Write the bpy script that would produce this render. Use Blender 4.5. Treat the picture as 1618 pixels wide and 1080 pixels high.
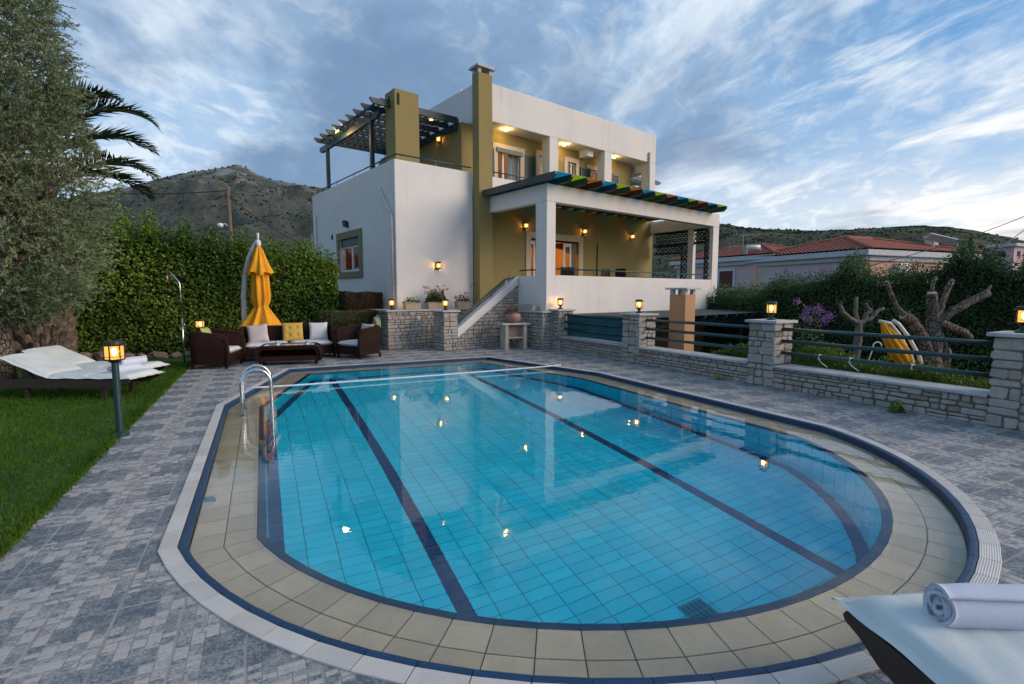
import bpy, bmesh, math, random
import numpy as np
from mathutils import Vector, Matrix
from math import radians, sin, cos, pi, sqrt, atan2

# ---------------------------------------------------------------- clear, camera, sky, sun, exposure
sc = bpy.context.scene
for o in list(bpy.data.objects): bpy.data.objects.remove(o, do_unlink=True)
COL = sc.collection

cam = bpy.data.cameras.new('camera'); camo = bpy.data.objects.new('camera', cam); COL.objects.link(camo)
cam.sensor_width = 36.0; cam.lens = 36.0*800/1618; cam.clip_start = 0.05; cam.clip_end = 20000
camo.location = (0, 0, 1.6); camo.rotation_euler = (radians(90-5.569), 0, 0)
sc.camera = camo
sc.view_settings.view_transform = 'Standard'; sc.view_settings.look = 'None'
sc.view_settings.gamma = 1; sc.view_settings.use_curve_mapping = False
sc.view_settings.exposure = EXPOSURE = 1.52
sc.render.engine = 'CYCLES'
sc.cycles.use_denoising = True
sc.cycles.max_bounces = 10; sc.cycles.transmission_bounces = 8; sc.cycles.transparent_max_bounces = 12
sc.cycles.diffuse_bounces = 4; sc.cycles.glossy_bounces = 4
sc.cycles.sample_clamp_indirect = 6.0
sc.cycles.use_light_tree = True

SUN_AZ, SUN_EL = radians(100), radians(24.0)       # azimuth clockwise from the view direction (+Y)
world = bpy.data.worlds.new('World'); sc.world = world; world.use_nodes = True
def build_world():
    nt = world.node_tree; nt.nodes.clear(); N = nt.nodes.new; L = nt.links.new
    out = N('ShaderNodeOutputWorld'); bg = N('ShaderNodeBackground'); bg.inputs['Strength'].default_value = 0.122
    sky = N('ShaderNodeTexSky'); sky.sky_type = 'NISHITA'; sky.sun_disc = False
    sky.sun_elevation = SUN_EL; sky.sun_rotation = SUN_AZ; sky.altitude = 100
    sky.air_density = 1.0; sky.dust_density = 1.2; sky.ozone_density = 3.0
    geo = N('ShaderNodeTexCoord')
    sep = N('ShaderNodeSeparateXYZ'); L(geo.outputs['Generated'], sep.inputs[0])
    def math_(op, a, b=None, c=None, clamp=False):
        m = N('ShaderNodeMath'); m.operation = op; m.use_clamp = clamp
        for i, v in enumerate((a, b, c)):
            if v is None: continue
            if isinstance(v, (int, float)): m.inputs[i].default_value = v
            else: L(v, m.inputs[i])
        return m.outputs[0]
    zc = math_('ADD', math_('MAXIMUM', sep.outputs['Z'], 0.0), 0.16)
    px = math_('DIVIDE', sep.outputs['X'], zc); py = math_('DIVIDE', sep.outputs['Y'], zc)
    def cloud(rot, sx, sy, off, scale, detail, rough, lo, hi, dist=0.6):
        cmb = N('ShaderNodeCombineXYZ'); L(px, cmb.inputs[0]); L(py, cmb.inputs[1]); cmb.inputs[2].default_value = off
        mp = N('ShaderNodeMapping'); mp.vector_type = 'TEXTURE'; L(cmb.outputs[0], mp.inputs[0])
        mp.inputs['Rotation'].default_value = (0, 0, rot); mp.inputs['Scale'].default_value = (1/sx, 1/sy, 1)
        n = N('ShaderNodeTexNoise'); n.inputs['Scale'].default_value = scale; n.inputs['Detail'].default_value = detail
        n.inputs['Roughness'].default_value = rough; n.inputs['Distortion'].default_value = dist
        L(mp.outputs[0], n.inputs['Vector'])
        mr = N('ShaderNodeMapRange'); mr.interpolation_type = 'SMOOTHSTEP'; L(n.outputs['Fac'], mr.inputs[0])
        mr.inputs[1].default_value = lo; mr.inputs[2].default_value = hi
        return mr.outputs[0]
    def mix(fac, a, b):
        m = N('ShaderNodeMix'); m.data_type = 'RGBA'
        if isinstance(fac, float): m.inputs[0].default_value = fac
        else: L(fac, m.inputs[0])
        for i, v in ((6, a), (7, b)):
            if isinstance(v, tuple): m.inputs[i].default_value = (*v, 1)
            else: L(v, m.inputs[i])
        return m.outputs[2]
    hsv = N('ShaderNodeHueSaturation'); hsv.inputs['Saturation'].default_value = SKY_SAT; hsv.inputs['Value'].default_value = SKY_VAL
    L(sky.outputs[0], hsv.inputs['Color'])
    base = mix(0.55, hsv.outputs[0], SKY_BLUE)
    # sun-side warmth carried by the clouds: dot with the sun direction
    sd = N('ShaderNodeVectorMath'); sd.operation = 'DOT_PRODUCT'; L(geo.outputs['Generated'], sd.inputs[0])
    sd.inputs[1].default_value = (sin(SUN_AZ)*cos(SUN_EL), cos(SUN_AZ)*cos(SUN_EL), sin(SUN_EL))
    glow = N('ShaderNodeMapRange'); glow.interpolation_type = 'SMOOTHSTEP'; L(sd.outputs['Value'], glow.inputs[0])
    glow.inputs[1].default_value = -0.05; glow.inputs[2].default_value = 0.75
    low = N('ShaderNodeMapRange'); low.interpolation_type = 'SMOOTHSTEP'; L(sep.outputs['Z'], low.inputs[0])
    low.inputs[1].default_value = 0.42; low.inputs[2].default_value = 0.02
    gl = math_('MULTIPLY', glow.outputs[0], low.outputs[0])
    c_white = mix(gl, CLOUD_WHITE, CLOUD_WARM)
    c_grey = mix(gl, CLOUD_GREY, CLOUD_GREYWARM)
    veil = cloud(2.0, 0.6, 1.0, 3.1, 0.8, 5, 0.55, 0.36, 0.62, 0.2)              # broad veil
    wisps = cloud(1.95, 0.62, 1.25, 4.9, 1.35, 10, 0.62, 0.485, 0.64, 0.5)          # cirrus streaks
    ripples = cloud(1.2, 1.0, 1.7, 1.3, 4.6, 9, 0.62, 0.46, 0.66, 0.5)            # rippled altocumulus
    grey = cloud(2.05, 0.62, 1.05, 21.7, 0.85, 7, 0.54, 0.47, 0.63, 0.3)           # dark stratus
    hz = mix(math_('MULTIPLY', low.outputs[0], 0.36), base, c_white)
    s1 = mix(math_('MULTIPLY', veil, 0.38), hz, c_white)
    s2 = mix(math_('MULTIPLY', ripples, math_('MULTIPLY_ADD', veil, 0.55, 0.10)), s1, c_white)
    s3 = mix(math_('MULTIPLY', wisps, 0.92), s2, c_white)
    s4 = mix(math_('MULTIPLY', grey, 0.90), s3, c_grey)
    L(s4, bg.inputs['Color']); L(bg.outputs[0], out.inputs['Surface'])
SKY_SAT, SKY_VAL = 1.1, 0.45
SKY_BLUE = (0.22, 0.98, 2.0)
CLOUD_WHITE = (2.3, 2.6, 2.9); CLOUD_WARM = (4.0, 3.6, 3.15)
CLOUD_GREY = (0.50, 0.84, 1.36); CLOUD_GREYWARM = (1.25, 1.35, 1.65)
build_world()
sun = bpy.data.lights.new('sun', 'SUN'); suno = bpy.data.objects.new('sun', sun); COL.objects.link(suno)
sun.energy = 0.92; sun.angle = radians(40); sun.color = (1.0, 0.80, 0.64)
_el = SUN_EL
suno.rotation_euler = Vector((-sin(SUN_AZ)*cos(_el), -cos(SUN_AZ)*cos(_el), -sin(_el))).to_track_quat('-Z', 'Y').to_euler()

# ---------------------------------------------------------------- frames (all share the camera's ground point as origin)
ANG = {'w': 0.0, 'p': radians(26.2), 'h': radians(38.7), 'q': radians(28.32)}
def fw(fr, x, y, z=0.0):
    a = ANG[fr]; return Vector((x*cos(a)-y*sin(a), x*sin(a)+y*cos(a), z))
def conv(fr0, x, y, fr1):
    a = ANG[fr0]-ANG[fr1]; return (x*cos(a)-y*sin(a), x*sin(a)+y*cos(a))
RNG = random.Random(7)
NP = np.random.default_rng(11)

# ---------------------------------------------------------------- materials
MATS = {}
def nodes(name):
    m = bpy.data.materials.new(name); m.use_nodes = True; nt = m.node_tree
    b = nt.nodes['Principled BSDF']; return m, nt, b, nt.nodes.new, nt.links.new
def setc(sock, c): sock.default_value = (*c, 1)
def mixc(nt, fac, a, b, mode='MIX'):
    m = nt.nodes.new('ShaderNodeMix'); m.data_type = 'RGBA'; m.blend_type = mode
    if isinstance(fac, (int, float)): m.inputs[0].default_value = fac
    else: nt.links.new(fac, m.inputs[0])
    for i, v in ((6, a), (7, b)):
        if isinstance(v, tuple): m.inputs[i].default_value = (*v, 1)
        else: nt.links.new(v, m.inputs[i])
    return m.outputs[2]
def noise(nt, scale, detail=4, rough=0.55, coord='Object', stretch=None, dist=0.0):
    n = nt.nodes.new('ShaderNodeTexNoise'); n.inputs['Scale'].default_value = scale
    n.inputs['Detail'].default_value = detail; n.inputs['Roughness'].default_value = rough; n.inputs['Distortion'].default_value = dist
    if coord == 'World':
        g = nt.nodes.new('ShaderNodeNewGeometry'); v = g.outputs['Position']
    else:
        g = nt.nodes.new('ShaderNodeTexCoord'); v = g.outputs[coord]
    if stretch:
        mp = nt.nodes.new('ShaderNodeMapping'); mp.inputs['Scale'].default_value = stretch; nt.links.new(v, mp.inputs[0]); v = mp.outputs[0]
    nt.links.new(v, n.inputs['Vector']); return n.outputs['Fac']
def ramp(nt, fac, lo, hi, a=0.0, b=1.0):
    m = nt.nodes.new('ShaderNodeMapRange'); nt.links.new(fac, m.inputs[0])
    m.inputs[1].default_value = lo; m.inputs[2].default_value = hi; m.inputs[3].default_value = a; m.inputs[4].default_value = b
    return m.outputs[0]
def bump(nt, b, height, strength=0.3, dist=0.01):
    n = nt.nodes.new('ShaderNodeBump'); n.inputs['Strength'].default_value = strength; n.inputs['Distance'].default_value = dist
    nt.links.new(height, n.inputs['Height']); nt.links.new(n.outputs[0], b.inputs['Normal'])
def mat(name, col, rough=0.7, col2=None, scale=6.0, lo=0.35, hi=0.65, bscale=60.0, bstr=0.15, bdist=0.004, metal=0.0,
        coord='World', rand=0.0, spec=0.5, detail=5, stretch=None):
    if name in MATS: return MATS[name]
    m, nt, b, N, L = nodes(name)
    col2 = col2 or tuple(c*0.82 for c in col)
    c = mixc(nt, ramp(nt, noise(nt, scale, detail, coord=coord, stretch=stretch), lo, hi), col, col2)
    if rand:
        oi = N('ShaderNodeObjectInfo'); hs = N('ShaderNodeHueSaturation'); L(c, hs.inputs['Color'])
        L(ramp(nt, oi.outputs['Random'], 0, 1, 1-rand, 1+rand), hs.inputs['Value']); c = hs.outputs[0]
    L(c, b.inputs['Base Color']); b.inputs['Roughness'].default_value = rough; b.inputs['Metallic'].default_value = metal
    b.inputs['Specular IOR Level'].default_value = spec
    if bstr: bump(nt, b, noise(nt, bscale, 3, coord=coord, stretch=stretch), bstr, bdist)
    MATS[name] = m; return m

def leafmat(name, c_dark, c_light, rough=0.45, trans=0.25, spec=0.22):
    """leaves: colour per leaf from the 'tint' attribute, some light through the blade"""
    m, nt, b, N, L = nodes(name)
    at = N('ShaderNodeAttribute'); at.attribute_name = 'tint'
    c = mixc(nt, at.outputs['Fac'], c_dark, c_light)
    L(c, b.inputs['Base Color']); b.inputs['Roughness'].default_value = rough; b.inputs['Specular IOR Level'].default_value = spec
    tr = N('ShaderNodeBsdfTranslucent'); L(c, tr.inputs['Color'])
    mx = N('ShaderNodeMixShader'); mx.inputs[0].default_value = trans
    out = nt.nodes['Material Output']; L(b.outputs[0], mx.inputs[1]); L(tr.outputs[0], mx.inputs[2]); L(mx.outputs[0], out.inputs['Surface'])
    MATS[name] = m; return m

def glow_mat(name, col, strength):
    m, nt, b, N, L = nodes(name)
    setc(b.inputs['Base Color'], col); setc(b.inputs['Emission Color'], col); b.inputs['Emission Strength'].default_value = strength
    MATS[name] = m; return m

# ---------------------------------------------------------------- mesh collecting helper
class MB:
    def __init__(s): s.v = []; s.f = []; s.m = []; s.cm = 0; s.sm = False
    def mi(s, i): s.cm = i; return s
    def add(s, vs, fs):
        o = len(s.v); s.v += [tuple(p) for p in vs]
        for f in fs: s.f.append([i+o for i in f]); s.m.append(s.cm)
        return s
    def box(s, x0, x1, y0, y1, z0, z1):
        if x0 > x1: x0, x1 = x1, x0
        if y0 > y1: y0, y1 = y1, y0
        if z0 > z1: z0, z1 = z1, z0
        return s.add([(x0,y0,z0),(x1,y0,z0),(x1,y1,z0),(x0,y1,z0),(x0,y0,z1),(x1,y0,z1),(x1,y1,z1),(x0,y1,z1)],
              [(0,3,2,1),(4,5,6,7),(0,1,5,4),(1,2,6,5),(2,3,7,6),(3,0,4,7)])
    def obox(s, c, size, rz=0.0, rx=0.0, ry=0.0):
        M = Matrix.Translation(c) @ Matrix.Rotation(rz,4,'Z') @ Matrix.Rotation(ry,4,'Y') @ Matrix.Rotation(rx,4,'X')
        hx, hy, hz = (d/2 for d in size); o = MB().box(-hx,hx,-hy,hy,-hz,hz)
        return s.add([M @ Vector(p) for p in o.v], o.f)
    def prism(s, poly, z0, z1, axis='z'):
        """closed prism over a 2-D polygon (counter-clockwise); axis tells which way it is extruded"""
        def P(x, y, z): return {'z': (x,y,z), 'y': (x,z,y), 'x': (z,x,y)}[axis]
        n = len(poly); vs = [P(x,y,z0) for x,y in poly]+[P(x,y,z1) for x,y in poly]
        fs = [list(range(n))[::-1], list(range(n,2*n))]+[(i,(i+1)%n,n+(i+1)%n,n+i) for i in range(n)]
        return s.add(vs, fs)
    def tube(s, pts, r, n=8, cap=True, closed=False):
        pts = [Vector(p) for p in pts]; rs = r if isinstance(r, (list,tuple)) else [r]*len(pts)
        vs = []; k = len(pts); up = None
        for i, p in enumerate(pts):
            if closed: t = (pts[(i+1)%k]-pts[i-1]).normalized()
            else: t = (pts[min(i+1,k-1)]-pts[max(i-1,0)]).normalized()
            if up is None: up = Vector((0,0,1)) if abs(t.z) < 0.9 else Vector((1,0,0))
            a = (up - t*up.dot(t)).normalized(); b = t.cross(a); up = a
            for j in range(n):
                g = 2*pi*j/n; vs.append(p+(a*cos(g)+b*sin(g))*rs[i])
        fs = []
        for i in range(k if closed else k-1):
            i2 = (i+1) % k
            for j in range(n): fs.append((i*n+j, i*n+(j+1)%n, i2*n+(j+1)%n, i2*n+j))
        if cap and not closed: fs += [list(range(n))[::-1], [(k-1)*n+j for j in range(n)]]
        return s.add(vs, fs)
    def lathe(s, prof, n=20, c=(0,0,0), cap=True):
        vs = []; fs = []
        for r, z in prof:
            for j in range(n): vs.append((c[0]+r*cos(2*pi*j/n), c[1]+r*sin(2*pi*j/n), c[2]+z))
        for i in range(len(prof)-1):
            for j in range(n): fs.append((i*n+j, i*n+(j+1)%n, (i+1)*n+(j+1)%n, (i+1)*n+j))
        if cap: fs += [list(range(n))[::-1], [(len(prof)-1)*n+j for j in range(n)]]
        return s.add(vs, fs)
    def grid(s, pts):
        """pts[i][j] -> quads"""
        n = len(pts); m = len(pts[0]); o = [p for row in pts for p in row]
        return s.add(o, [(i*m+j, i*m+j+1, (i+1)*m+j+1, (i+1)*m+j) for i in range(n-1) for j in range(m-1)])
    def build(s, name, mats, parent=None, off=(0,0,0), smooth=False, bevel=0.0, attr=None, subsurf=0, seg=2):
        me = bpy.data.meshes.new(name)
        me.from_pydata([(x-off[0], y-off[1], z-off[2]) for x,y,z in s.v], [], s.f)
        if not isinstance(mats, (list,tuple)): mats = [mats]
        for mt in mats: me.materials.append(mt)
        if len(mats) > 1: me.polygons.foreach_set('material_index', s.m)
        if smooth: me.polygons.foreach_set('use_smooth', [True]*len(s.f))
        if attr is not None:
            at = me.attributes.new('tint', 'FLOAT', 'FACE'); at.data.foreach_set('value', attr)
        me.validate(); me.update()
        o = bpy.data.objects.new(name, me); COL.objects.link(o)
        if parent is not None: o.parent = parent
        if bevel:
            bv = o.modifiers.new('bevel','BEVEL'); bv.width = bevel; bv.segments = seg; bv.limit_method = 'ANGLE'; bv.angle_limit = radians(40)
        if subsurf:
            ss = o.modifiers.new('subd','SUBSURF'); ss.levels = subsurf; ss.render_levels = subsurf
        return o
def tag(o, label=None, cat=None, group=None, kind=None):
    if label: o['label'] = label
    if cat: o['category'] = cat
    if group: o['group'] = group
    if kind: o['kind'] = kind
    return o
def thing(name, label, cat, fr, x, y, z=0.0, rz=0.0, group=None, kind=None):
    """an Empty at the base of a thing, turned with the frame it belongs to"""
    o = bpy.data.objects.new(name, None); COL.objects.link(o); o.empty_display_size = 0.2
    o.location = fw(fr, x, y, z); o.rotation_euler = (0, 0, ANG[fr]+rz)
    return tag(o, label, cat, group, kind)
def place(o, fr, x, y, z=0.0, rz=0.0):
    o.location = fw(fr, x, y, z); o.rotation_euler = (0, 0, ANG[fr]+rz); return o
def copy_tree(o, parent=None):
    c = o.copy(); COL.objects.link(c)
    if parent is not None: c.parent = parent
    for ch in [k for k in bpy.data.objects if k.parent == o]: copy_tree(ch, c)
    return c
def shared(name, me, parent, loc=(0,0,0), rot=(0,0,0), scale=(1,1,1)):
    o = bpy.data.objects.new(name, me); COL.objects.link(o); o.parent = parent; o.location = loc; o.rotation_euler = rot; o.scale = scale
    return o

# leaves and blades: numpy, one joined mesh
def leaf_mesh(name, mt, parent, C, D, Nn, Ln, Wd, tint, bend=0.15, kind='stuff', off=None):
    """C centres, D leaf directions, Nn blade normals, Ln/Wd sizes, tint 0..1: 4-vert kite-shaped leaves"""
    C = np.asarray(C, float); n = len(C)
    D = D/np.linalg.norm(D, axis=1, keepdims=True)
    S = np.cross(D, Nn); S /= np.linalg.norm(S, axis=1, keepdims=True)+1e-9
    U = np.cross(S, D)
    Ln = np.broadcast_to(np.asarray(Ln, float), (n,))[:,None]; Wd = np.broadcast_to(np.asarray(Wd, float), (n,))[:,None]
    p0 = C - D*Ln*0.5; p1 = C - D*Ln*0.02 + S*Wd*0.5 + U*Ln*bend*0.3; p2 = C + D*Ln*0.5 - U*Ln*bend; p3 = C - D*Ln*0.02 - S*Wd*0.5 + U*Ln*bend*0.3
    V = np.stack([p0,p1,p2,p3], 1).reshape(-1,3)
    if off is not None: V = V-np.asarray(off)
    me = bpy.data.meshes.new(name)
    me.vertices.add(4*n); me.vertices.foreach_set('co', V.ravel())
    me.loops.add(6*n); me.polygons.add(2*n)
    b = (np.arange(n)*4)[:,None]
    idx = np.concatenate([b+np.array([0,1,2]), b+np.array([0,2,3])], 1).reshape(-1)
    me.loops.foreach_set('vertex_index', idx.astype(np.int32))
    me.polygons.foreach_set('loop_start', (np.arange(2*n)*3).astype(np.int32))
    me.polygons.foreach_set('loop_total', np.full(2*n,3,np.int32))
    at = me.attributes.new('tint','FLOAT','FACE'); at.data.foreach_set('value', np.repeat(np.clip(tint,0,1),2).astype(np.float32))
    me.materials.append(mt); me.update(calc_edges=True); me.validate()
    o = bpy.data.objects.new(name, me); COL.objects.link(o)
    if parent is not None: o.parent = parent
    if kind: o['kind'] = kind
    return o
def rvec(n):
    v = NP.normal(size=(n,3)); return v/np.linalg.norm(v, axis=1, keepdims=True)
# ================================================================ GROUND, LAWN, DECK, POOL
# ---- materials of the setting
def m_terrain():
    m, nt, b, N, L = nodes('terrain_grass')
    c = mixc(nt, ramp(nt, noise(nt, 0.05, 6, coord='World'), 0.35, 0.65), (0.045,0.065,0.03), (0.09,0.085,0.05))
    L(c, b.inputs['Base Color']); b.inputs['Roughness'].default_value = 0.95; return m
def m_lawn():
    m, nt, b, N, L = nodes('lawn_soil')
    c = mixc(nt, ramp(nt, noise(nt, 1.4, 5, coord='World'), 0.35, 0.65), (0.025,0.085,0.008), (0.045,0.115,0.014))
    c = mixc(nt, ramp(nt, noise(nt, 60, 3, coord='World'), 0.45, 0.75, 0, 0.5), c, (0.03,0.045,0.015))
    L(c, b.inputs['Base Color']); b.inputs['Roughness'].default_value = 0.95
    bump(nt, b, noise(nt, 90, 3, coord='World'), 0.6, 0.02); return m
def m_paver():
    m, nt, b, N, L = nodes('stamped_ceramic_tile')
    at = N('ShaderNodeAttribute'); at.attribute_name = 'tint'
    n1 = noise(nt, 16, 6, 0.62, coord='World', dist=0.4); n2 = noise(nt, 75, 4, 0.6, coord='World'); n3 = noise(nt, 0.8, 4, coord='World')
    def add(a, bb, k):
        x = N('ShaderNodeMath'); x.operation = 'MULTIPLY_ADD'; L(bb, x.inputs[0]); x.inputs[1].default_value = k; L(a, x.inputs[2]); return x.outputs[0]
    f = add(at.outputs['Fac'], ramp(nt, n1, 0.35, 0.68, -0.5, 0.5), 0.55)
    f = add(f, ramp(nt, n2, 0.3, 0.7, -0.5, 0.5), 0.75)
    oi = N('ShaderNodeObjectInfo'); f = add(f, ramp(nt, oi.outputs['Random'], 0, 1, -0.5, 0.5), 0.22)
    f2 = ramp(nt, f, 0.05, 0.95)
    c = mixc(nt, f2, (0.42,0.405,0.385), (0.092,0.118,0.142))
    c = mixc(nt, ramp(nt, n3, 0.45, 0.75, 0, 0.35), c, (0.16,0.165,0.17))          # worn, dusty areas
    L(c, b.inputs['Base Color']); b.inputs['Roughness'].default_value = 0.55
    L(ramp(nt, n2, 0.2, 0.8, 0.42, 0.72), b.inputs['Roughness'])
    bump(nt, b, n2, 0.35, 0.003); return m
TERR = m_terrain(); LAWN = m_lawn(); PAVER = m_paver()
GROUT = mat('paving_grout', (0.36,0.345,0.33), 0.9, (0.25,0.235,0.22), scale=3, bscale=200, bstr=0.3)
SOIL = mat('garden_soil', (0.07,0.05,0.035), 0.95, (0.045,0.035,0.025), scale=5, bscale=30, bstr=0.8, bdist=0.03)

# far ground sheet out to the horizon
g = MB().add([(-9000,-9000,-2.4),(9000,-9000,-2.4),(9000,9000,-2.4),(-9000,9000,-2.4)], [(0,1,2,3)])
tag(g.build('ground', TERR), 'flat scrubby ground running out to the hills', 'ground', kind='structure')

# ---- pool outline (p frame): the outer edge of the dark blue rim, counter-clockwise seen from above
UC, RW, ARC_R, ARC_V = 2.715, 3.26, 3.385, 4.575
V_LOW = ARC_V - sqrt(ARC_R**2-RW**2); V_CH, V_FAR, W_FAR = 8.20, 11.47, 2.27
def outline_joints(step=0.25):
    """joint points with the inward direction scaled so that an offset d keeps its true width at corners"""
    a0 = atan2(V_LOW-ARC_V, -RW); a1 = atan2(V_LOW-ARC_V, RW)
    if a0 > 0: a0 -= 2*pi
    runs = []
    na = max(2, round(ARC_R*abs(a1-a0)/step))
    arc = [(UC+ARC_R*cos(a0+(a1-a0)*i/na), ARC_V+ARC_R*sin(a0+(a1-a0)*i/na)) for i in range(na+1)]
    cor = [arc[-1], (UC+RW,V_CH), (UC+W_FAR,V_FAR), (UC-W_FAR,V_FAR), (UC-RW,V_CH), arc[0]]
    pts = list(arc)
    for p, q in zip(cor[:-1], cor[1:]):
        d = sqrt((q[0]-p[0])**2+(q[1]-p[1])**2); n = max(1, round(d/step))
        pts += [(p[0]+(q[0]-p[0])*i/n, p[1]+(q[1]-p[1])*i/n) for i in range(1, n+1)]
    pts = pts[:-1]
    P = np.array(pts); nxt = np.roll(P,-1,0)-P; nxt /= np.linalg.norm(nxt,axis=1,keepdims=True)
    prv = np.roll(nxt,1,0)
    nn = np.stack([-nxt[:,1],nxt[:,0]],1); npv = np.stack([-prv[:,1],prv[:,0]],1)
    b = nn+npv; b /= np.linalg.norm(b,axis=1,keepdims=True); b /= (b*nn).sum(1,keepdims=True)
    return P, b
OUT_P, OUT_N = outline_joints()
NJ = len(OUT_P)
def off_poly(d): return OUT_P+OUT_N*d
def inside(pts, poly):
    x, y = pts[:,0], pts[:,1]; r = np.zeros(len(pts), bool); n = len(poly)
    for i in range(n):
        x0,y0 = poly[i]; x1,y1 = poly[(i+1)%n]
        c = ((y0>y) != (y1>y)) & (x < (x1-x0)*(y-y0)/((y1-y0)+1e-12)+x0); r ^= c
    return r

# ---- deck slab with the pool cut out of it
DU0, DU1, DV0, DV1 = -1.52, 8.2, -1.2, 15.6
def holed_sheet(name, outer, hole, z, mt, label, cat):
    bm = bmesh.new(); es = []
    for loop in (outer, hole):
        vs = [bm.verts.new((x,y,z)) for x,y in loop]
        es += [bm.edges.new((vs[i], vs[(i+1)%len(vs)])) for i in range(len(vs))]
    bmesh.ops.triangle_fill(bm, use_beauty=True, use_dissolve=False, edges=es)
    for f in bm.faces:
        f.normal_update()
        if f.normal.z < 0: f.normal_flip()
    me = bpy.data.meshes.new(name); bm.to_mesh(me); bm.free(); me.materials.append(mt)
    o = bpy.data.objects.new(name, me); COL.objects.link(o); place(o, 'p', 0, 0)
    return tag(o, label, cat, kind='structure')
deck = holed_sheet('deck', [(DU0,DV0),(DU1,DV0),(DU1,DV1),(DU0,DV1)], [tuple(p) for p in off_poly(-0.03)], -0.0004, GROUT,
                   'paved pool deck of grey and blue stamped tiles', 'deck')

# ---- deck tiles: 29.5 cm stamped tiles, each a slab of small bricks with one dark corner block
TP = 0.295; TU0, TV0 = -0.72, 3.06
def tile_layout(rng):
    """bricks (x0,y0,x1,y1,tint) in units of tile cells (5 x 10)"""
    W, H = 5, 10; occ = [[False]*H for _ in range(W)]; out = [(0,0,3,5,0.78)]
    for x in range(3):
        for y in range(5): occ[x][y] = True
    for y in range(H):
        for x in range(W):
            if occ[x][y]: continue
            opts = [(1,1)]*9+[(1,2)]*3+[(2,1)]*2
            rng.shuffle(opts)
            for w, h in opts:
                if x+w <= W and y+h <= H and all(not occ[i][j] for i in range(x,x+w) for j in range(y,y+h)): break
            else: w = h = 1
            for i in range(x,x+w):
                for j in range(y,y+h): occ[i][j] = True
            out.append((x,y,x+w,y+h, rng.choice([0.0,0.05,0.1,0.15,0.45,0.6,0.75,0.55])))
    return out
_rt = random.Random(5); LAYOUTS = [tile_layout(_rt) for _ in range(4)]
def brick(mb, tints, x0, y0, x1, y1, t, g=0.0019, h=0.0018, e=0.0014):
    x0 += g; x1 -= g; y0 += g; y1 -= g
    mb.add([(x0,y0,-0.001),(x1,y0,-0.001),(x1,y1,-0.001),(x0,y1,-0.001),(x0+e,y0+e,h),(x1-e,y0+e,h),(x1-e,y1-e,h),(x0+e,y1-e,h)],
           [(4,5,6,7),(0,1,5,4),(1,2,6,5),(2,3,7,6),(3,0,4,7)]); tints += [t]*5
def tile_bricks(layout, fx, fy):
    s = TP-0.010; m = 0.005; r = []
    for x0,y0,x1,y1,t in layout:
        ax0, ax1, ay0, ay1 = m+s*x0/5, m+s*x1/5, m+s*y0/10, m+s*y1/10
        if fx: ax0, ax1 = TP-ax1, TP-ax0
        if fy: ay0, ay1 = TP-ay1, TP-ay0
        r.append((ax0,ay0,ax1,ay1,t))
    return r
TILE_ME = {}
for li in range(4):
    for fx in (0,1):
        for fy in (0,1):
            mb = MB(); ti = []
            for bk in tile_bricks(LAYOUTS[li], fx, fy): brick(mb, ti, *bk)
            o = mb.build('paving_tile', PAVER, attr=ti); TILE_ME[li,fx,fy] = o.data; bpy.data.objects.remove(o)
HOLE = off_poly(-0.045)
full, part = [], []
for i in range(math.floor((DU0-TU0)/TP)-1, math.ceil((DU1-TU0)/TP)):
    for j in range(math.floor((DV0-TV0)/TP)-1, math.ceil((DV1-TV0)/TP)):
        u, v = TU0+i*TP, TV0+j*TP
        if u < DU0-0.2 or u+TP > DU1+0.05 or v < DV0 or v+TP > DV1: continue
        gx, gy = np.meshgrid(np.linspace(0,TP,6), np.linspace(0,TP,6)); P = np.stack([gx.ravel()+u, gy.ravel()+v],1)
        ins = inside(P, HOLE)
        if ins.all(): continue
        (part if ins.any() or u < DU0 else full).append((u,v,_rt.randrange(4),i%2,j%2))
def in_view(fr, x, y, z, margin=60):
    p = fw(fr,x,y,z); th = radians(5.569); f = p.y*cos(th)-(p.z-1.6)*sin(th)
    if f < 0.3: return None
    px = 809+800*p.x/f; py = 540-800*(p.y*sin(th)+(p.z-1.6)*cos(th))/f
    return (px,py,f) if -margin < px < 1618+margin and -margin < py < 1080+margin else None
vis = [(in_view('p',t[0]+TP/2,t[1]+TP/2,0),t) for t in full]
seen = sorted([(a[2],t) for a,t in vis if a], key=lambda q: q[0]); hid = [t for a,t in vis if not a and t[1] > -0.8]
for f, (u,v,li,fx,fy) in seen[:300]: shared('paving_tile', TILE_ME[li,fx,fy], deck, (u,v,0))
mb = MB(); ti = []
for u,v,li,fx,fy in [t for f,t in seen[300:]]+hid:
    for x0,y0,x1,y1,t in tile_bricks(LAYOUTS[li],fx,fy): brick(mb, ti, u+x0,v+y0,u+x1,v+y1,t)
for u,v,li,fx,fy in part:                                   # cut tiles along the pool and the lawn
    for x0,y0,x1,y1,t in tile_bricks(LAYOUTS[li],fx,fy):
        nx, ny = max(1,round((x1-x0)/0.03)), max(1,round((y1-y0)/0.03))
        cx = (np.arange(nx)+.5)/nx*(x1-x0)+x0+u; cy = (np.arange(ny)+.5)/ny*(y1-y0)+y0+v
        X, Y = np.meshgrid(cx,cy); ins = inside(np.stack([X.ravel(),Y.ravel()],1), HOLE).reshape(ny,nx)
        if not ins.any() and u >= DU0: brick(mb, ti, u+x0,v+y0,u+x1,v+y1,t); continue
        for b in range(ny):
            for a in range(nx):
                if ins[b,a] or cx[a] < DU0: continue
                w, h = (x1-x0)/nx, (y1-y0)/ny
                brick(mb, ti, cx[a]-w/2, cy[b]-h/2, cx[a]+w/2, cy[b]+h/2, t, g=0.0003, e=0.0006)
tag(mb.build('paving_tiles', PAVER, deck, attr=ti), kind='stuff')

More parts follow.
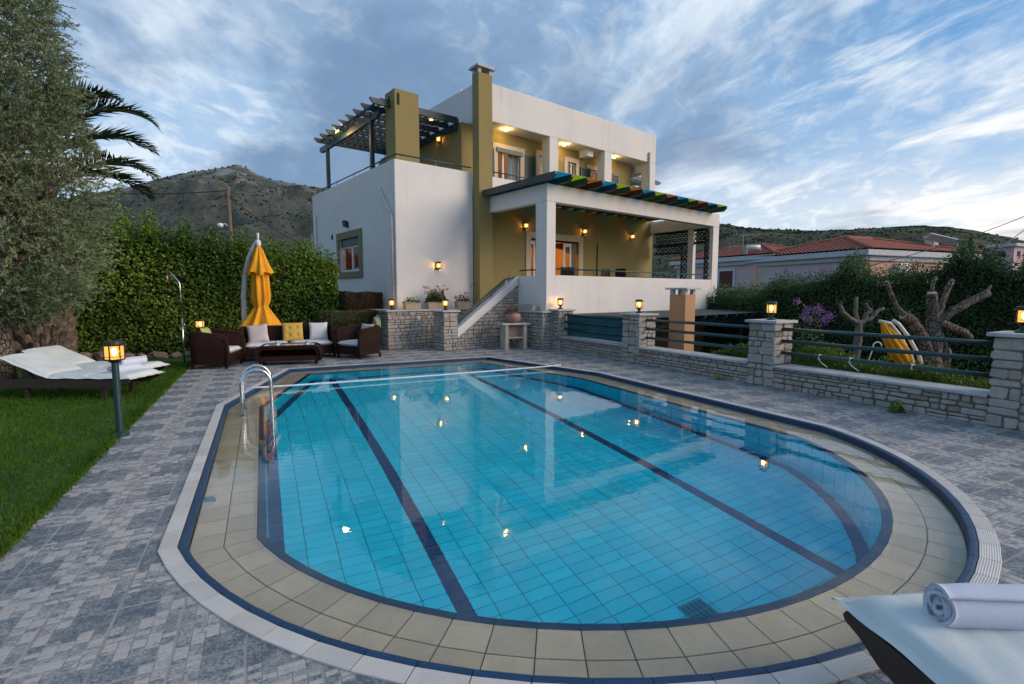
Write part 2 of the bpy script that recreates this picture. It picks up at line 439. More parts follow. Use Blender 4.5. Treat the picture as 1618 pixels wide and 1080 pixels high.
# ---- lawn
lw = MB().add([(-16,-3,-0.012),(DU0,-3,-0.012),(DU0,15.6,-0.012),(-16,15.6,-0.012)], [(0,1,2,3)])
lawn = place(lw.build('lawn', LAWN), 'p', 0, 0); tag(lawn, 'short green lawn left of the paving', 'lawn', kind='structure')
GRASS = leafmat('grass_blade', (0.028,0.095,0.007), (0.115,0.235,0.022), 0.7, 0.3, spec=0.08)
n = 130000
v = 3.2+10.6*NP.random(n)**1.35; u = DU0+0.05-NP.random(n)**0.8*(1.2+0.62*v)
k = NP.random(n) < 0.06; u[k] = DU0+NP.normal(0,0.03,k.sum())            # ragged edge over the paving
far = np.clip((v-3)/9,0,1); hgt = (0.030+0.025*NP.random(n))*(1+0.5*far)
D = np.stack([NP.normal(0,0.45,n), NP.normal(0,0.45,n), np.ones(n)],1)
patch = 0.5+0.32*np.sin(u*2.1+1.3*np.sin(v*1.7))*np.sin(v*1.3+u)+0.18*np.sin(u*7)*np.sin(v*6)
C = np.stack([u,v,hgt*0.42-0.01],1)
DRY = leafmat('dry_grass_blade',(0.10,0.085,0.025),(0.20,0.17,0.06),0.8,0.2,spec=0.05); nd = 4500
vd = 3.2+9.5*NP.random(nd)**1.2; ud = DU0+0.04-NP.random(nd)**2.2*(0.6+0.45*vd)
dg_ = leaf_mesh('dry_grass', DRY, None, np.stack([ud,vd,np.full(nd,.012)],1), rvec(nd)*np.array([1,1,.35])+np.array([0,0,.25]), rvec(nd), .045, .006, NP.random(nd))
place(dg_,'p',0,0); tag(dg_,'scattered dry blades along the edge of the lawn','grass',kind='stuff')
gr = leaf_mesh('grass', GRASS, None, C, D, rvec(n), hgt, 0.006+0.005*far, np.clip(0.15+0.75*(patch-0.35)+0.25*np.sin(u*0.9+2)*np.sin(v*0.7),0,1)*0.8+NP.random(n)*0.45, 0.1)
place(gr,'p',0,0); tag(gr,'short mown grass blades covering the lawn','grass',kind='stuff')

# ---- pool
pool = thing('swimming_pool', 'blue tiled swimming pool with rounded near end and beige ledge', 'pool', 'p', UC, 6.0, 0)
PO = (UC, 6.0, 0)
def ribbed(name, col, col2, rough=0.5, ribs=75, var=0.1):
    m, nt, b, N, L = nodes(name)
    c = mixc(nt, ramp(nt, noise(nt, 5, 5, coord='World'), 0.3, 0.7), col, col2)
    c = mixc(nt, ramp(nt, noise(nt, 38, 4, coord='World'), 0.55, 0.8, 0, 0.35), c, tuple(x*0.7 for x in col2))
    oi = N('ShaderNodeObjectInfo'); hs = N('ShaderNodeHueSaturation'); L(c, hs.inputs['Color']); L(ramp(nt, oi.outputs['Random'], 0,1,1-var,1+var), hs.inputs['Value'])
    L(hs.outputs[0], b.inputs['Base Color']); b.inputs['Roughness'].default_value = rough
    uv = N('ShaderNodeUVMap'); uv.uv_map = 'uv'; sep = N('ShaderNodeSeparateXYZ'); L(uv.outputs[0], sep.inputs[0])
    s = N('ShaderNodeMath'); s.operation = 'MULTIPLY'; L(sep.outputs['Y'], s.inputs[0]); s.inputs[1].default_value = ribs*2*pi
    sn = N('ShaderNodeMath'); sn.operation = 'SINE'; L(s.outputs[0], sn.inputs[0]); bump(nt, b, sn.outputs[0], 0.55, 0.002)
    return m
COPING = ribbed('coping_ceramic', (0.62,0.58,0.53), (0.54,0.505,0.465), 0.5, 85)
BLUE = ribbed('dark_blue_ceramic', (0.006,0.040,0.105), (0.008,0.05,0.12), 0.45, 85)
LEDGE = ribbed('beige_ceramic', (0.72,0.61,0.43), (0.61,0.52,0.37), 0.5, 110)
PGROUT = mat('pool_grout', (0.13,0.12,0.105), 0.9, (0.09,0.085,0.075), scale=4, bstr=0)
BGROUT = mat('pool_floor_grout', (0.004,0.16,0.26), 0.9, bstr=0)
def uvquad_tile(name, p0, p1, q1, q0, z0, z1, thick, mt, parent, gap=0.004, lip=0.0, edge=0.004):
    """tile between joint i (p0 outer, q0 inner) and joint i+1 (p1, q1); z0 outer height, z1 inner height; uv.y runs across"""
    p0,p1,q0,q1 = (Vector((*p,0)) for p in (p0,p1,q0,q1))
    du = (p1-p0).normalized()*gap*0.5; dv = (q0-p0).normalized()*gap*0.5; dv1 = (q1-p1).normalized()*gap*0.5
    a, b_, c_, d = p0+du+dv, p1-du+dv1, q1-du-dv1, q0+du-dv
    ctr = (a+b_+c_+d)/4; wid = (d-a).length
    rows = [(0.0,-thick),(0.0,-edge*0.6),(edge/wid,0.0)]
    if lip: rows += [(0.84,0.0),(0.93,lip*0.5),(1-edge/wid,lip)]
    else: rows += [(1-edge/wid,0.0)]
    rows += [(1.0,(lip or 0)-edge*0.6),(1.0,-thick)]
    vs = []; uvs = []
    for t, dz in rows:
        for L_, R_ in ((a.lerp(d,t), b_.lerp(c_,t)),):
            zz = z0+(z1-z0)*t+dz
            vs += [(L_.x-ctr.x, L_.y-ctr.y, zz), (R_.x-ctr.x, R_.y-ctr.y, zz)]; uvs += [(0,t*wid),((b_-a).length,t*wid)]
    n = len(rows); fs = [(2*i,2*i+1,2*i+3,2*i+2) for i in range(n-1)]+[[2*i for i in range(n)],[2*i+1 for i in range(n)][::-1]]
    me = bpy.data.meshes.new(name); me.from_pydata(vs,[],fs); me.materials.append(mt)
    ul = me.uv_layers.new(name='uv')
    for pl in me.polygons:
        for li in pl.loop_indices: ul.data[li].uv = uvs[me.loops[li].vertex_index]
    me.update()
    o = bpy.data.objects.new(name, me); COL.objects.link(o); o.parent = parent; o.location = (ctr.x-PO[0], ctr.y-PO[1], 0)
    return o
Z_LEDGE, Z_IN, Z_WATER = -0.100, -0.088, -0.048
R = {k: off_poly(k) for k in (-0.105, 0.0, 0.047, 0.248, 0.445, 0.505)}
for i in range(NJ):
    j = (i+1) % NJ
    uvquad_tile('coping_tile', R[-0.105][i],R[-0.105][j],R[0.0][j],R[0.0][i], 0.011,0.011, 0.02, COPING, pool, 0.006)
    uvquad_tile('rim_tile', R[0.0][i],R[0.0][j],R[0.047][j],R[0.047][i], 0.012,0.008, 0.09, BLUE, pool, 0.004, edge=0.010)
    uvquad_tile('ledge_tile', R[0.047][i],R[0.047][j],R[0.248][j],R[0.248][i], Z_LEDGE,Z_LEDGE, 0.012, LEDGE, pool, 0.007)
    uvquad_tile('ledge_tile', R[0.248][i],R[0.248][j],R[0.445][j],R[0.445][i], Z_LEDGE,Z_LEDGE+0.004, 0.012, LEDGE, pool, 0.007, lip=0.010)
    uvquad_tile('inner_edge_tile', R[0.445][i],R[0.445][j],R[0.505][j],R[0.505][i], Z_IN,Z_IN-0.006, 0.06, BLUE, pool, 0.004, edge=0.008)
# shell under the tiles: grout bed, wall, sloping floor
def floor_z(v): return -0.83-(11.0-v)/9.6*0.55
IN_W = off_poly(0.500)
mb = MB()
for (d0,z0),(d1,z1) in (((-0.10,0.001),(0.043,0.001)),((0.043,0.001),(0.043,-0.107)),((0.043,-0.107),(0.445,-0.106)),((0.445,-0.106),(0.498,-0.106))):
    A, B_ = off_poly(d0), off_poly(d1)
    for i in range(NJ):
        j = (i+1)%NJ; mb.add([(*A[i],z0),(*A[j],z0),(*B_[j],z1),(*B_[i],z1)], [(0,1,2,3)])
mb.build('grout_bed', PGROUT, pool, PO)
mb = MB()
for i in range(NJ):
    j = (i+1)%NJ; p, q = IN_W[i], IN_W[j]
    mb.add([(*p,-0.10),(*q,-0.10),(*q,floor_z(q[1])-0.01),(*p,floor_z(p[1])-0.01)], [(0,1,2,3)])
fv = [(*p,floor_z(p[1])-0.006) for p in IN_W]; mb.add(fv, [list(range(NJ))])
mb.build('pool_shell', BGROUT, pool, PO)
def m_pooltile(name, col, col2):
    m, nt, b, N, L = nodes(name)
    c = mixc(nt, ramp(nt, noise(nt, 2.2, 4, coord='World'), 0.3, 0.7), col, col2)
    at = N('ShaderNodeAttribute'); at.attribute_name = 'tint'
    hs = N('ShaderNodeHueSaturation'); L(c, hs.inputs['Color']); L(ramp(nt, at.outputs['Fac'],0,1,0.93,1.07), hs.inputs['Value'])
    L(hs.outputs[0], b.inputs['Base Color']); b.inputs['Roughness'].default_value = 0.35; return m
PTILE = m_pooltile('pool_tile_blue', (0.003,0.69,0.88), (0.003,0.64,0.84))
PLANE = m_pooltile('pool_tile_navy', (0.003,0.05,0.17), (0.003,0.045,0.15))
FU, FV = 0.24, 0.12; LANES = ((1.165,1.285),(3.965,4.085))
_cand = [(0.005+0.24*i, 1.2+FV*j) for i in range(-4,28) for j in range(110)]
_c4 = np.array([(u0+a,v0+b_) for u0,v0 in _cand for a,b_ in ((.004,.004),(FU-.004,.004),(FU-.004,FV-.004),(.004,FV-.004))])
_in = inside(_c4, IN_W).reshape(-1,4)
cells = [(u0,v0,bool(q.all())) for (u0,v0),q in zip(_cand,_in) if q.any()]
def cell_tiles(u0, v0):
    """a floor cell, split where a dark lane line crosses it"""
    cuts = sorted({u0,u0+FU}|{x for l in LANES for x in l if u0+0.01 < x < u0+FU-0.01})
    return [(a,b,any(l[0]-0.01 <= (a+b)/2 <= l[1]+0.01 for l in LANES)) for a,b in zip(cuts[:-1],cuts[1:])]
def ftile(mb, a, b, v0, g=0.0030):
    z0, z1 = floor_z(v0), floor_z(v0+FV)
    mb.add([(a+g,v0+g,z0),(b-g,v0+g,z0),(b-g,v0+FV-g,z1),(a+g,v0+FV-g,z1),(a+g,v0+g,z0-.008),(b-g,v0+g,z0-.008),(b-g,v0+FV-g,z1-.008),(a+g,v0+FV-g,z1-.008)],
           [(0,1,2,3),(0,4,5,1),(1,5,6,2),(2,6,7,3),(3,7,4,0)])
single = sorted([c for c in cells if c[2]], key=lambda c: (fw('p',c[0],c[1]).length)); near = set((c[0],c[1]) for c in single[:280])
mbA, mbB, tA, tB = MB(), MB(), [], []
for u0,v0,ok in cells:
    for a,b,navy in cell_tiles(u0,v0):
        t = NP.random()
        if (u0,v0) in near:
            mb = MB(); ftile(mb,a,b,v0); cx, cy = (a+b)/2, v0+FV/2
            o = mb.build('floor_tile', PLANE if navy else PTILE, pool, (cx,cy,0), attr=[t]*5); o.location = (cx-PO[0],cy-PO[1],0)
        elif ok:
            (ftile(mbB,a,b,v0), tB.extend([t]*5)) if navy else (ftile(mbA,a,b,v0), tA.extend([t]*5))
        else:                                                  # cut tiles against the wall
            n = 6
            for q in range(n):
                for r in range(3):
                    x0,x1 = a+(b-a)*q/n, a+(b-a)*(q+1)/n; y0,y1 = v0+FV*r/3, v0+FV*(r+1)/3
                    if inside(np.array([((x0+x1)/2,(y0+y1)/2)]), IN_W)[0]:
                        m_, t_ = (mbB,tB) if navy else (mbA,tA)
                        e0,e1 = (0.003 if q==0 else 0),(0.003 if q==n-1 else 0); f0,f1 = (0.003 if r==0 else 0),(0.003 if r==2 else 0)
                        m_.add([(x0+e0,y0+f0,floor_z(y0)),(x1-e1,y0+f0,floor_z(y0)),(x1-e1,y1-f1,floor_z(y1)),(x0+e0,y1-f1,floor_z(y1))],[(0,1,2,3)]); t_.append(t)
tag(mbA.build('floor_tiles', PTILE, pool, PO, attr=tA), kind='stuff'); tag(mbB.build('lane_tiles', PLANE, pool, PO, attr=tB), kind='stuff')
BO, BI = off_poly(0.512), off_poly(0.63)                         # dark border where floor meets wall
for i in range(NJ):
    j = (i+1)%NJ; q4 = [BO[i],BO[j],BI[j],BI[i]]; cx_ = sum(p[0] for p in q4)/4; cy_ = sum(p[1] for p in q4)/4
    me = MB().add([((p[0]-cx_)*.985+cx_,(p[1]-cy_)*.985+cy_,floor_z(p[1])+.004) for p in q4],[(0,1,2,3)])
    o = me.build('border_tile', PLANE, pool, (cx_,cy_,0), attr=[float(NP.random())]); o.location = (cx_-PO[0],cy_-PO[1],0)
mb = MB(); ti = []                                             # wall tiles
for i in range(NJ):
    j = (i+1)%NJ; p, q = Vector((*IN_W[i],0)), Vector((*IN_W[j],0)); d = (q-p); nrm = Vector((-d.y,d.x,0)).normalized()*0.006
    g = d.normalized()*0.003; zt = -0.155; zb = min(floor_z(p.y),floor_z(q.y))
    k = 0
    while zt > zb+0.01:
        z2 = max(zt-0.24, zb)
        vs = [p+g+nrm+Vector((0,0,zt)), q-g+nrm+Vector((0,0,zt)), q-g+nrm+Vector((0,0,z2+.006)), p+g+nrm+Vector((0,0,z2+.006))]
        mb.add(vs, [(3,2,1,0)]); ti.append(NP.random()); zt = z2
tag(mb.build('wall_tiles', PTILE, pool, PO, attr=ti), kind='stuff')
# skimmer drain in the ledge, floor drain grate, ladder
STEEL = mat('stainless_steel', (0.70,0.72,0.74), 0.22, (0.5,0.52,0.54), scale=30, bstr=0, metal=1.0)
GRATE = mat('pale_blue_plastic', (0.35,0.52,0.62), 0.5)
DARKHOLE = mat('dark_slot', (0.015,0.017,0.02), 0.9, bstr=0)
x, y = -0.45, 4.63
mb = MB().box(x-.05,x+.05,y-.085,y+.085,Z_LEDGE-.01,Z_LEDGE+.006)
dg = mb.build('ledge_drain', GRATE, pool, PO, bevel=0.003)
mb = MB()
for k in range(6): mb.obox((x-.033+k*.013,y,Z_LEDGE+.0075),(.006,.12,.004),rz=0.25)
mb.build('slot', DARKHOLE, dg, (0,0,0) if False else PO)
x, y = 2.74, 2.50; z = floor_z(y)
fg = MB().box(x-.11,x+.11,y-.11,y+.11,z-.004,z+.012).build('floor_drain', mat('green_grate',(0.03,0.30,0.34),0.5), pool, PO, bevel=0.004)
mb = MB()
for k in range(5):
    for r in (0,1): mb.box(x-.095+k*.040,x-.068+k*.040,y-.09+r*.095,y-.008+r*.095,z+.012,z+.015)
mb.build('slot', BGROUT, fg, PO)
# water
wp = off_poly(0.0450)
wm, nt, b, N, L = nodes('pool_water')
nt.nodes.remove(b); gl = N('ShaderNodeBsdfGlass'); gl.inputs['IOR'].default_value = 1.333; gl.inputs['Roughness'].default_value = 0.0
setc(gl.inputs['Color'], (0.985,0.997,1.0))
n1 = noise(nt, 2.2, 3, coord='World'); n2 = noise(nt, 9, 2, coord='World')
ad = N('ShaderNodeMath'); ad.operation='MULTIPLY_ADD'; L(n2, ad.inputs[0]); ad.inputs[1].default_value = 0.18; L(n1, ad.inputs[2])
bp = N('ShaderNodeBump'); bp.inputs['Strength'].default_value = 0.04; bp.inputs['Distance'].default_value = 0.05; L(ad.outputs[0], bp.inputs['Height'])
L(bp.outputs[0], gl.inputs['Normal']); L(gl.outputs[0], nt.nodes['Material Output'].inputs['Surface'])
wo = MB().add([(*p,Z_WATER) for p in wp], [list(range(NJ))]).build('water', wm)
place(wo,'p',0,0); tag(wo,'still clear water filling the swimming pool','water',kind='structure')

# ladder: two steel hoops and treads
lad = thing('pool_ladder', 'stainless steel pool ladder with two arched handrails', 'ladder', 'p', -0.30, 7.62, Z_LEDGE)
LO = (-0.30,7.62,Z_LEDGE)
for k, yv in enumerate((7.62, 8.08)):
    pts = [(-0.30,yv,Z_LEDGE),(-0.30,yv,0.2),(-0.30,yv,0.37)]+[(-0.30+0.18-0.18*cos(a),yv,0.37+0.19*sin(a)) for a in np.linspace(0.2,pi-0.2,12)]+[(0.06,yv,0.37),(0.06,yv,0.1),(0.06,yv,-0.55)]
    pts += [(0.05,yv,-0.62),(0.0,yv,-0.66)]
    r = MB().tube(pts, 0.0215, 14).build('handrail', STEEL, lad, LO, smooth=True)
    MB().lathe([(0.045,0.0),(0.045,0.008),(0.03,0.014),(0.022,0.03)],16,(-0.30,yv,Z_LEDGE+0.002)).build('flange', STEEL, r, LO, smooth=False)
for zz in (-0.25,-0.5):
    MB().box(0.02,0.12,7.62,8.08,zz-.012,zz+.012).build('tread', STEEL, lad, LO, bevel=0.004)
# floating lane rope stretched over the far end
ROPE = mat('white_rope', (0.72,0.76,0.80), 0.6, (0.6,0.65,0.70), scale=20)
rp = [( -0.30+ (5.82+0.30)*t, 9.40, 0.024-0.045*sin(pi*t)**0.5*0.6) for t in np.linspace(0,1,25)]
rope = MB().tube(rp, 0.016, 8).build('pool_rope', ROPE, None, (-0.3,9.4,0), smooth=True); place(rope,'p',-0.3,9.4)
tag(rope,'thin white rope stretched across the far end of the pool','rope')
# ================================================================ STONE WALLS
def m_stone():
    m, nt, b, N, L = nodes('limestone_block')
    oi = N('ShaderNodeObjectInfo'); cr = N('ShaderNodeValToRGB'); L(oi.outputs['Random'], cr.inputs[0]); e = cr.color_ramp.elements
    e[0].position = 0.0; e[0].color = (0.36,0.345,0.32,1); e[1].position = 1.0; e[1].color = (0.30,0.225,0.165,1)
    for p, c in ((0.25,(0.46,0.43,0.38,1)),(0.5,(0.40,0.385,0.36,1)),(0.72,(0.44,0.385,0.31,1)),(0.9,(0.36,0.31,0.26,1))): q = e.new(p); q.color = c
    n1 = noise(nt, 9, 6, 0.6, coord='World'); n2 = noise(nt, 45, 5, 0.65, coord='World')
    c = mixc(nt, ramp(nt, n1, 0.42, 0.7, 0, 0.55), cr.outputs[0], (0.25,0.235,0.215))
    c = mixc(nt, ramp(nt, n2, 0.52, 0.75, 0, 0.5), c, (0.17,0.16,0.145))
    c = mixc(nt, ramp(nt, noise(nt,3.2,3,coord='World'), 0.58, 0.75, 0, 0.35), c, (0.42,0.30,0.2))
    L(c, b.inputs['Base Color']); b.inputs['Roughness'].default_value = 0.9
    ad = N('ShaderNodeMath'); ad.operation='MULTIPLY_ADD'; L(n2, ad.inputs[0]); ad.inputs[1].default_value = 0.5; L(n1, ad.inputs[2])
    bump(nt, b, ad.outputs[0], 0.8, 0.02); return m
STONE = m_stone()
MORTAR = mat('lime_mortar', (0.17,0.155,0.14), 0.95, (0.11,0.10,0.09), scale=6, bscale=70, bstr=0.5)
SLAB = mat('grey_stone_slab', (0.46,0.47,0.48), 0.7, (0.36,0.37,0.385), scale=5, bscale=60, bstr=0.25)

def split_rect(x0, y0, x1, y1, rng, wmax, hmax, hmin=0.05, wmin=0.07, out=None):
    out = [] if out is None else out
    w, h = x1-x0, y1-y0
    if h > hmax*rng.uniform(0.75,1.15) and h > 2*hmin:
        t = y0+h*rng.uniform(0.38,0.62) if h < 2.2*hmax else y0+h*rng.choice([1/3,2/3,0.5])*rng.uniform(0.92,1.08)
        if w > 2.6*wmax or rng.random() < 0.78 or w < wmax:
            split_rect(x0,y0,x1,t,rng,wmax,hmax,hmin,wmin,out); split_rect(x0,t,x1,y1,rng,wmax,hmax,hmin,wmin,out); return out
    if w > wmax*rng.uniform(0.55,1.15) and w > 2*wmin:
        t = x0+w*rng.uniform(0.35,0.65)
        split_rect(x0,y0,t,y1,rng,wmax,hmax,hmin,wmin,out); split_rect(t,y0,x1,y1,rng,wmax,hmax,hmin,wmin,out); return out
    if h > hmax*1.3 and h > 2*hmin:
        t = y0+h*rng.uniform(0.4,0.6)
        split_rect(x0,y0,x1,t,rng,wmax,hmax,hmin,wmin,out); split_rect(x0,t,x1,y1,rng,wmax,hmax,hmin,wmin,out); return out
    out.append([(x0,y0),(x1,y0),(x1,y1),(x0,y1)]); return out
def clip(poly, a, b, c):
    """keep a*x+b*y <= c"""
    r = []
    for i in range(len(poly)):
        p, q = poly[i], poly[(i+1)%len(poly)]; dp, dq = a*p[0]+b*p[1]-c, a*q[0]+b*q[1]-c
        if dp <= 0: r.append(p)
        if dp*dq < 0: t = dp/(dp-dq); r.append((p[0]+(q[0]-p[0])*t, p[1]+(q[1]-p[1])*t))
    return r
def stone_piece(poly, P, parent, off, rng, gap=0.007, proud=0.02):
    """one block: P(s,z,d) maps wall coordinates (d out of the wall) to the frame"""
    cx = sum(p[0] for p in poly)/len(poly); cy = sum(p[1] for p in poly)/len(poly)
    wid = max(p[0] for p in poly)-min(p[0] for p in poly); hei = max(p[1] for p in poly)-min(p[1] for p in poly)
    if wid < 0.02 or hei < 0.015: return
    j = min(0.020, 0.15*min(wid,hei)); ring = []
    n = len(poly)
    for i in range(n):
        p, q, r = poly[i-1], poly[i], poly[(i+1)%n]
        for (o, t) in ((p, 0.13), (r, 0.13)):
            d = sqrt((o[0]-q[0])**2+(o[1]-q[1])**2)+1e-6; k = min(0.3, rng.uniform(0.010,0.028)/d)
            ring.append((q[0]+(o[0]-q[0])*k+rng.uniform(-j,j)*0.75, q[1]+(o[1]-q[1])*k+rng.uniform(-j,j)*0.75))
    def inset(k): # shrink towards the centre by k metres
        return [(x-(x-cx)*min(0.9,2*k/max(wid,1e-3)), y-(y-cy)*min(0.9,2*k/max(hei,1e-3))) for x,y in ring]
    d1 = proud*rng.uniform(0.35,1.0); tilt = rng.uniform(-0.05,0.05); tilt2 = rng.uniform(-0.05,0.05)
    r0 = inset(gap); r1 = inset(gap+0.002); r2 = inset(gap+0.011)
    c3 = P(cx,cy,0); vs = []
    for rr, d in ((r0,-0.03),(r1,d1*0.45),(r2,d1)):
        for x,y in rr:
            dd = d+(tilt*(x-cx)+tilt2*(y-cy) if d > 0 else 0); p = P(x,y,dd); vs.append((p[0]-c3[0],p[1]-c3[1],p[2]-c3[2]))
    m = len(ring); fs = [(i,(i+1)%m,m+(i+1)%m,m+i) for i in range(m)]+[(m+i,m+(i+1)%m,2*m+(i+1)%m,2*m+i) for i in range(m)]+[[2*m+i for i in range(m)]]
    me = bpy.data.meshes.new('stone'); me.from_pydata(vs,[],fs); me.materials.append(STONE)
    o = bpy.data.objects.new('stone', me); COL.objects.link(o); o.parent = parent; o.location = (c3[0]-off[0],c3[1]-off[1],c3[2]-off[2])
def stone_face(s0, s1, z0, z1, P, parent, off, seed, wmax=0.30, hmax=0.115, clips=(), gap=0.007, proud=0.02):
    rng = random.Random(seed)
    for poly in split_rect(s0,z0,s1,z1,rng,wmax,hmax):
        for c in clips: poly = clip(poly,*c) if len(poly) > 2 else poly
        if len(poly) > 2: stone_piece(poly,P,parent,off,rng,gap,proud)

# ---- low wall with piers, rails and lamps on the right (q frame: x outwards, y away)
WX, WY12 = conv('p', 7.42, 12.4, 'q')
def qv(v, u=7.6): return conv('p', 7.42+(12.4-v)*0.037, v, 'q')[1]
ZCAP, ZPIER = 0.345, 1.085
PIER = [(qv(12.12),qv(12.80)), (qv(8.89),qv(9.48)), (qv(5.63),qv(6.14)), (qv(2.20),qv(2.86))]
PW = 0.50                                                  # pier thickness
DGREEN = mat('dark_green_enamel', (0.012,0.062,0.066), 0.32, (0.010,0.05,0.055), scale=14, bscale=150, bstr=0.1)
pier_labels = ['stone pier against the villa corner where the garden wall begins', 'stone pier between the teal screen and the orange chimney',
               'stone pier in the middle of the garden wall near the purple flowers', 'nearest stone pier at the right edge of the picture']
for k, (y0,y1) in enumerate(PIER):
    off = (WX+PW/2,(y0+y1)/2,0)
    t = thing('stone_pier', pier_labels[k], 'pier', 'q', *off[:2], 0, group='stone piers of the garden wall')
    MB().box(WX+0.02,WX+PW-0.02,y0+0.02,y1-0.02,-0.6,ZPIER-0.002).build('core', MORTAR, t, off)
    big = dict(wmax=0.36,hmax=0.20) if k >= 2 else dict(wmax=0.32,hmax=0.18)
    stone_face(y0,y1,0.0,ZPIER,lambda s,z,d: (WX+0.018-d,s,z),t,off,40+k,**big)
    stone_face(WX,WX+PW,0.0,ZPIER,lambda s,z,d,y0=y0: (s,y0+0.018-d,z),t,off,50+k,**big)
    stone_face(y0,y1,0.25,ZPIER,lambda s,z,d: (WX+PW-0.018+d,s,z),t,off,60+k,**big)
    MB().box(WX-0.045,WX+PW+0.045,y0-0.045,y1+0.045,ZPIER,ZPIER+0.045).build('cap', SLAB, t, off, bevel=0.006)
    if k == 0: PIER0 = t
seg_labels = ['low stone wall with a grey cap under the teal screen', 'low stone wall with a grey cap in front of the orange chimney', 'low stone wall with a grey cap beside the rounded pool end',
              'low stone wall running on past the nearest pier']
rail_labels = ['three teal green rails with a dark mesh screen behind them','three dark green rails in front of the orange chimney','three dark green rails with white rope ties in front of the pruned tree']
segs = [(PIER[1][1],PIER[0][0]),(PIER[2][1],PIER[1][0]),(PIER[3][1],PIER[2][0]),(qv(-1.0),PIER[3][0])]
for k, (y0,y1) in enumerate(segs):
    off = (WX+0.15,(y0+y1)/2,0)
    t = thing('garden_wall', seg_labels[k], 'wall', 'q', *off[:2], 0, group='low stone garden walls')
    x0 = WX+0.03
    MB().box(x0+0.02,x0+0.36,y0+0.001,y1-0.001,-0.6,ZCAP-0.002).build('core', MORTAR, t, off)
    stone_face(y0-0.02,y1+0.02,-0.01,ZCAP,lambda s,z,d: (x0+0.018-d,s,z),t,off,70+k,wmax=0.34 if k else 0.27,hmax=0.125, proud=0.026)
    MB().box(x0-0.05,x0+0.42,y0+0.002,y1-0.002,ZCAP,ZCAP+0.035).build('cap', SLAB, t, off, bevel=0.005)
    if k < 3:
        r = thing('railing', rail_labels[k], 'railing', 'q', WX+0.22, y0, 0.5, group='rails between the stone piers')
        for z in (0.585,0.785,0.985):
            MB().tube([(WX+0.22,y0-0.01,z),(WX+0.22,y1+0.01,z)], 0.030, 12).build('rail', DGREEN, r, (WX+0.22,y0,0.5), smooth=True)
        if k == 0:
            NET = mat('teal_mesh_screen', (0.010,0.115,0.14), 0.8, (0.008,0.085,0.11), scale=3, bscale=300, bstr=0.5)
            MB().grid([[(WX+0.262+0.012*sin(y*7),y,z) for y in np.linspace(y0+0.01,y1-0.01,30)] for z in (0.40,0.6,0.8,1.02)]).build('mesh_screen', NET, r, (WX+0.22,y0,0.5))
        if k == 2:
            for yy in (qv(4.98),qv(4.52),qv(3.72)):
                tie = MB().tube([(WX+0.22+0.036*cos(a),yy+0.004*a,0.585+0.036*sin(a)) for a in np.linspace(0,2.6*pi,26)],0.006,6)
                if yy > qv(3.9): tie.tube([(WX+0.19,yy+0.03,0.56),(WX+0.17,yy-0.04,0.50),(WX+0.18,yy-0.13,0.44)],0.006,6)
                tie.build('rope_tie', ROPE, r, (WX+0.22,y0,0.5), smooth=True)

# ---- raised terrace in front of the villa, stair wall and stair (h frame)
tw = thing('terrace_wall', 'stone retaining wall carrying the flower boxes below the villa', 'wall', 'h', 7.4, 13.3, 0); TO = (7.4,13.3,0)
MB().box(6.12,9.40,13.12,13.74,-0.6,1.068).build('core', MORTAR, tw, TO)
stone_face(6.08,9.0,0.0,1.07,lambda s,z,d:(s,13.118-d,z),tw,TO,81,wmax=0.32,hmax=0.16)
stone_face(13.10,14.4,0.0,1.07,lambda s,z,d:(6.118-d,s,z),tw,TO,82,wmax=0.32,hmax=0.16)
MB().box(6.12,6.68,13.745,15.2,-0.6,1.068).build('core', MORTAR, tw, TO)
MB().box(6.03,9.38,13.06,13.75,1.07,1.115).build('cap', SLAB, tw, TO, bevel=0.006)
MB().box(6.03,6.695,13.752,15.2,1.07,1.114).build('cap', SLAB, tw, TO, bevel=0.006)
def plaster(name, col, stain, amount=0.5):
    """rendered wall: cloudy trowel tone, faint rain streaks, hairline grain"""
    m, nt, b, N, L = nodes(name)
    c = mixc(nt, ramp(nt, noise(nt, 0.8, 6, 0.6, coord='World'), 0.32, 0.72), col, tuple(x*0.90 for x in col))
    st_ = noise(nt, 1.0, 6, 0.65, coord='World', stretch=(5.0,5.0,0.22)); sp_ = noise(nt, 0.6, 3, coord='World')
    mu = N('ShaderNodeMath'); mu.operation = 'MULTIPLY'; L(ramp(nt, st_, 0.52, 0.74, 0, amount), mu.inputs[0]); L(ramp(nt, sp_, 0.40, 0.65), mu.inputs[1])
    c = mixc(nt, mu.outputs[0], c, stain)
    c = mixc(nt, ramp(nt, noise(nt, 14, 5, 0.7, coord='World'), 0.62, 0.78, 0, 0.22), c, stain)
    L(c, b.inputs['Base Color']); b.inputs['Roughness'].default_value = 0.92; b.inputs['Specular IOR Level'].default_value = 0.25
    h = N('ShaderNodeMath'); h.operation = 'MULTIPLY_ADD'; L(noise(nt, 3.0, 4, coord='World'), h.inputs[0]); h.inputs[1].default_value = 2.5; L(noise(nt, 120, 3, coord='World'), h.inputs[2])
    bump(nt, b, h.outputs[0], 0.35, 0.004); MATS[name] = m; return m
WHITE = plaster('white_plaster', (0.72,0.695,0.67), (0.47,0.45,0.43))
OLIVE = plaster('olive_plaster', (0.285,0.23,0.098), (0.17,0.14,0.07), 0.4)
MB().box(7.0,7.09,13.085,13.105,0.83,0.93).build('switch_box', mat('white_plastic',(0.75,0.75,0.75),0.4), tw, TO, bevel=0.004)
sp = thing('stone_pier', 'stone pier with a lit lantern at the foot of the villa stairs', 'pier', 'h', 7.39, 12.18, 0, group='stone piers of the garden wall'); SO = (7.39,12.18,0)
MB().box(7.19,7.60,11.94,12.46,-0.6,1.068).build('core', MORTAR, sp, SO)
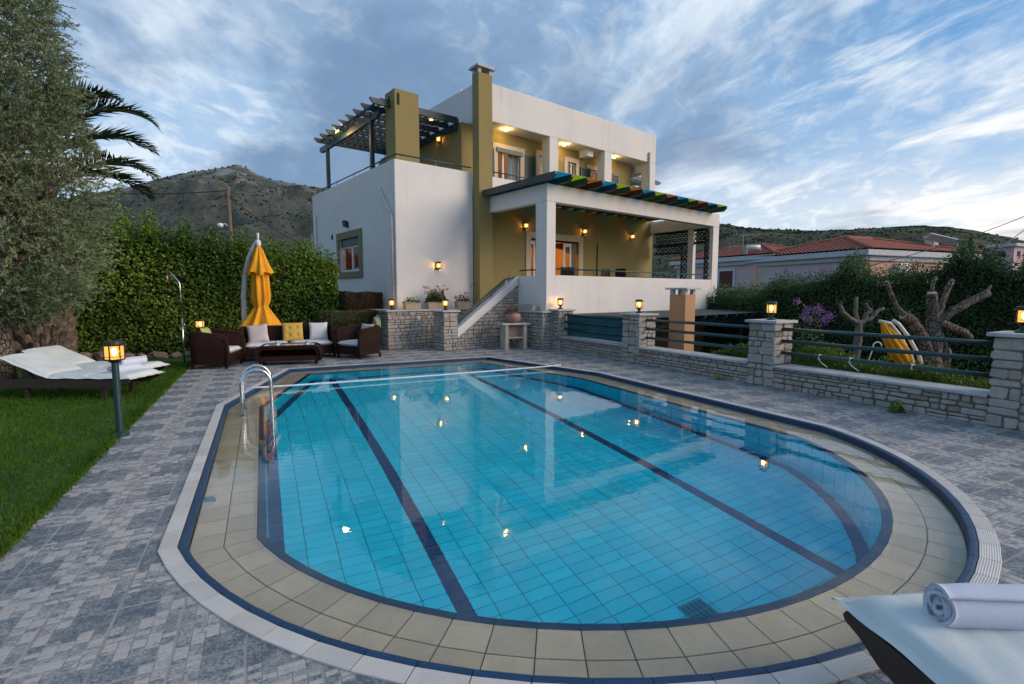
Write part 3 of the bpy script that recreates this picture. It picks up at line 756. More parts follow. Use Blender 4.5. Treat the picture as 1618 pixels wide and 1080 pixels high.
stone_face(7.17,7.62,0,1.07,lambda s,z,d:(s,11.938-d,z),sp,SO,83,wmax=0.29,hmax=0.18)
stone_face(11.92,12.48,0,1.07,lambda s,z,d:(7.188-d,s,z),sp,SO,84,wmax=0.29,hmax=0.18)
stone_face(11.92,12.48,0.6,1.07,lambda s,z,d:(7.602+d,s,z),sp,SO,85,wmax=0.29,hmax=0.18)
MB().box(7.11,7.68,11.86,12.54,1.07,1.11).build('cap', SLAB, sp, SO, bevel=0.006)
st = thing('villa_stairs', 'outdoor stairs with stone side wall, white sloping cap and green handrail', 'stairs', 'h', 8.7, 12.2, 0); STO = (8.7,12.2,0)
SL = (2.06-0.60)/(9.75-7.62)
def capz(a): return 0.60+SL*(a-7.62)
MB().prism([(7.62,-0.6),(9.84,-0.6),(9.84,capz(9.84)-0.27),(7.62,capz(7.62)-0.27)],11.98,12.22,'y').build('core', MORTAR, st, STO)
stone_face(7.64,9.86,0,1.95,lambda s,z,d:(s,11.978-d,z),st,STO,86,wmax=0.29,hmax=0.155,clips=[(-SL,1,capz(0)-0.25)])
MB().prism([(7.62,capz(7.62)-0.26),(9.80,capz(9.80)-0.26),(9.80,capz(9.80)),(7.62,capz(7.62))],11.93,12.26,'y').build('sloping_cap', WHITE, st, STO, bevel=0.008)
for k in range(7):
    MB().box(7.75+k*0.31,9.85,12.265,13.36,-0.3 if k==0 else 0.171*k,0.171*(k+1)).build('step', SLAB, st, STO, bevel=0.006)
hr = MB(); zr = 0.16
hr.obox((0,0,0),(0.0001,0.0001,0.0001)); 
A0, A1 = 7.58, 9.40; dz = capz(A1)-capz(A0); ln = sqrt((A1-A0)**2+dz**2)
hr = MB().obox(((A0+A1)/2,12.08,(capz(A0)+capz(A1))/2+zr),(ln,0.05,0.055),ry=-atan2(dz,A1-A0))
hr.obox(((A0+A1)/2,12.08,(capz(A0)+capz(A1))/2+zr-0.09),(ln,0.03,0.03),ry=-atan2(dz,A1-A0))
hr.build('handrail', DGREEN, st, STO)
MB().obox((9.66,12.08,capz(A1)+zr+0.06),(0.56,0.05,0.055),ry=-0.2).build('handrail', DGREEN, st, STO)
for a in (7.62,8.9,9.55): MB().box(a-.015,a+.015,12.07,12.09,capz(a)-0.01,capz(a)+zr+0.02).build('rail_post', DGREEN, st, STO)
MB().tube([(8.62+0.11*cos(a),12.6,1.75+0.12*sin(a)) for a in np.linspace(0,pi,12)],0.008,6).build('hoop', DGREEN, st, STO)
# stone base under the veranda corner with its ledge
vb = thing('stone_plinth', 'stone base with ledge under the white veranda column', 'wall', 'h', 9.8, 11.2, 0); VO = (9.8,11.2,0)
MB().box(9.57,10.1,10.57,11.93,-0.6,1.028).build('core', MORTAR, vb, VO)
stone_face(10.55,11.93,0,1.03,lambda s,z,d:(9.568-d,s,z),vb,VO,87,wmax=0.30,hmax=0.17)
stone_face(9.55,10.12,0,1.03,lambda s,z,d:(s,10.568-d,z),vb,VO,88,wmax=0.24,hmax=0.14)
MB().box(9.50,9.815,10.50,11.915,1.03,1.075).build('cap', SLAB, vb, VO, bevel=0.006)
MB().box(9.82,10.15,10.50,10.695,1.03,1.075).build('cap', SLAB, vb, VO, bevel=0.006)

# ================================================================ VILLA (h frame)
villa = thing('villa', 'two-storey white villa with olive walls, tall chimney and lit veranda', 'house', 'h', 12.5, 16.0, 0); HO = (12.5,16.0,0)
DTEAL = mat('dark_teal_wood', (0.014,0.042,0.05), 0.5, (0.010,0.032,0.04), scale=9, bscale=60, bstr=0.2)
CREAM = mat('cream_surround', (0.56,0.46,0.36), 0.85, (0.51,0.42,0.33), scale=2)
PVC = mat('white_frame', (0.62,0.62,0.62), 0.4, bstr=0)
SHUT = mat('green_shutter', (0.018,0.058,0.044), 0.45, (0.014,0.046,0.036), scale=10)
def bx(name, m, *boxes, parent=None, bevel=0.0, off=None):
    mb = MB()
    for b_ in boxes: mb.box(*b_)
    return mb.build(name, m, parent or villa, off or HO, bevel=bevel)
# ground floor, left block
bx('left_block_front', WHITE, (6.70,9.405,13.76,13.95,-0.6,5.42), bevel=0.015)
bx('left_block_side', WHITE, (6.70,6.90,13.952,16.44,-0.6,5.42), (6.70,6.90,18.24,21.1,-0.6,5.42), (6.70,6.90,16.442,18.238,-0.6,2.32), (6.70,6.90,16.442,18.238,3.47,5.42))
bx('left_block_back', WHITE, (6.902,9.7,20.9,21.1,-0.6,5.42))
bx('upper_terrace_floor', SLAB, (6.902,9.44,13.952,20.898,4.40,4.55))
# ground floor behind the veranda, with the big door opening
bx('veranda_wall', OLIVE, (9.41,11.86,13.765,13.96,-0.6,4.70), (14.30,18.95,13.765,13.96,-0.6,4.70), (11.862,14.298,13.765,13.96,3.52,4.70), (11.862,14.298,13.765,13.96,-0.6,1.19))
bx('right_wall', OLIVE, (18.75,18.95,13.962,21.0,-0.6,4.60))
bx('back_wall', WHITE, (9.702,18.95,21.002,21.2,-0.6,7.14))
bx('floor_slab', WHITE, (9.46,18.748,13.962,20.99,4.45,4.60))
# upper floor
bx('upper_parapet', WHITE, (9.945,19.0,13.76,13.90,4.702,5.40), bevel=0.01)
bx('upper_floor', SLAB, (9.42,18.98,13.905,14.44,4.602,4.70))
for a0,a1 in ((12.75,13.18),(15.70,16.12),(18.55,19.0)): bx('column', WHITE, (a0,a1,13.757,14.15,5.38,7.152), bevel=0.01)
bx('roof_block', WHITE, (9.75,19.003,13.754,21.0,7.15,8.34), bevel=0.02)
bx('crossbeam', WHITE, (14.98,15.30,14.0,14.448,6.90,7.149)); bx('crossbeam', WHITE, (18.56,18.98,14.152,21.0,6.80,7.149))
# upper back wall with four openings
UW = 14.45
ops = [(10.92,11.95,4.70,6.55),(12.86,13.55,4.70,6.66),(14.32,14.79,4.70,6.66),(15.62,16.75,5.3,6.55)]
cur = 9.45; pieces = []
for a0,a1,z0,z1 in ops:
    pieces.append((cur,a0,UW,UW+0.2,4.60,7.16)); pieces.append((a0+.001,a1-.001,UW,UW+0.2,z1,7.16))
    if z0 > 4.71: pieces.append((a0+.001,a1-.001,UW,UW+0.2,4.60,z0))
    cur = a1
pieces.append((cur,18.22,UW,UW+0.2,4.60,7.16))
bx('upper_wall', OLIVE, *pieces)
bx('upper_left_wall', OLIVE, (9.45,9.65,UW+.202,20.9,4.60,7.16)); bx('upper_right_wall', OLIVE, (18.02,18.22,UW+.202,20.9,4.60,7.16))
bx('room_back', mat('warm_room_wall',(0.62,0.40,0.2),0.9), (9.66,18.01,16.6,16.7,4.61,7.14), (13.9,14.0,14.66,16.59,4.61,7.14), (12.3,12.4,14.66,16.59,4.61,7.14))
def surround(name, a0, a1, z0, z1, w, b, m, d=0.035, parent=None, bottom=False):
    bs = [(a0-w,a0,b-d,b-.003,z0,z1+w),(a1,a1+w,b-d,b-.003,z0,z1+w),(a0+.001,a1-.001,b-d,b-.003,z1,z1+w)]
    if bottom: bs.append((a0-w,a1+w,b-d-.03,b-.003,z0-w*0.6,z0-.001))
    return bx(name, m, *bs, parent=parent)
GLASS, nt, b, N, L = nodes('window_glass'); b.inputs['Roughness'].default_value = 0.03; setc(b.inputs['Base Color'],(0.8,0.85,0.85)); b.inputs['Transmission Weight'].default_value = 1.0; b.inputs['IOR'].default_value = 1.08
CURT = mat('pale_curtain',(0.42,0.48,0.52),0.9,(0.30,0.36,0.40),scale=4,stretch=(12,12,0.6))
def window(name, a0, a1, z0, z1, b, w, mull, sur=CREAM, door=False):
    f = surround(name, a0, a1, z0, z1, w, b, sur, bottom=not door)
    s = 0.05; fr = [(a0+.002,a0+s,b+.06,b+.11,z0,z1-.002),(a1-s,a1-.002,b+.06,b+.11,z0,z1-.002),(a0+s,a1-s,b+.06,b+.11,z1-s,z1-.002),(a0+s,a1-s,b+.06,b+.11,z0+.002,z0+s)]
    for q in mull: fr.append((q-.03,q+.03,b+.058,b+.112,z0+s,z1-s))
    bx('frame', PVC, *fr, parent=f)
    edges = [a0+s]+list(mull)+[a1-s]
    for p,q in zip(edges[:-1],edges[1:]): bx('pane', GLASS, (p,q,b+.08,b+.086,z0+s,z1-s), parent=f)
    return f
w1 = window('window', 10.92, 11.95, 4.72, 6.55, UW, 0.20, [11.22], door=True)
bx('roller_box', SHUT, (10.85,12.02,UW-.07,UW-.04,6.46,6.60), parent=w1)
for a0,a1 in ((11.52,11.72),(11.74,11.93)):
    MB().grid([[(a,UW+.16+.02*sin(a*70),z) for a in np.linspace(a0,a1,14)] for z in (4.75,5.6,6.5)]).build('curtain', CURT, w1, HO, smooth=True)
w2 = window('balcony_door', 12.86, 13.55, 4.72, 6.66, UW, 0.17, [], door=True); bx('door_leaf', mat('tan_door',(0.50,0.33,0.17),0.6), (12.93,13.49,UW+.12,UW+.15,4.73,6.6), parent=w2)
w3 = window('balcony_door', 14.32, 14.79, 4.72, 6.66, UW, 0.17, [14.6], door=True); bx('door_leaf', MATS['tan_door'], (14.37,14.6,UW+.12,UW+.15,4.73,6.6), parent=w3)
w4 = window('window', 15.62, 16.75, 5.3, 6.55, UW, 0.18, [16.2]); bx('blind', mat('ochre_blind',(0.50,0.29,0.06),0.8), (15.68,16.15,UW+.13,UW+.14,5.35,6.5), parent=w4)
def shutter(a0, a1, z0, z1, b):
    s = bx('shutter', SHUT, (a0,a0+.05,b-.075,b-.04,z0,z1),(a1-.05,a1,b-.075,b-.04,z0,z1),(a0+.05,a1-.05,b-.075,b-.04,z0,z0+.07),(a0+.05,a1-.05,b-.075,b-.04,z1-.07,z1),(a0+.05,a1-.05,b-.06,b-.045,z0+.07,z1-.07))
    k = 0; z = z0+.10
    while z < z1-.09:
        MB().obox(((a0+a1)/2,b-.066,z),(a1-a0-.10,.034,.007),rx=0.7).build('slat', SHUT, s, HO); z += .06
for sh in ((12.15,12.63,4.75,6.57),(10.30,10.75,4.75,6.55),(15.02,15.57,5.3,6.57),(16.92,17.33,5.3,6.58)): shutter(*sh, UW)
# chimney with its cap
ch = bx('chimney', OLIVE, (9.41,9.94,13.40,13.752,-0.6,8.40), bevel=0.01)
cp = bx('chimney_cap', SLAB, (9.33,10.02,13.32,13.84,8.54,8.585), (9.37,9.98,13.36,13.80,8.585,8.63), parent=ch)
for a,b_ in ((9.47,13.46),(9.88,13.46),(9.47,13.70),(9.88,13.70)): bx('cap_post', SLAB, (a-.05,a+.05,b_-.05,b_+.05,8.40,8.54), parent=ch)
fl = bx('flue', OLIVE, (7.02,7.82,14.30,14.95,4.55,7.60), bevel=0.01)
for b_ in ((7.10,7.17,14.285,14.302,7.15,7.48),): bx('vent_slot', DARKHOLE, b_, parent=fl)
bx('vent_slot', DARKHOLE, (7.005,7.022,14.62,14.70,7.15,7.45), parent=fl)
# veranda: slab, parapets, columns, beams
bx('veranda_floor', SLAB, (10.06,18.6,10.9,13.76,1.06,1.19))
bx('veranda_parapet', WHITE, (10.172,18.578,10.70,10.88,0.9,2.10), bevel=0.012); bx('veranda_parapet', WHITE, (9.84,10.04,11.172,12.05,0.9,2.09), bevel=0.012)
for a0,a1,bq in ((9.82,10.17,11.17),(18.58,19.0,10.85)): bx('column', WHITE, (a0,a1,10.697,bq,0.9,4.158), bevel=0.012)
bx('veranda_beam', WHITE, (9.82,19.0,10.694,10.95,4.16,4.645), bevel=0.012)
bx('veranda_beam', WHITE, (9.822,10.05,10.952,13.398,4.162,4.645)); bx('veranda_beam', WHITE, (18.77,18.998,10.952,13.76,4.162,4.645))
bx('veranda_parapet', WHITE, (18.80,18.98,11.172,13.76,0.9,2.08)); bx('column', WHITE, (18.79,18.985,11.68,11.92,2.08,4.16))
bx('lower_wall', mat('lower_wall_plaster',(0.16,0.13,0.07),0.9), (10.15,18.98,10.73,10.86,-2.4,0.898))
bx('lower_floor', SLAB, (10.2,22,7.6,10.72,-1.62,-1.5)); bx('lower_door', mat('maroon_wood',(0.08,0.02,0.018),0.5), (11.3,12.3,10.70,10.728,-1.5,0.62)); bx('lower_door_frame', OLIVE, (11.2,11.3,10.69,10.727,-1.5,0.72),(12.3,12.4,10.69,10.727,-1.5,0.72))
# rails
def rail(pts, posts, r=0.022, h=0.18):
    o = MB().tube(pts, r, 8).build('balcony_rail', DGREEN, villa, HO, smooth=True)
    for x,y,z in posts: MB().tube([(x,y,z-h),(x,y,z)],0.012,6).build('rail_post', DGREEN, o, HO)
rail([(9.39,13.83,5.58),(6.80,13.83,5.58),(6.80,20.9,5.58)], [(8.1,13.83,5.58),(6.80,15.3,5.58),(6.80,17.0,5.58),(6.80,18.6,5.58),(6.80,20.2,5.58)])
rail([(9.95,13.84,5.58),(12.75,13.84,5.58)], [(11.2,13.84,5.58)]); rail([(13.18,13.84,5.58),(15.7,13.84,5.58)], [(14.4,13.84,5.58)]); rail([(16.12,13.84,5.58),(18.55,13.84,5.58)], [(17.3,13.84,5.58)])
rail([(10.17,10.80,2.29),(18.58,10.80,2.29)], [(11.9,10.80,2.29),(13.6,10.80,2.29),(15.3,10.80,2.29),(17.0,10.80,2.29)]); rail([(9.93,11.17,2.27),(9.93,12.02,2.27)], [(9.93,11.9,2.27)])
# big glazed door, frame, leaves, room behind
d = surround('glazed_door', 11.86, 14.30, 1.19, 3.52, 0.22, 13.765, CREAM, 0.04)
bx('door_head', DARKHOLE, (11.862,14.298,13.79,13.86,3.455,3.518), parent=d)
for a0,a1,bb in ((11.87,12.16,13.86),(13.62,14.02,13.88)):
    bx('leaf_frame', PVC, (a0,a0+.09,bb,bb+.05,1.2,3.45),(a1-.07,a1,bb,bb+.05,1.2,3.45),(a0+.09,a1-.07,bb,bb+.05,3.33,3.45),(a0+.09,a1-.07,bb,bb+.05,1.2,1.32), parent=d)
    bx('pane', GLASS, (a0+.09,a1-.07,bb+.02,bb+.026,1.32,3.33), parent=d)
bx('shutter_leaf', SHUT, (14.06,14.20,13.85,13.90,1.2,3.45), parent=d)
ROOM = mat('ochre_room_wall',(0.66,0.40,0.16),0.9,(0.60,0.36,0.14),scale=1.0)
bx('room', ROOM, (10.4,15.9,17.6,17.7,1.19,4.4),(10.3,10.398,13.962,17.7,1.19,4.4),(15.9,15.99,13.962,17.7,1.19,4.4))
bx('room_ceiling', mat('red_wood_ceiling',(0.20,0.06,0.03),0.7), (10.4,15.9,13.962,17.6,4.30,4.44)); bx('room_floor', mat('room_floor_tile',(0.30,0.17,0.09),0.4), (10.4,15.9,13.962,17.6,1.10,1.188))
RED = mat('dark_red_curtain',(0.19,0.03,0.018),0.9,(0.13,0.02,0.012),scale=5,stretch=(10,10,1))
MB().grid([[(a,14.10+.03*sin(a*26),3.46-zz*(0.28+0.08*sin(a*5.0))) for a in np.linspace(11.95,14.2,60)] for zz in (0,0.5,1)]).build('pelmet', RED, villa, HO, smooth=True)
bx('inner_door', mat('dark_brown_wood',(0.07,0.032,0.015),0.5), (13.55,13.63,17.5,17.598,1.19,3.35),(14.5,14.58,17.5,17.598,1.19,3.35),(13.63,14.5,17.5,17.598,3.27,3.35)); bx('cabinet', MATS['dark_brown_wood'], (12.05,12.55,17.1,17.59,1.19,3.1))
bx('picture', DARKHOLE, (12.30,12.55,16.9,16.93,2.6,3.1))
# window in the left side wall
ow = MB(); a = 6.70
for bx_ in ((a-.05,a-.003,16.22,16.44,2.11,3.70),(a-.05,a-.003,18.24,18.46,2.11,3.70),(a-.05,a-.003,16.441,18.239,3.47,3.70),(a-.06,a-.003,16.441,18.239,2.11,2.319)): ow.box(*bx_)
swn = ow.build('window', mat('sage_surround',(0.20,0.19,0.105),0.85), villa, HO)
MB().box(a+.04,a+.12,16.445,18.235,3.23,3.468).build('roller_box', mat('slate_shutter_box',(0.035,0.055,0.07),0.5), swn, HO)
fr = MB()
for b0,b1 in ((16.445,16.52),(17.28,17.40),(18.16,18.235)): fr.box(a+.10,a+.15,b0,b1,2.33,3.23)
fr.box(a+.10,a+.15,16.52,18.16,3.15,3.229).box(a+.10,a+.15,16.52,18.16,2.325,2.40).build('frame', PVC, swn, HO)
for b0,b1 in ((16.52,17.28),(17.40,18.16)): MB().box(a+.12,a+.126,b0,b1,2.40,3.15).build('pane', GLASS, swn, HO)
bx('sill_box', mat('cream_planter',(0.45,0.42,0.37),0.8), (6.84,6.98,16.7,17.2,2.325,2.47), parent=swn)
bx('side_room', mat('red_brown_wall',(0.22,0.10,0.06),0.9), (8.4,8.5,15.2,19.6,1.2,4.3),(6.902,8.4,15.1,15.2,1.2,4.3),(6.902,8.4,19.6,19.7,1.2,4.3),(6.902,8.4,15.2,19.6,4.2,4.3),(6.902,8.4,15.2,19.6,1.1,1.2))
# downpipes and small fittings on the walls
PIPE = mat('white_pipe',(0.60,0.585,0.57),0.5)
MB().tube([(6.66,14.72,4.75),(6.655,14.62,4.64),(6.655,13.98,3.92),(6.655,13.90,3.78),(6.655,13.90,1.12)],0.045,10).build('downpipe', PIPE, villa, HO, smooth=True)
MB().tube([(6.655,20.70,4.62),(6.655,20.70,1.0)],0.045,10).build('downpipe', PIPE, villa, HO, smooth=True); MB().tube([(6.655,20.3,3.2),(6.655,20.3,1.0)],0.03,8).build('downpipe', PIPE, villa, HO, smooth=True)
MB().tube([(18.50,13.71,7.55),(18.50,13.70,7.5),(18.50,13.70,4.9)],0.05,10).build('downpipe', PIPE, villa, HO, smooth=True)
MB().tube([(15.35,13.75,3.55),(15.35,13.74,3.4),(15.35,13.74,1.9)],0.022,8).build('wall_cable', mat('dark_olive_pipe',(0.06,0.05,0.02),0.6), villa, HO)
MB().tube([(18.42,10.68,1.42),(18.45,10.66,1.35),(18.44,10.66,1.2),(18.48,10.67,1.08)],0.012,6).build('wall_tap_pipe', PIPE, villa, HO)
MB().box(6.66,6.698,18.92,19.0,3.55,3.72).build('vent', DARKHOLE, villa, HO, bevel=0.01)
MB().box(13.7,15.2,15.3,17.3,8.9,8.98).box(13.9,13.95,15.6,15.65,8.3,8.9).box(14.95,15.0,15.6,15.65,8.3,8.9).build('solar_panel', mat('panel_grey',(0.2,0.24,0.3),0.3), villa, HO)
MB().tube([(10.05,15.5,8.3),(10.05,15.5,8.50)],0.012,6).build('roof_finial', PVC, villa, HO)
MB().prism([(10.0,8.46),(10.12,8.5),(10.2,8.7),(10.1,8.58)],15.49,15.51,'y').build('roof_finial', PVC, villa, HO)
# lattices closing the right side of the veranda
def lattice(name, y0, y1, z0, z1, x, pitch, vert, parent, m=DTEAL, w=0.055):
    """interlaced wavy battens in the plane x = const"""
    mb = MB(); L0, L1 = (z0,z1) if vert else (y0,y1); c0, c1 = (y0,y1) if vert else (z0,z1); n = max(2,round((c1-c0)/pitch)); per = pitch*2.4
    for i in range(n+1):
        for ph in (0,1):
            pts = []
            for t in np.arange(L0,L1+1e-6,per/4):
                cc = c0+(c1-c0)*i/n+(pitch/2)*(1 if ph else -1)*0.94*cos(2*pi*t/per+(pi if i%2 else 0)); cc = min(max(cc,c0),c1)
                pts.append((x+0.012*(1 if ph else -1), cc, t) if vert else (x+0.012*(1 if ph else -1), t, cc))
            if len(pts) > 1: mb.tube(pts, w*0.5, 4)
    return mb.build(name, m, parent, HO)
BLACKW = mat('black_lattice_wood',(0.012,0.014,0.015),0.6,bstr=0)
lattice('lattice', 10.86,11.20,2.1,4.15,18.88,0.17,True,villa,BLACKW); lattice('lattice', 11.94,12.26,2.1,3.55,18.88,0.16,True,villa,BLACKW)
lattice('lattice', 11.20,13.6,3.60,4.12,18.86,0.15,False,villa,BLACKW); lattice('lattice', 12.26,13.6,3.25,3.58,18.92,0.15,False,villa,BLACKW)
for b0,b1,z0,z1 in ((11.2,13.62,4.10,4.15),(11.2,13.62,3.56,3.61),(12.26,13.62,3.22,3.27),(11.19,11.22,2.1,4.15),(12.25,12.28,2.1,3.56)): bx('lattice_frame', BLACKW, (18.85,18.93,b0,b1,z0,z1))
# pergola over the upper terrace
pg = thing('roof_terrace_pergola', 'dark teal pergola with slats and lattice on the roof terrace', 'pergola', 'h', 7.9, 17.2, 4.55); PGO = (7.9,17.2,4.55)
for b_ in (15.6,19.6): MB().box(6.79,6.91,b_-.06,b_+.06,4.55,7.09).build('post', DTEAL, pg, PGO, bevel=0.005)
MB().prism([(14.95,7.02),(15.1,6.93),(20.2,6.93),(20.35,7.02),(20.35,7.13),(14.95,7.13)],6.80,6.90,'x').build('beam', DTEAL, pg, PGO)
MB().prism([(14.6,6.93),(20.35,6.93),(20.35,7.13),(14.6,7.13)],9.30,9.40,'x').build('beam', DTEAL, pg, PGO)
for k in range(9):
    b_ = 14.62+k*0.625
    MB().prism([(6.50,7.13),(9.44,7.13),(9.44,7.29),(6.38,7.29),(6.38,7.25)],b_-.035,b_+.035,'y').build('slat', DTEAL, pg, PGO)
mb = MB(); 
for dgn in (1,-1):
    for s in np.arange(-5.2,5.2,0.235):
        pts = []
        for t in (0,1):
            pass
        # strip along (1,dgn) clipped to the rectangle
        p0 = (6.75, 14.6+s if dgn > 0 else 14.6+s+2.6); seg_ = []
        a0, b0 = p0; lam0, lam1 = 0.0, 2.6
        bA, bB = b0, b0+dgn*2.6
        lo, hi = 14.66, 19.60
        def lam(bv): return (bv-b0)/dgn
        l0, l1 = sorted((lam(lo),lam(hi))); l0 = max(l0,0); l1 = min(l1,2.6)
        if l1-l0 < 0.05: continue
        x0,y0,x1,y1 = a0+l0,b0+dgn*l0,a0+l1,b0+dgn*l1
        ln_ = sqrt((x1-x0)**2+(y1-y0)**2); mb.obox(((x0+x1)/2,(y0+y1)/2,7.305+0.012*dgn),(ln_,0.034,0.012),rz=atan2(y1-y0,x1-x0))
for s in np.arange(19.8,25.0,0.15): pass
mb.build('lattice', DTEAL, pg, PGO)
MB().box(6.72,6.78,14.58,19.68,7.292,7.335).box(9.32,9.38,14.58,19.68,7.292,7.335).box(6.78,9.32,14.60,14.66,7.292,7.334).box(6.78,9.32,19.60,19.66,7.292,7.334).build('lattice_frame', DTEAL, pg, PGO)
# far pergola on the right roof terrace
p2g = thing('far_terrace_pergola', 'dark pergola roof showing behind the right end of the upper floor', 'pergola', 'h', 19.5, 17.0, 4.6); P2O = (19.5,17.0,4.6)
MB().prism([(15.2,6.50),(20,6.50),(20,6.72),(15.2,6.72)],20.6,20.7,'x').build('beam', DTEAL, p2g, P2O)
for k in range(7):
    b_ = 15.0+k*0.7; MB().prism([(18.24,6.722),(21.0,6.722),(21.12,6.80),(21.12,6.88),(18.24,6.88)],b_-.035,b_+.035,'y').build('slat', DTEAL, p2g, P2O)
mb = MB()
for k in range(18): mb.box(18.3+k*.15,18.34+k*.15,15.0,19.3,6.885,6.90)
for k in range(28): mb.box(18.3,20.95,15.0+k*.15,15.04+k*.15,6.902,6.915)
mb.build('lattice', DTEAL, p2g, P2O); MB().box(20.6,20.7,15.3,15.4,4.6,6.498).build('post', DTEAL, p2g, P2O)
# coloured canopy over the veranda and the dark one over the lower patio
def panel_mat(name, col):
    m, nt, b, N, L = nodes(name); setc(b.inputs['Base Color'], col); b.inputs['Roughness'].default_value = 0.35
    tr = N('ShaderNodeBsdfTranslucent'); setc(tr.inputs['Color'], col); mx = N('ShaderNodeMixShader'); mx.inputs[0].default_value = 0.72
    L(b.outputs[0], mx.inputs[1]); L(tr.outputs[0], mx.inputs[2]); L(mx.outputs[0], nt.nodes['Material Output'].inputs['Surface']); return m
PANELS = [('blue', panel_mat('blue_polycarbonate',(0.05,0.55,0.68))), ('lime', panel_mat('lime_polycarbonate',(0.60,0.74,0.12))), ('orange', panel_mat('orange_polycarbonate',(0.72,0.38,0.13)))]
RAFT = mat('slate_rafter',(0.020,0.036,0.042),0.5,(0.03,0.045,0.05),scale=8)
vc = thing('veranda_canopy', 'dark rafters with blue, lime and orange panels above the veranda', 'canopy', 'h', 14.0, 12.0, 4.65); VCO = (14.0,12.0,4.65)
for k in range(15):
    a = 9.59+k*0.631
    MB().prism([(10.22,4.648),(13.74,4.648),(13.74,4.83),(10.10,4.83),(10.10,4.76)],a-.04,a+.04,'x').build('rafter', RAFT, vc, VCO)
    if k < 14:
        MB().box(a+.02,a+.631-.02,10.12,13.73,4.834,4.842).build('panel', PANELS[k%3][1], vc, VCO)
lc = thing('patio_canopy', 'low dark slatted canopy roof over the sunken patio behind the rails', 'canopy', 'h', 16.0, 9.5, 0.9); LCO = (16.0,9.5,0.9)
for k in range(18):
    a = 10.55+k*0.631
    MB().prism([(8.52,0.72),(10.66,0.78),(10.66,0.97),(8.40,0.91),(8.40,0.83)],a-.04,a+.04,'x').build('rafter', RAFT, lc, LCO)
    if k < 17:
        q = 0.03*(k%2)
        MB().add([(a+.03,8.42,0.915),(a+.60,8.42,0.915),(a+.60,10.65,0.975),(a+.03,10.65,0.975),(a+.03,8.42,0.905),(a+.60,8.42,0.905),(a+.60,10.65,0.965),(a+.03,10.65,0.965)],
                 [(0,1,2,3),(7,6,5,4),(0,4,5,1),(1,5,6,2),(2,6,7,3),(3,7,4,0)]).build('panel', RAFT if False else mat('dark_roof_sheet',(0.025,0.04,0.046),0.6,(0.04,0.052,0.056),scale=3), lc, LCO)
MB().box(10.5,21.3,9.0,9.1,0.55,0.73).build('beam', RAFT, lc, LCO)
for a in (10.6,14.2,17.8,21.2): MB().box(a-.06,a+.06,9.0,9.1,-1.5,0.55).build('post', RAFT, lc, LCO)
oc = thing('orange_chimney', 'square orange plastered chimney with a slab cap behind the rails', 'chimney', 'h', 10.62, 6.85, -1.6); OCO = (10.62,6.85,-1.6)
ORANGE = mat('orange_plaster',(0.47,0.26,0.135),0.9,(0.42,0.235,0.125),scale=2)
MB().box(10.41,10.83,6.62,7.04,-1.6,1.555).build('shaft', ORANGE, oc, OCO, bevel=0.008)
for a,b_ in ((10.46,6.67),(10.78,6.67),(10.46,6.99),(10.78,6.99)): MB().box(a-.045,a+.045,b_-.045,b_+.045,1.555,1.67).build('cap_post', SLAB, oc, OCO)
MB().box(10.33,10.91,6.54,7.12,1.67,1.715).build('cap', SLAB, oc, OCO, bevel=0.005)
# ================================================================ LANTERNS AND LAMPS
BRONZE = mat('bronze_metal', (0.05,0.038,0.028), 0.45, (0.035,0.028,0.022), scale=20, bstr=0.1, metal=0.4)
LGREEN = mat('lamp_green_enamel', (0.012,0.05,0.048), 0.4, (0.010,0.04,0.04), scale=20)
def amber_glass():
    m, nt, b, N, L = nodes('amber_glass'); nt.nodes.remove(b)
    n = noise(nt, 40, 3, coord='Object')
    em = N('ShaderNodeEmission'); L(mixc(nt, ramp(nt,n,0.3,0.7), (1.0,0.42,0.07), (1.0,0.60,0.16)), em.inputs['Color']); em.inputs['Strength'].default_value = 0.75
    tr = N('ShaderNodeBsdfTransparent'); setc(tr.inputs['Color'], (1.0,0.72,0.32)); mx = N('ShaderNodeMixShader'); mx.inputs[0].default_value = 0.45
    L(tr.outputs[0], mx.inputs[1]); L(em.outputs[0], mx.inputs[2]); L(mx.outputs[0], nt.nodes['Material Output'].inputs['Surface']); return m
AMBER = amber_glass(); BULB = glow_mat('lit_bulb', (1.0,0.66,0.28), 14.0)
DIMGLASS = mat('unlit_glass', (0.06,0.065,0.06), 0.15, bstr=0)
def point_light(parent, loc, energy, col=(1.0,0.62,0.27), r=0.03):
    l = bpy.data.lights.new('lamp_light','POINT'); l.energy = energy; l.color = col; l.shadow_soft_size = r
    o = bpy.data.objects.new('lamp_light', l); COL.objects.link(o); o.parent = parent; o.location = loc; return o
def lantern_head(parent, z, r=0.075, h=0.15, lit=True, energy=3.0, cap=BRONZE):
    MB().lathe([(r*0.55,z-.035),(r*0.8,z-.02),(r*1.18,z-.012),(r*1.18,z)],12).build('bottom_plate', cap, parent)
    g = MB().lathe([(r,z),(r,z+h)],16,cap=False).build('glass', AMBER if lit else DIMGLASS, parent, smooth=True)
    for k in range(6):
        a = 2*pi*k/6+0.3; x,y = (r+.006)*cos(a),(r+.006)*sin(a); MB().obox((x,y,z+h/2),(.010,.010,h),rz=a).build('bar', cap, parent)
    MB().lathe([(r+.012,z+h*0.16),(r+.014,z+h*0.16),(r+.014,z+h*0.20),(r+.012,z+h*0.20)],16,cap=False).build('ring', cap, parent)
    MB().lathe([(r*1.42,z+h),(r*1.46,z+h+.008),(r*1.15,z+h+.014),(r*1.12,z+h+.045),(r*0.9,z+h+.05)],16).build('cap', cap, parent)
    if lit:
        MB().lathe([(0.006,z+.03),(0.022,z+.055),(0.028,z+.08),(0.02,z+.105),(0.004,z+.115)],10).build('bulb', BULB, parent, smooth=True)
        point_light(parent, (0,0,z+.075), energy)
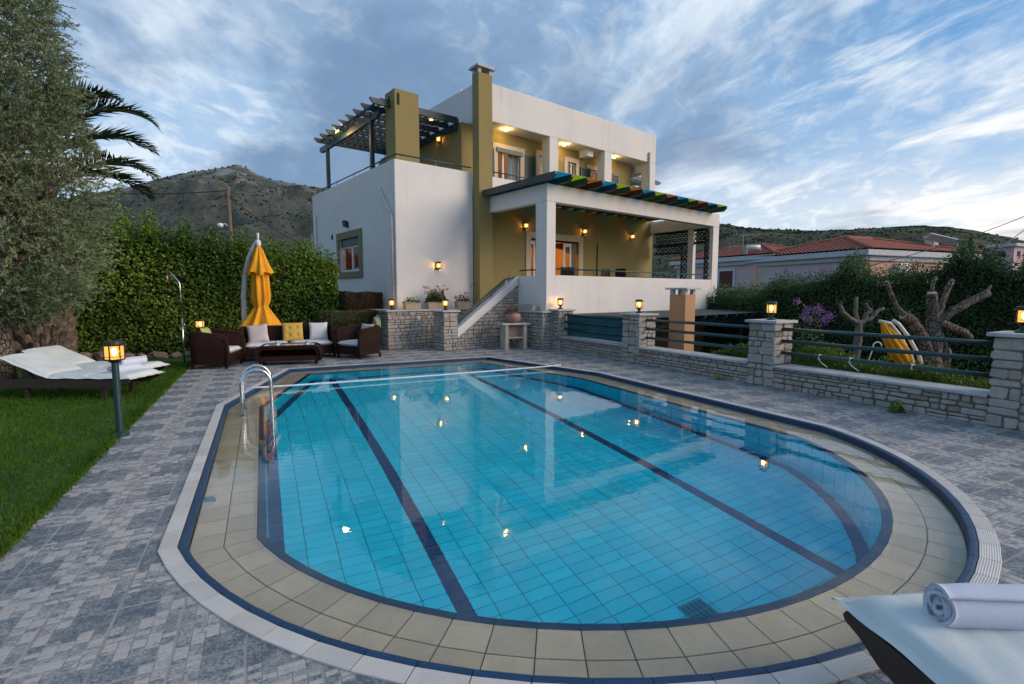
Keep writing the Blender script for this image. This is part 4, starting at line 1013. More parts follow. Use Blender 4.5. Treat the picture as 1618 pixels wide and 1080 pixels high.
def pier_lantern(fr, x, y, z, label, s=1.0, cap=BRONZE, energy=10.0):
    t = thing('pier_lantern', label, 'lantern', fr, x, y, z, rz=RNG.uniform(0,1), group='lit lanterns on the stone piers')
    MB().lathe([(.075*s,0),(.075*s,.028),(.05*s,.034),(.032*s,.05),(.032*s,.085),(.055*s,.095)],14).build('foot', LGREEN, t)
    lantern_head(t, .128, .072*s, .135*s, energy=energy, cap=cap); return t
def pierc(k): return (WX+PW/2, (PIER[k][0]+PIER[k][1])/2)
pier_lantern('q', pierc(0)[0]-0.02, pierc(0)[1]-0.06, ZPIER+.045, 'lit lantern on the pier beside the white veranda column', energy=16)
pier_lantern('q', *pierc(1), ZPIER+.045, 'lit lantern on the pier left of the orange chimney')
pier_lantern('q', *pierc(2), ZPIER+.045, 'lit amber lantern on the middle pier right of the orange chimney', cap=LGREEN)
pier_lantern('q', WX+0.22, qv(2.66), ZPIER+.045, 'lit lantern on the nearest pier at the right edge', energy=14)
pier_lantern('h', 6.33, 13.34, 1.115, 'lit lantern on the terrace wall beside the trimmed hedges', energy=16)
pier_lantern('h', 7.40, 12.2, 1.11, 'lit lantern on the pier at the foot of the stairs')
def bollard(x, y, h, label, energy=14):
    t = thing('garden_lamp', label, 'lamp', 'w', x, y, 0, rz=0.4, group='lit garden bollard lamps')
    MB().lathe([(.085,0),(.085,.03),(.06,.045),(.034,.05),(.034,h),(.06,h+.01)],16).build('post', LGREEN, t, smooth=False)
    for k in range(4): MB().lathe([(.009,.03),(.009,.042)],6,(.068*cos(k*pi/2),.068*sin(k*pi/2),0)).build('bolt', LGREEN, t)
    lantern_head(t, h+.045, .085, .145, energy=energy); return t
bollard(-4.39, 5.55, 0.83, 'lit lamp on a dark green post at the edge of the lawn')
bollard(-7.62, 12.35, 0.72, 'lit lamp in front of the hedge behind the left wicker armchair', 16)
def wall_lantern(fr, x, y, z, rz, label, lit=True, group='lit wall lanterns of the villa', energy=26.0, parentless=True):
    t = thing('wall_lantern', label, 'lantern', fr, x, y, z, rz=rz, group=group)
    MB().box(-.06,.06,.075,.10,-.12,.08).build('back_plate', BRONZE, t, bevel=.004)
    MB().box(-.015,.015,0,.08,-.10,-.08).build('arm', BRONZE, t)
    lantern_head(t, -.065, .07, .135, lit=lit, energy=energy); return t
wall_lantern('h', 11.58, 13.66, 3.91, 0, 'lit lantern on the veranda wall left of the glazed door')
wall_lantern('h', 14.54, 13.66, 3.93, 0, 'lit lantern above the right corner of the glazed door')
wall_lantern('h', 17.44, 13.66, 3.93, 0, 'lit lantern on the right part of the veranda wall')
wall_lantern('h', 8.06, 13.66, 2.42, 0, 'lit lantern alone on the white wall above the flower boxes')
wall_lantern('h', 6.60, 17.44, 3.95, -pi/2, 'unlit lantern above the side window', lit=False, group='unlit lanterns of the villa')
wall_lantern('h', 9.35, 15.75, 6.87, -pi/2, 'lit lantern on the olive wall under the roof pergola', energy=22)
for k, (a,l) in enumerate(((11.0,'left'),(13.77,'middle'),(16.61,'right'))):
    t = thing('ceiling_light', 'lit ceiling light in the %s bay of the upper balcony' % l, 'light', 'h', a, 14.05, 7.148, group='ceiling lights of the upper balcony')
    MB().lathe([(.10,-.012),(.11,0)],16).build('ring', BRONZE, t)
    MB().lathe([(.02,-.075),(.06,-.06),(.085,-.03),(.09,-.012)],14).build('bulb', glow_mat('ceiling_glow',(1.0,0.66,0.22),7.0) if k==0 else MATS['ceiling_glow'], t, smooth=True)
    point_light(t, (0,0,-.13), 3.0, (1.0,0.62,0.22))
t = thing('floodlight', 'lit floodlight under the ends of the pergola slats', 'light', 'h', 6.62, 17.75, 7.16, rz=0)
MB().obox((0,0,0),(.10,.30,.16),ry=0.5).build('housing', LGREEN, t); MB().obox((-.05,0,-.028),(.012,.27,.13),ry=0.5).build('lit_front', glow_mat('flood_glow',(1.0,0.56,0.16),6.0), t)
point_light(t, (-.2,0,-.12), 12, (1,.62,.25), .08)
t = thing('downlight', 'small lit downlight in the pergola lattice beside the tall chimney', 'light', 'h', 8.5, 14.75, 7.12)
MB().lathe([(.06,-.02),(.06,0)],12).build('lit_disc', glow_mat('down_glow',(1.0,0.40,0.08),2.0), t)
# room lights of the villa belong to lamps seen through the door
tl = thing('table_lamp', 'lit table lamp seen through the glazed veranda door', 'lamp', 'h', 13.95, 15.3, 1.19)
MB().lathe([(.14,0),(.14,.03),(.03,.05),(.03,.75)],12).build('stand', MATS['dark_brown_wood'], tl)
MB().lathe([(.17,.78),(.10,1.20)],14,cap=False).build('lamp_shade', glow_mat('shade_glow',(1.0,0.42,0.05),2.2), tl, smooth=True)
point_light(tl, (0,0,1.0), 25, (1,.58,.22), .08)
hl = thing('pendant_lamp', 'pendant lamp glowing inside the veranda room', 'lamp', 'h', 12.9, 15.9, 3.55)
MB().lathe([(.16,0),(.10,.12),(.02,.14),(.01,.75)],14).build('lamp_shade', glow_mat('pendant_glow',(1.0,0.6,0.25),6.0), hl, smooth=True)
point_light(hl, (0,0,-.15), 45, (1,.56,.22), .12)
hl = thing('ceiling_lamp', 'warm ceiling lamp glowing behind the upper balcony doors', 'lamp', 'h', 15.4, 15.6, 6.7)
MB().lathe([(.10,0),(.14,.10),(.02,.14),(.02,.44)],12).build('globe', MATS['pendant_glow'], hl, smooth=True); point_light(hl, (0,0,-.15), 10, (1,.6,.25), .1)
hl = thing('ceiling_lamp', 'warm ceiling lamp glowing behind the upper left balcony window', 'lamp', 'h', 11.2, 15.7, 6.7)
MB().lathe([(.10,0),(.14,.10),(.02,.14),(.02,.44)],12).build('globe', MATS['pendant_glow'], hl, smooth=True); point_light(hl, (0,0,-.15), 1.2, (1,.6,.3), .1)
hl = thing('ceiling_lamp', 'warm lamp glowing inside the room behind the side window', 'lamp', 'h', 7.8, 17.2, 3.6)
MB().lathe([(.08,0),(.12,.10),(.02,.14),(.02,.6)],12).build('globe', MATS['pendant_glow'], hl, smooth=True); point_light(hl, (0,0,-.15), 6, (1,.6,.35), .1)

# ================================================================ FURNITURE
def m_wicker():
    m, nt, b, N, L = nodes('brown_wicker')
    tc = N('ShaderNodeTexCoord'); w1, w2 = N('ShaderNodeTexWave'), N('ShaderNodeTexWave')
    for w, d in ((w1,'Z'),(w2,'DIAGONAL')):
        L(tc.outputs['Object'], w.inputs[0]); w.inputs['Scale'].default_value = 26 if d == 'Z' else 20; w.bands_direction = d; w.inputs['Distortion'].default_value = 1.2; w.inputs['Detail'].default_value = 1
    mu = N('ShaderNodeMath'); mu.operation = 'MULTIPLY'; L(w1.outputs['Fac'], mu.inputs[0]); L(w2.outputs['Fac'], mu.inputs[1])
    c = mixc(nt, mu.outputs[0], (0.010,0.004,0.003), (0.080,0.028,0.017)); c = mixc(nt, ramp(nt, noise(nt,6,3),0.4,0.7,0,0.4), c, (0.04,0.016,0.011))
    L(c, b.inputs['Base Color']); b.inputs['Roughness'].default_value = 0.6; b.inputs['Specular IOR Level'].default_value = 0.2; bump(nt, b, mu.outputs[0], 0.9, 0.012); return m
WICKER = m_wicker()
FABRIC = mat('white_cushion_fabric', (0.62,0.62,0.64), 0.95, (0.55,0.55,0.58), scale=4, bscale=350, bstr=0.2, bdist=0.002)
YELLOW = mat('mustard_cushion_fabric', (0.55,0.36,0.075), 0.95, (0.48,0.31,0.06), scale=5, bscale=300, bstr=0.2, bdist=0.002)
LIMEF = mat('pale_lime_fabric', (0.42,0.46,0.14), 0.95, bscale=300)
PINKISH = mat('pale_rose_fabric', (0.55,0.48,0.46), 0.95, bscale=300)
def cushion(name, mt, parent, c, sx, sy, sz, rz=0, rx=0, ry=0, pinch=0.12, tuft=None, n=14, p=4):
    pts = {1:[],-1:[]}
    M = Matrix.Translation(c) @ Matrix.Rotation(rz,4,'Z') @ Matrix.Rotation(rx,4,'X') @ Matrix.Rotation(ry,4,'Y')
    mb = MB(); rr = random.Random(len(name)+int(1000*abs(c[0]+c[1])))
    ph = rr.uniform(0,6)
    for s in (1,-1):
        rows = []
        for i in range(n+1):
            row = []
            for j in range(n+1):
                x, y = 2*i/n-1, 2*j/n-1
                e = max(0.0,(1-abs(x)**p))*max(0.0,(1-abs(y)**p)); z = sz/2*(e**0.45)
                z *= 1+0.06*sin(4*x+ph)*cos(3*y+ph)
                if tuft:
                    for tx,ty in tuft: z -= sz*0.33*math.exp(-((x-tx)**2+(y-ty)**2)/0.02)
                k = 1-pinch*(1-x*x)*0.5*abs(y)**3; kk = 1-pinch*(1-y*y)*0.5*abs(x)**3
                row.append(M @ Vector((x*sx/2*kk, y*sy/2*k, s*z)))
            rows.append(row if s > 0 else row[::-1])
        mb.grid(rows)
    return mb.build(name, mt, parent, smooth=True)
def wicker_seat(name, label, cat, fr, x, y, rz, W, D, group, pillows):
    """barrel-backed wicker seat; local -y is the front"""
    t = thing(name, label, cat, fr, x, y, 0, rz=rz, group=group)
    H, th = 0.76, 0.07; r = 0.22
    # plan path: front left -> back -> front right, with height profile
    path = [(-W/2,-D/2+0.02),(-W/2,-D/2+0.10)]
    path += [(-W/2,D/2-r)]+[(-W/2+r-r*cos(a),D/2-r+r*sin(a)) for a in np.linspace(0.15,pi/2-0.1,5)]
    path += [(k*W/6,D/2) for k in (-1.2,0,1.2)]
    path += [(W/2-r+r*sin(a),D/2-r+r*cos(a)) for a in np.linspace(0.1,pi/2-0.15,5)]+[(W/2,D/2-r),(W/2,-D/2+0.10),(W/2,-D/2+0.02)]
    path = [Vector((px,py,0)) for px,py in path]; nP = len(path)
    inner, outer, tops = [], [], []
    for i, p in enumerate(path):
        tg = (path[min(i+1,nP-1)]-path[max(i-1,0)]).normalized(); nr = Vector((tg.y,-tg.x,0))   # towards the inside
        f = min(1.0, max(0.0,(p.y+D/2)/0.22)); h = H*(0.80+0.20*f**0.6)*(0.97 if i in (0,nP-1) else 1)
        inner.append((p+nr*th, h)); outer.append((p, h)); tops.append(p+nr*th*0.35+Vector((0,0,h)))
    mb = MB(); rows = []
    for (pi_,hi),(po,ho) in zip(inner,outer):
        fl = Vector((0,0,0)); out = (po-pi_).normalized()
        rows.append([po+Vector((0,0,0.10)), po+out*0.012+Vector((0,0,0.35)), po+out*0.045+Vector((0,0,ho-0.03)), (po+pi_)/2+out*0.03+Vector((0,0,ho)), pi_+Vector((0,0,hi-0.04)), pi_+Vector((0,0,0.10))])
    mb.grid(rows); m = len(rows[0])
    mb.add(rows[0], [list(range(m))[::-1]]); mb.add(rows[-1], [list(range(m))])
    mb.build('back_and_arms', WICKER, t, smooth=True)
    MB().tube([p+Vector((0,0,-0.012)) for p in tops], 0.045, 10).build('rolled_rim', WICKER, t, smooth=True)
    for s in (-1,1):
        q = inner[0][0] if s < 0 else inner[-1][0]; hh = inner[0][1]
        MB().tube([(s*(W/2-0.02),-D/2+0.03,0.10),(s*(W/2-0.015),-D/2+0.015,0.35),(s*(W/2),-D/2+0.02,hh-0.06),(s*(W/2+0.01),-D/2+0.08,hh-0.005)],0.042,10).build('arm_post', WICKER, t, smooth=True)
    MB().box(-W/2+th,W/2-th,-D/2+0.035,D/2-th,0.10,0.31).build('seat_base', WICKER, t, bevel=0.02)
    for sx in (-1,1):
        for sy in (-1,1): MB().lathe([(.028,0),(.034,.03),(.03,.06),(.036,.102)],10,(sx*(W/2-.06),sy*(D/2-.07),0)).build('leg', WICKER, t, smooth=True)
    nc = 1 if W < 1.2 else 2; cw = (W-2*th-0.02)/nc
    for k in range(nc): cushion('seat_cushion', FABRIC, t, (-(W/2-th-0.01)+cw*(k+.5),-0.04,0.36), cw, D-th-0.05, 0.13, p=10, pinch=0.03)
    return t
SC1 = wicker_seat('wicker_armchair', 'brown wicker armchair with a lime cushion left of the coffee table', 'armchair', 'w', -6.40, 10.92, radians(98), 0.92, 0.80, 'wicker armchairs by the pool', None)
SC2 = wicker_seat('wicker_armchair', 'brown wicker armchair with a pale cushion in front of the garden hose', 'armchair', 'w', -3.80, 12.52, radians(-30), 0.86, 0.80, 'wicker armchairs by the pool', None)
SOF = wicker_seat('wicker_sofa', 'long brown wicker sofa under the closed yellow parasol', 'sofa', 'w', -5.46, 12.36, radians(28), 2.10, 0.82, 'wicker sofas by the pool', None)
def at(root, name, mt, label, lx, ly, z, rz, *size, **kw):
    """a loose cushion leaning on a seat: a thing of its own, placed in the seat's own axes"""
    a = root.rotation_euler.z; p = root.location+Vector((lx*cos(a)-ly*sin(a), lx*sin(a)+ly*cos(a), z))
    o = thing(name, label, 'cushion', 'w', p.x, p.y, p.z, rz=a+rz, group='loose cushions on the wicker seats')
    cushion('cover', mt, o, (0,0,0), *size, **kw); return o
at(SC1,'cushion',LIMEF,'pale lime cushion showing over the left wicker armchair',0.05,0.20,0.66,0.1,0.42,0.40,0.13,rx=radians(70))
at(SC2,'cushion',PINKISH,'pale cushion showing over the back of the right wicker armchair',0.02,0.24,0.62,0.0,0.42,0.42,0.12,rx=radians(72))
at(SOF,'cushion',PINKISH,'tilted pale rose cushion at the left end of the wicker sofa',-0.68,0.14,0.62,0.15,0.46,0.46,0.13,rx=radians(66),ry=radians(-16))
at(SOF,'cushion',YELLOW,'square mustard yellow tufted cushion in the middle of the sofa',0.10,0.16,0.63,0.0,0.47,0.47,0.15,rx=radians(72),tuft=[(a,b_) for a in (-.4,.4) for b_ in (-.4,.4)],pinch=0.04,n=24)
at(SOF,'cushion',FABRIC,'square white cushion at the right end of the wicker sofa',0.70,0.15,0.63,-0.1,0.44,0.46,0.13,rx=radians(72))
tb = thing('coffee_table', 'low brown wicker coffee table with rounded ends and glass top', 'table', 'w', -5.02, 11.36, 0, rz=radians(17))
W, D_, H_ = 1.32, 0.62, 0.42
def arch(w, h, r, z0):
    return [(-w/2,z0),(w/2,z0)]+[(w/2-r+r*cos(a),h-r+r*sin(a)) for a in np.linspace(0,pi/2,7)]+[(-w/2+r-r*sin(a),h-r+r*cos(a)) for a in np.linspace(0,pi/2,7)]
oa = arch(W,H_,0.16,0.10); ia = arch(W-0.13,H_-0.065,0.12,0.20)
mb = MB()
for s in (-1,1):
    y = s*D_/2; n_ = len(oa)
    vs = [(p[0],y,p[1]) for p in oa]+[(p[0],y,p[1]) for p in ia]; mb.add(vs, [(i,(i+1)%n_,n_+(i+1)%n_,n_+i) if s < 0 else (n_+i,n_+(i+1)%n_,(i+1)%n_,i) for i in range(n_)])
for ring, fl in ((oa,1),(ia,-1)):
    n_ = len(ring); vs = [(p[0],-D_/2,p[1]) for p in ring]+[(p[0],D_/2,p[1]) for p in ring]
    mb.add(vs, [(i,n_+i,n_+(i+1)%n_,(i+1)%n_) if fl > 0 else (i,(i+1)%n_,n_+(i+1)%n_,n_+i) for i in range(n_)])
mb.build('frame', WICKER, tb)
MB().box(-W/2+.07,W/2-.07,D_/2-.06,D_/2-.03,.20,H_-.066).build('rear_panel', WICKER, tb)
for k in (-1,1): MB().tube([(p[0]*1.01,k*D_/2,p[1]) for p in oa[1:]],0.028,8).build('rolled_rim', WICKER, tb, smooth=True)
for sx in (-1,1):
    for sy in (-1,1): MB().lathe([(.026,0),(.032,.04),(.028,.102)],10,(sx*(W/2-.09),sy*(D_/2-.06),0)).build('leg', WICKER, tb)
MB().box(-W/2+.14,W/2-.14,-D_/2+.03,D_/2-.03,H_+.003,H_+.012).build('glass_top', mat('table_glass',(0.55,0.66,0.70),0.05,bstr=0), tb, bevel=.003)
CHINA = mat('white_china',(0.75,0.75,0.75),0.2,bstr=0)
for lx, lab in ((-0.24,'white mug on the left of the coffee table'),(0.38,'white mug on the right of the coffee table')):
    a = tb.rotation_euler.z; p = tb.location+Vector((lx*cos(a)+.02*sin(a), lx*sin(a)-.02*cos(a), H_+.013))
    mg = thing('mug', lab, 'mug', 'w', p.x, p.y, p.z, rz=0.3, group='mugs on the coffee table')
    MB().lathe([(.036,0),(.040,.01),(.042,.09),(.037,.09),(.034,.015),(.0,.012)],16,cap=False).build('cup', CHINA, mg, smooth=True)
    MB().tube([(.040+.03*sin(a),0,.05-.03*cos(a)) for a in np.linspace(0,pi,8)],.006,6).build('handle', CHINA, mg)
    MB().lathe([(.037,.0915),(.0426,.0915),(.0426,.05),(.0428,.03)],16,cap=False).build('blue_pattern', mat('blue_glaze',(0.05,0.12,0.25),0.2,(0.7,0.7,0.7),scale=40,lo=.45,hi=.55,bstr=0), mg)

# closed yellow cantilever parasols
PARA = mat('yellow_parasol_canvas', (0.80,0.36,0.012), 0.85, (0.70,0.30,0.01), scale=3, bscale=300, bstr=0.15)
WPOLE = mat('white_aluminium', (0.70,0.71,0.72), 0.35, (0.62,0.64,0.66), scale=8, bstr=0.05)
def parasol_cloth(parent, prof, folds, seed, z_off=0, flop=(0,0), nm='canopy', amp=0.22):
    rr = random.Random(seed); n = 72; rows = []
    ph = [rr.uniform(0,6.28) for _ in range(6)]
    for (r, z) in prof:
        row = []
        for j in range(n+1):
            g = 2*pi*j/n
            k = 1+amp*sin(folds*g+ph[0]+1.2*sin(z*2.5+ph[1]))+0.10*sin(3*g+ph[2]+z*1.5)+0.06*sin(2*folds*g+ph[3])
            dz = 0.04*r*4*sin(5*g+ph[4]) if z < prof[-1][1]+0.02 else 0
            row.append((r*k*cos(g)+flop[0]*(prof[0][1]-z), r*k*sin(g)+flop[1]*(prof[0][1]-z), z+z_off+dz))
        rows.append(row)
    o = MB().grid(rows).build(nm, PARA, parent, smooth=True); return o
um = thing('parasol', 'closed yellow cantilever parasol on a curved white arm behind the sofa', 'parasol', 'w', -6.50, 13.15, 0, group='closed yellow parasols')
parasol_cloth(um, [(.05,2.76),(.09,2.68),(.15,2.5),(.20,2.3),(.26,2.13),(.28,2.08)], 7, 3, nm='top_flap')
parasol_cloth(um, [(.06,2.5),(.15,2.2),(.175,2.0),(.19,1.75),(.20,1.5),(.185,1.36),(.145,1.26),(.15,1.22),(.24,1.05),(.36,.85),(.47,.68),(.50,.62)], 8, 4)
MB().lathe([(.150,1.225),(.158,1.24),(.152,1.26)],20,cap=False).build('tie', PARA, um)
arm = [(-.52,.22,0.0),(-.54,.20,.5),(-.55,.18,1.0),(-.53,.16,1.5),(-.46,.12,2.0),(-.30,.06,2.5),(-.10,.02,2.84),(0,0,2.92)]
MB().tube(arm, [.068,.068,.066,.064,.06,.055,.05,.045], 10).build('arm', WPOLE, um, smooth=True)
MB().lathe([(.03,2.74),(.06,2.80),(.07,2.86),(.05,2.93),(.015,2.95),(.03,2.98),(.03,3.12),(0.0,3.12)],12).build('hub', WPOLE, um, smooth=True)
MB().lathe([(.42,0),(.42,.06),(.12,.07),(.08,.2)],24,(-.55,.25,0)).build('base', mat('grey_base',(0.3,0.3,0.31),0.8), um)
# outdoor shower
sh = thing('outdoor_shower', 'slim chrome outdoor shower pole in front of the hedge', 'shower', 'w', -7.5, 11.5, 0)
MB().tube([(0,0,0),(0,0,1.0)],.022,10).tube([(0,0,1.0),(0,0,1.78),(-.02,0,1.84),(-.18,0,2.03),(-.22,0,2.06),(-.26,0,2.045),(-.275,0,2.0)],.017,10).build('pipe', STEEL, sh, smooth=True)
MB().lathe([(.012,2.0),(.02,1.96),(.035,1.90),(.03,1.89)],12,(-.275,0,0)).build('shower_head', mat('copper_tint',(0.55,0.30,0.18),0.3,metal=0.8,bstr=0), sh, smooth=True)
MB().lathe([(.018,0),(.03,.01),(.03,.03)],10,(.03,-.02,.86)).build('tap', STEEL, sh)

# sun loungers
WOOD = mat('dark_teak', (0.050,0.026,0.018), 0.5, (0.032,0.017,0.012), scale=5, stretch=(1,8,8), bscale=40, bstr=0.2)
MATTRESS = mat('offwhite_mattress', (0.60,0.645,0.63), 0.95, (0.54,0.585,0.575), scale=3, bscale=9, bstr=0.35, bdist=0.012)
PIPING = mat('mattress_piping', (0.52,0.54,0.52), 0.9)
LH = 0.315
def bend(x, z):
    """x <= 0 runs from the foot to the head; behind the hinge the back rises"""
    if x > -1.22: return Vector((x,0,z))
    s = -1.22-x; c_, s_ = cos(radians(23)), sin(radians(23)); return Vector((-1.22-s*c_-z*s_*0+z*0, 0, z*c_+s*s_+ (z-z*c_)))
def lounger(label, fr, x, y, rz, z=0):
    t = thing('sun_lounger', label, 'sun lounger', fr, x, y, z, rz=rz, group='dark wooden sun loungers with white mattresses')
    for s in (-1,1):
        yy = s*0.315
        prof = [(-2.0,.17),(-0.28,.17),(-0.16,.185),(-0.06,.235),(0.015,.255),(0.03,.275),(0.015,.298),(-0.02,.302),(-2.0,.302)]
        MB().prism(prof, yy-.02, yy+.02, 'y').build('side_rail', WOOD, t, bevel=.004)
        for xx in (-0.42,-1.62): MB().box(xx-.035,xx+.035,yy-s*.02,yy-s*.075,0,.19).build('leg', WOOD, t, bevel=.004)
    for k in range(8): MB().box(-0.10-k*.14,-0.03-k*.14,-.295,.295,.284,.300).build('slat', WOOD, t)
    for k in range(6):
        p = bend(-1.28-k*.13,.292); MB().obox((p.x,0,p.z),(.08,.59,.016),ry=radians(23)).build('back_slat', WOOD, t)
    MB().obox((-1.60,0.2,.33),(.55,.03,.03),ry=radians(48)).obox((-1.60,-0.2,.33),(.55,.03,.03),ry=radians(48)).build('back_prop', WOOD, t)
    mt = MB(); n = 96; hw = .325; rows_t, rows_b = [], []
    for i in range(n+1):
        xx = 0.02-2.02*i/n; rt, rb = [], []
        seam = min(abs(xx+0.62),abs(xx+1.22)); sq = 0.55+0.45*min(1,(seam/.06))**0.6
        endk = min(1,(0.02-xx)/.07,(xx+2.0)/.07); endk = max(0,endk)**0.5
        for j in range(25):
            q = 2*j/24-1; e = max(0,1-abs(q)**7)**0.42
            wob = 1+0.05*sin(9*xx+2*q)+0.03*sin(23*xx-5*q)
            fl = hw*q*(1+0.02*endk*0)
            zt = LH+.016+.058*min(e,1)*sq*wob*endk+.004*sin(17*xx+9*q)*sin(6*q+3*xx)*endk*e; zb = LH-.006
            pt, pb = bend(xx,zt), bend(xx,zb); rt.append((pt.x,fl,pt.z)); rb.append((pb.x,fl,pb.z))
        rows_t.append(rt); rows_b.append(rb[::-1])
    mt.grid([r[::-1] for r in rows_t]); mt.grid([r[::-1] for r in rows_b])
    m = mt.build('mattress', MATTRESS, t, smooth=True)
    ring = [(0.045,-hw-.012),(0.045,hw+.012)]
    pts = []
    for s, rng in ((1,np.linspace(.035,-2.0,40)),(-1,np.linspace(-2.0,.035,40))):
        for xx in rng: p = bend(min(xx,0.035),LH+.010); pts.append((p.x,s*(hw+.030),p.z-.006+.005*sin(19*xx)))
    # flat welt around the mattress
    w_ = MB(); k = len(pts)
    inn = [(p[0],p[1]*0.90,p[2]+.008) for p in pts]
    w_.add([(*p[:2],p[2]+.006) for p in pts]+[(*p[:2],p[2]+.012) for p in inn], [(i,i+1,k+i+1,k+i) for i in range(k-1)]+[(k-1,0,k,2*k-1)])
    fe = [(.062+.006*sin(k_*1.7),-hw-.03+(2*hw+.06)*k_/12,LH+.006+.004*sin(k_*2.3)) for k_ in range(13)]
    w_.add(fe+[(.0,p[1]*.93,LH+.024) for p in fe]+[(p[0],p[1],p[2]-.008) for p in fe],[(i,i+1,14+i,13+i) for i in range(12)]+[(26+i,27+i,i+1,i) for i in range(12)])
    w_.build('welt', MATTRESS, m)
    return t
LG1 = lounger('white cushioned sun lounger on the lawn nearer to the camera', 'w', -5.72, 7.78, radians(-2))
LG2 = lounger('white cushioned sun lounger on the lawn nearer to the hedge', 'w', -6.22, 8.66, radians(-2))
LG3 = lounger('white cushioned sun lounger cut off by the bottom right corner', 'w', 1.705, 1.985, radians(96))
TOWEL, nt, b, N, L = nodes('white_terry_towel')
setc(b.inputs['Base Color'],(0.62,0.65,0.78)); b.inputs['Roughness'].default_value = 1.0
try: b.inputs['Sheen Weight'].default_value = 0.3
except Exception: pass
bump(nt, b, noise(nt, 330, 3, coord='Object'), 0.9, 0.006)
def towel(label, x, y, z, rz, ln=0.58, R0=0.080, seed=1):
    t = thing('rolled_towel', label, 'towel', 'w', x, y, z, rz=rz, group='rolled white towels on the loungers')
    rr = random.Random(seed); turns = 3.2; m = 170; rows = []; nx = 25
    prof = []
    for i in range(m+1):
        a = 2*pi*turns*i/m; r = 0.020+(R0-0.020)*(i/m); prof.append((r,a))
    pi2 = [(r-(R0-0.020)/turns*0.92,a) for r,a in prof[::-1]]
    ring = [(r,a) for r,a in prof]+pi2
    for k in range(nx):
        x_ = -ln/2+ln*k/(nx-1); row = []
        for i,(r,a) in enumerate(ring):
            w = 1+0.035*sin(11*x_+2*a+seed)+0.02*sin(31*x_+3*a); off = 0.010*sin(a*1.5+seed) if k in (0,nx-1) else 0
            yy, zz = r*w*cos(a+1.0), r*w*sin(a+1.0)
            zz = max(zz, -R0*0.88)
            row.append((x_+off*(1 if k else -1)+ (0.012*(1-r/R0) if k==0 else -0.012*(1-r/R0) if k==nx-1 else 0), yy, zz+R0*0.88))
        row.append(row[0]); rows.append(row)
    mb = MB().grid(rows); nR = len(ring)+1
    for base, rev in ((0,True),((nx-1)*nR,False)):              # close the ends as a spiral strip
        h = len(prof)
        for i in range(h-1):
            q = [base+i,base+i+1,base+2*h-2-i,base+2*h-1-i]; mb.f.append(q if rev else q[::-1]); mb.m.append(0)
    mb.build('roll', TOWEL, t, smooth=True); return t
towel('rolled white towel on the lounger in the bottom right corner', 1.88, 1.76, LH+.052, radians(-3), 0.60, 0.084, 2)
towel('rolled white towel on the nearer of the two lawn loungers', -6.02, 7.80, LH+.05, radians(78), 0.46, 0.07, 5)
towel('rolled white towel on the farther of the two lawn loungers', -6.55, 8.68, LH+.05, radians(78), 0.46, 0.07, 8)

# veranda dining chairs and table
RATT = mat('dark_rattan', (0.035,0.018,0.013), 0.6, (0.02,0.011,0.008), scale=14, bscale=90, bstr=0.5)
def dining_chair(a, b_, rz, label):
    t = thing('dining_chair', label, 'chair', 'h', a, b_, 1.19, rz=rz, group='dark rattan chairs on the veranda')
    MB().box(-.23,.23,-.23,.23,.40,.46).build('seat', RATT, t, bevel=.015); MB().obox((0,.22,.84),(.46,.035,.86),rx=-0.12).build('backrest', RATT, t, bevel=.012)
    for sx in (-1,1):
        for sy in (-1,1): MB().box(sx*.20-.02,sx*.20+.02,sy*.20-.02,sy*.20+.02,0,.40).build('leg', RATT, t)
for a,b_,rz,l in ((14.08,12.45,pi,'dark rattan dining chair directly right of the glazed veranda door'),(14.75,11.85,pi*0.5,'narrow dark rattan chair at the left end of the veranda table'),(15.5,12.5,0.2,'dark rattan chair behind the middle of the veranda table'),
                  (12.45,12.5,pi*0.75,'low dark chair showing in front of the glazed door')): dining_chair(a,b_,rz,l)
vt = thing('veranda_table', 'dark dining table behind the veranda parapet', 'table', 'h', 15.9, 12.0, 1.19)
MB().box(-.9,.9,-.42,.42,.92,.98).build('table_top', RATT, vt, bevel=.01)
for sx in (-1,1):
    for sy in (-1,1): MB().box(sx*.8-.03,sx*.8+.03,sy*.35-.03,sy*.35+.03,0,.92).build('leg', RATT, vt)

# stone shelf with terracotta pot, troughs and flower boxes, garden hose
CONC = mat('cast_stone', (0.44,0.41,0.35), 0.9, (0.33,0.31,0.27), scale=7, bscale=60, bstr=0.4)
ss = thing('stone_shelf', 'small cast stone shelf unit beside the stairs', 'shelf', 'p', 6.38, 12.86, 0)
for s in (-1,1): MB().prism([(s*.29-.06,0),(s*.29+.06,0),(s*.29+.05,.70),(s*.29-.05,.70)] if True else [], -.17,.17,'y').build('leg', CONC, ss, bevel=.008)
MB().box(-.239,.239,.02,.06,.36,.70).build('back_panel', mat('rose_panel',(0.36,0.26,0.21),0.9), ss); MB().box(-.239,.239,-.15,.17,.315,.355).build('shelf', CONC, ss); MB().box(-.44,.44,-.21,.21,.70,.745).build('top', SLAB, ss, bevel=.006)
TERRA = mat('rose_terracotta', (0.36,0.185,0.16), 0.85, (0.29,0.155,0.14), scale=6)
TUB = mat('sand_planter', (0.42,0.33,0.23), 0.85, (0.36,0.28,0.20), scale=6)
LEAFG = leafmat('geranium_leaf', (0.02,0.06,0.012), (0.075,0.16,0.03), 0.5, 0.2); LEAFR = leafmat('bronze_leaf', (0.04,0.022,0.016), (0.085,0.06,0.03), 0.5, 0.2)
PETAL = leafmat('red_petal', (0.30,0.006,0.012), (0.62,0.02,0.035), 0.6, 0.25); PINKP = leafmat('pink_petal', (0.42,0.05,0.12), (0.62,0.14,0.25), 0.6, 0.25)
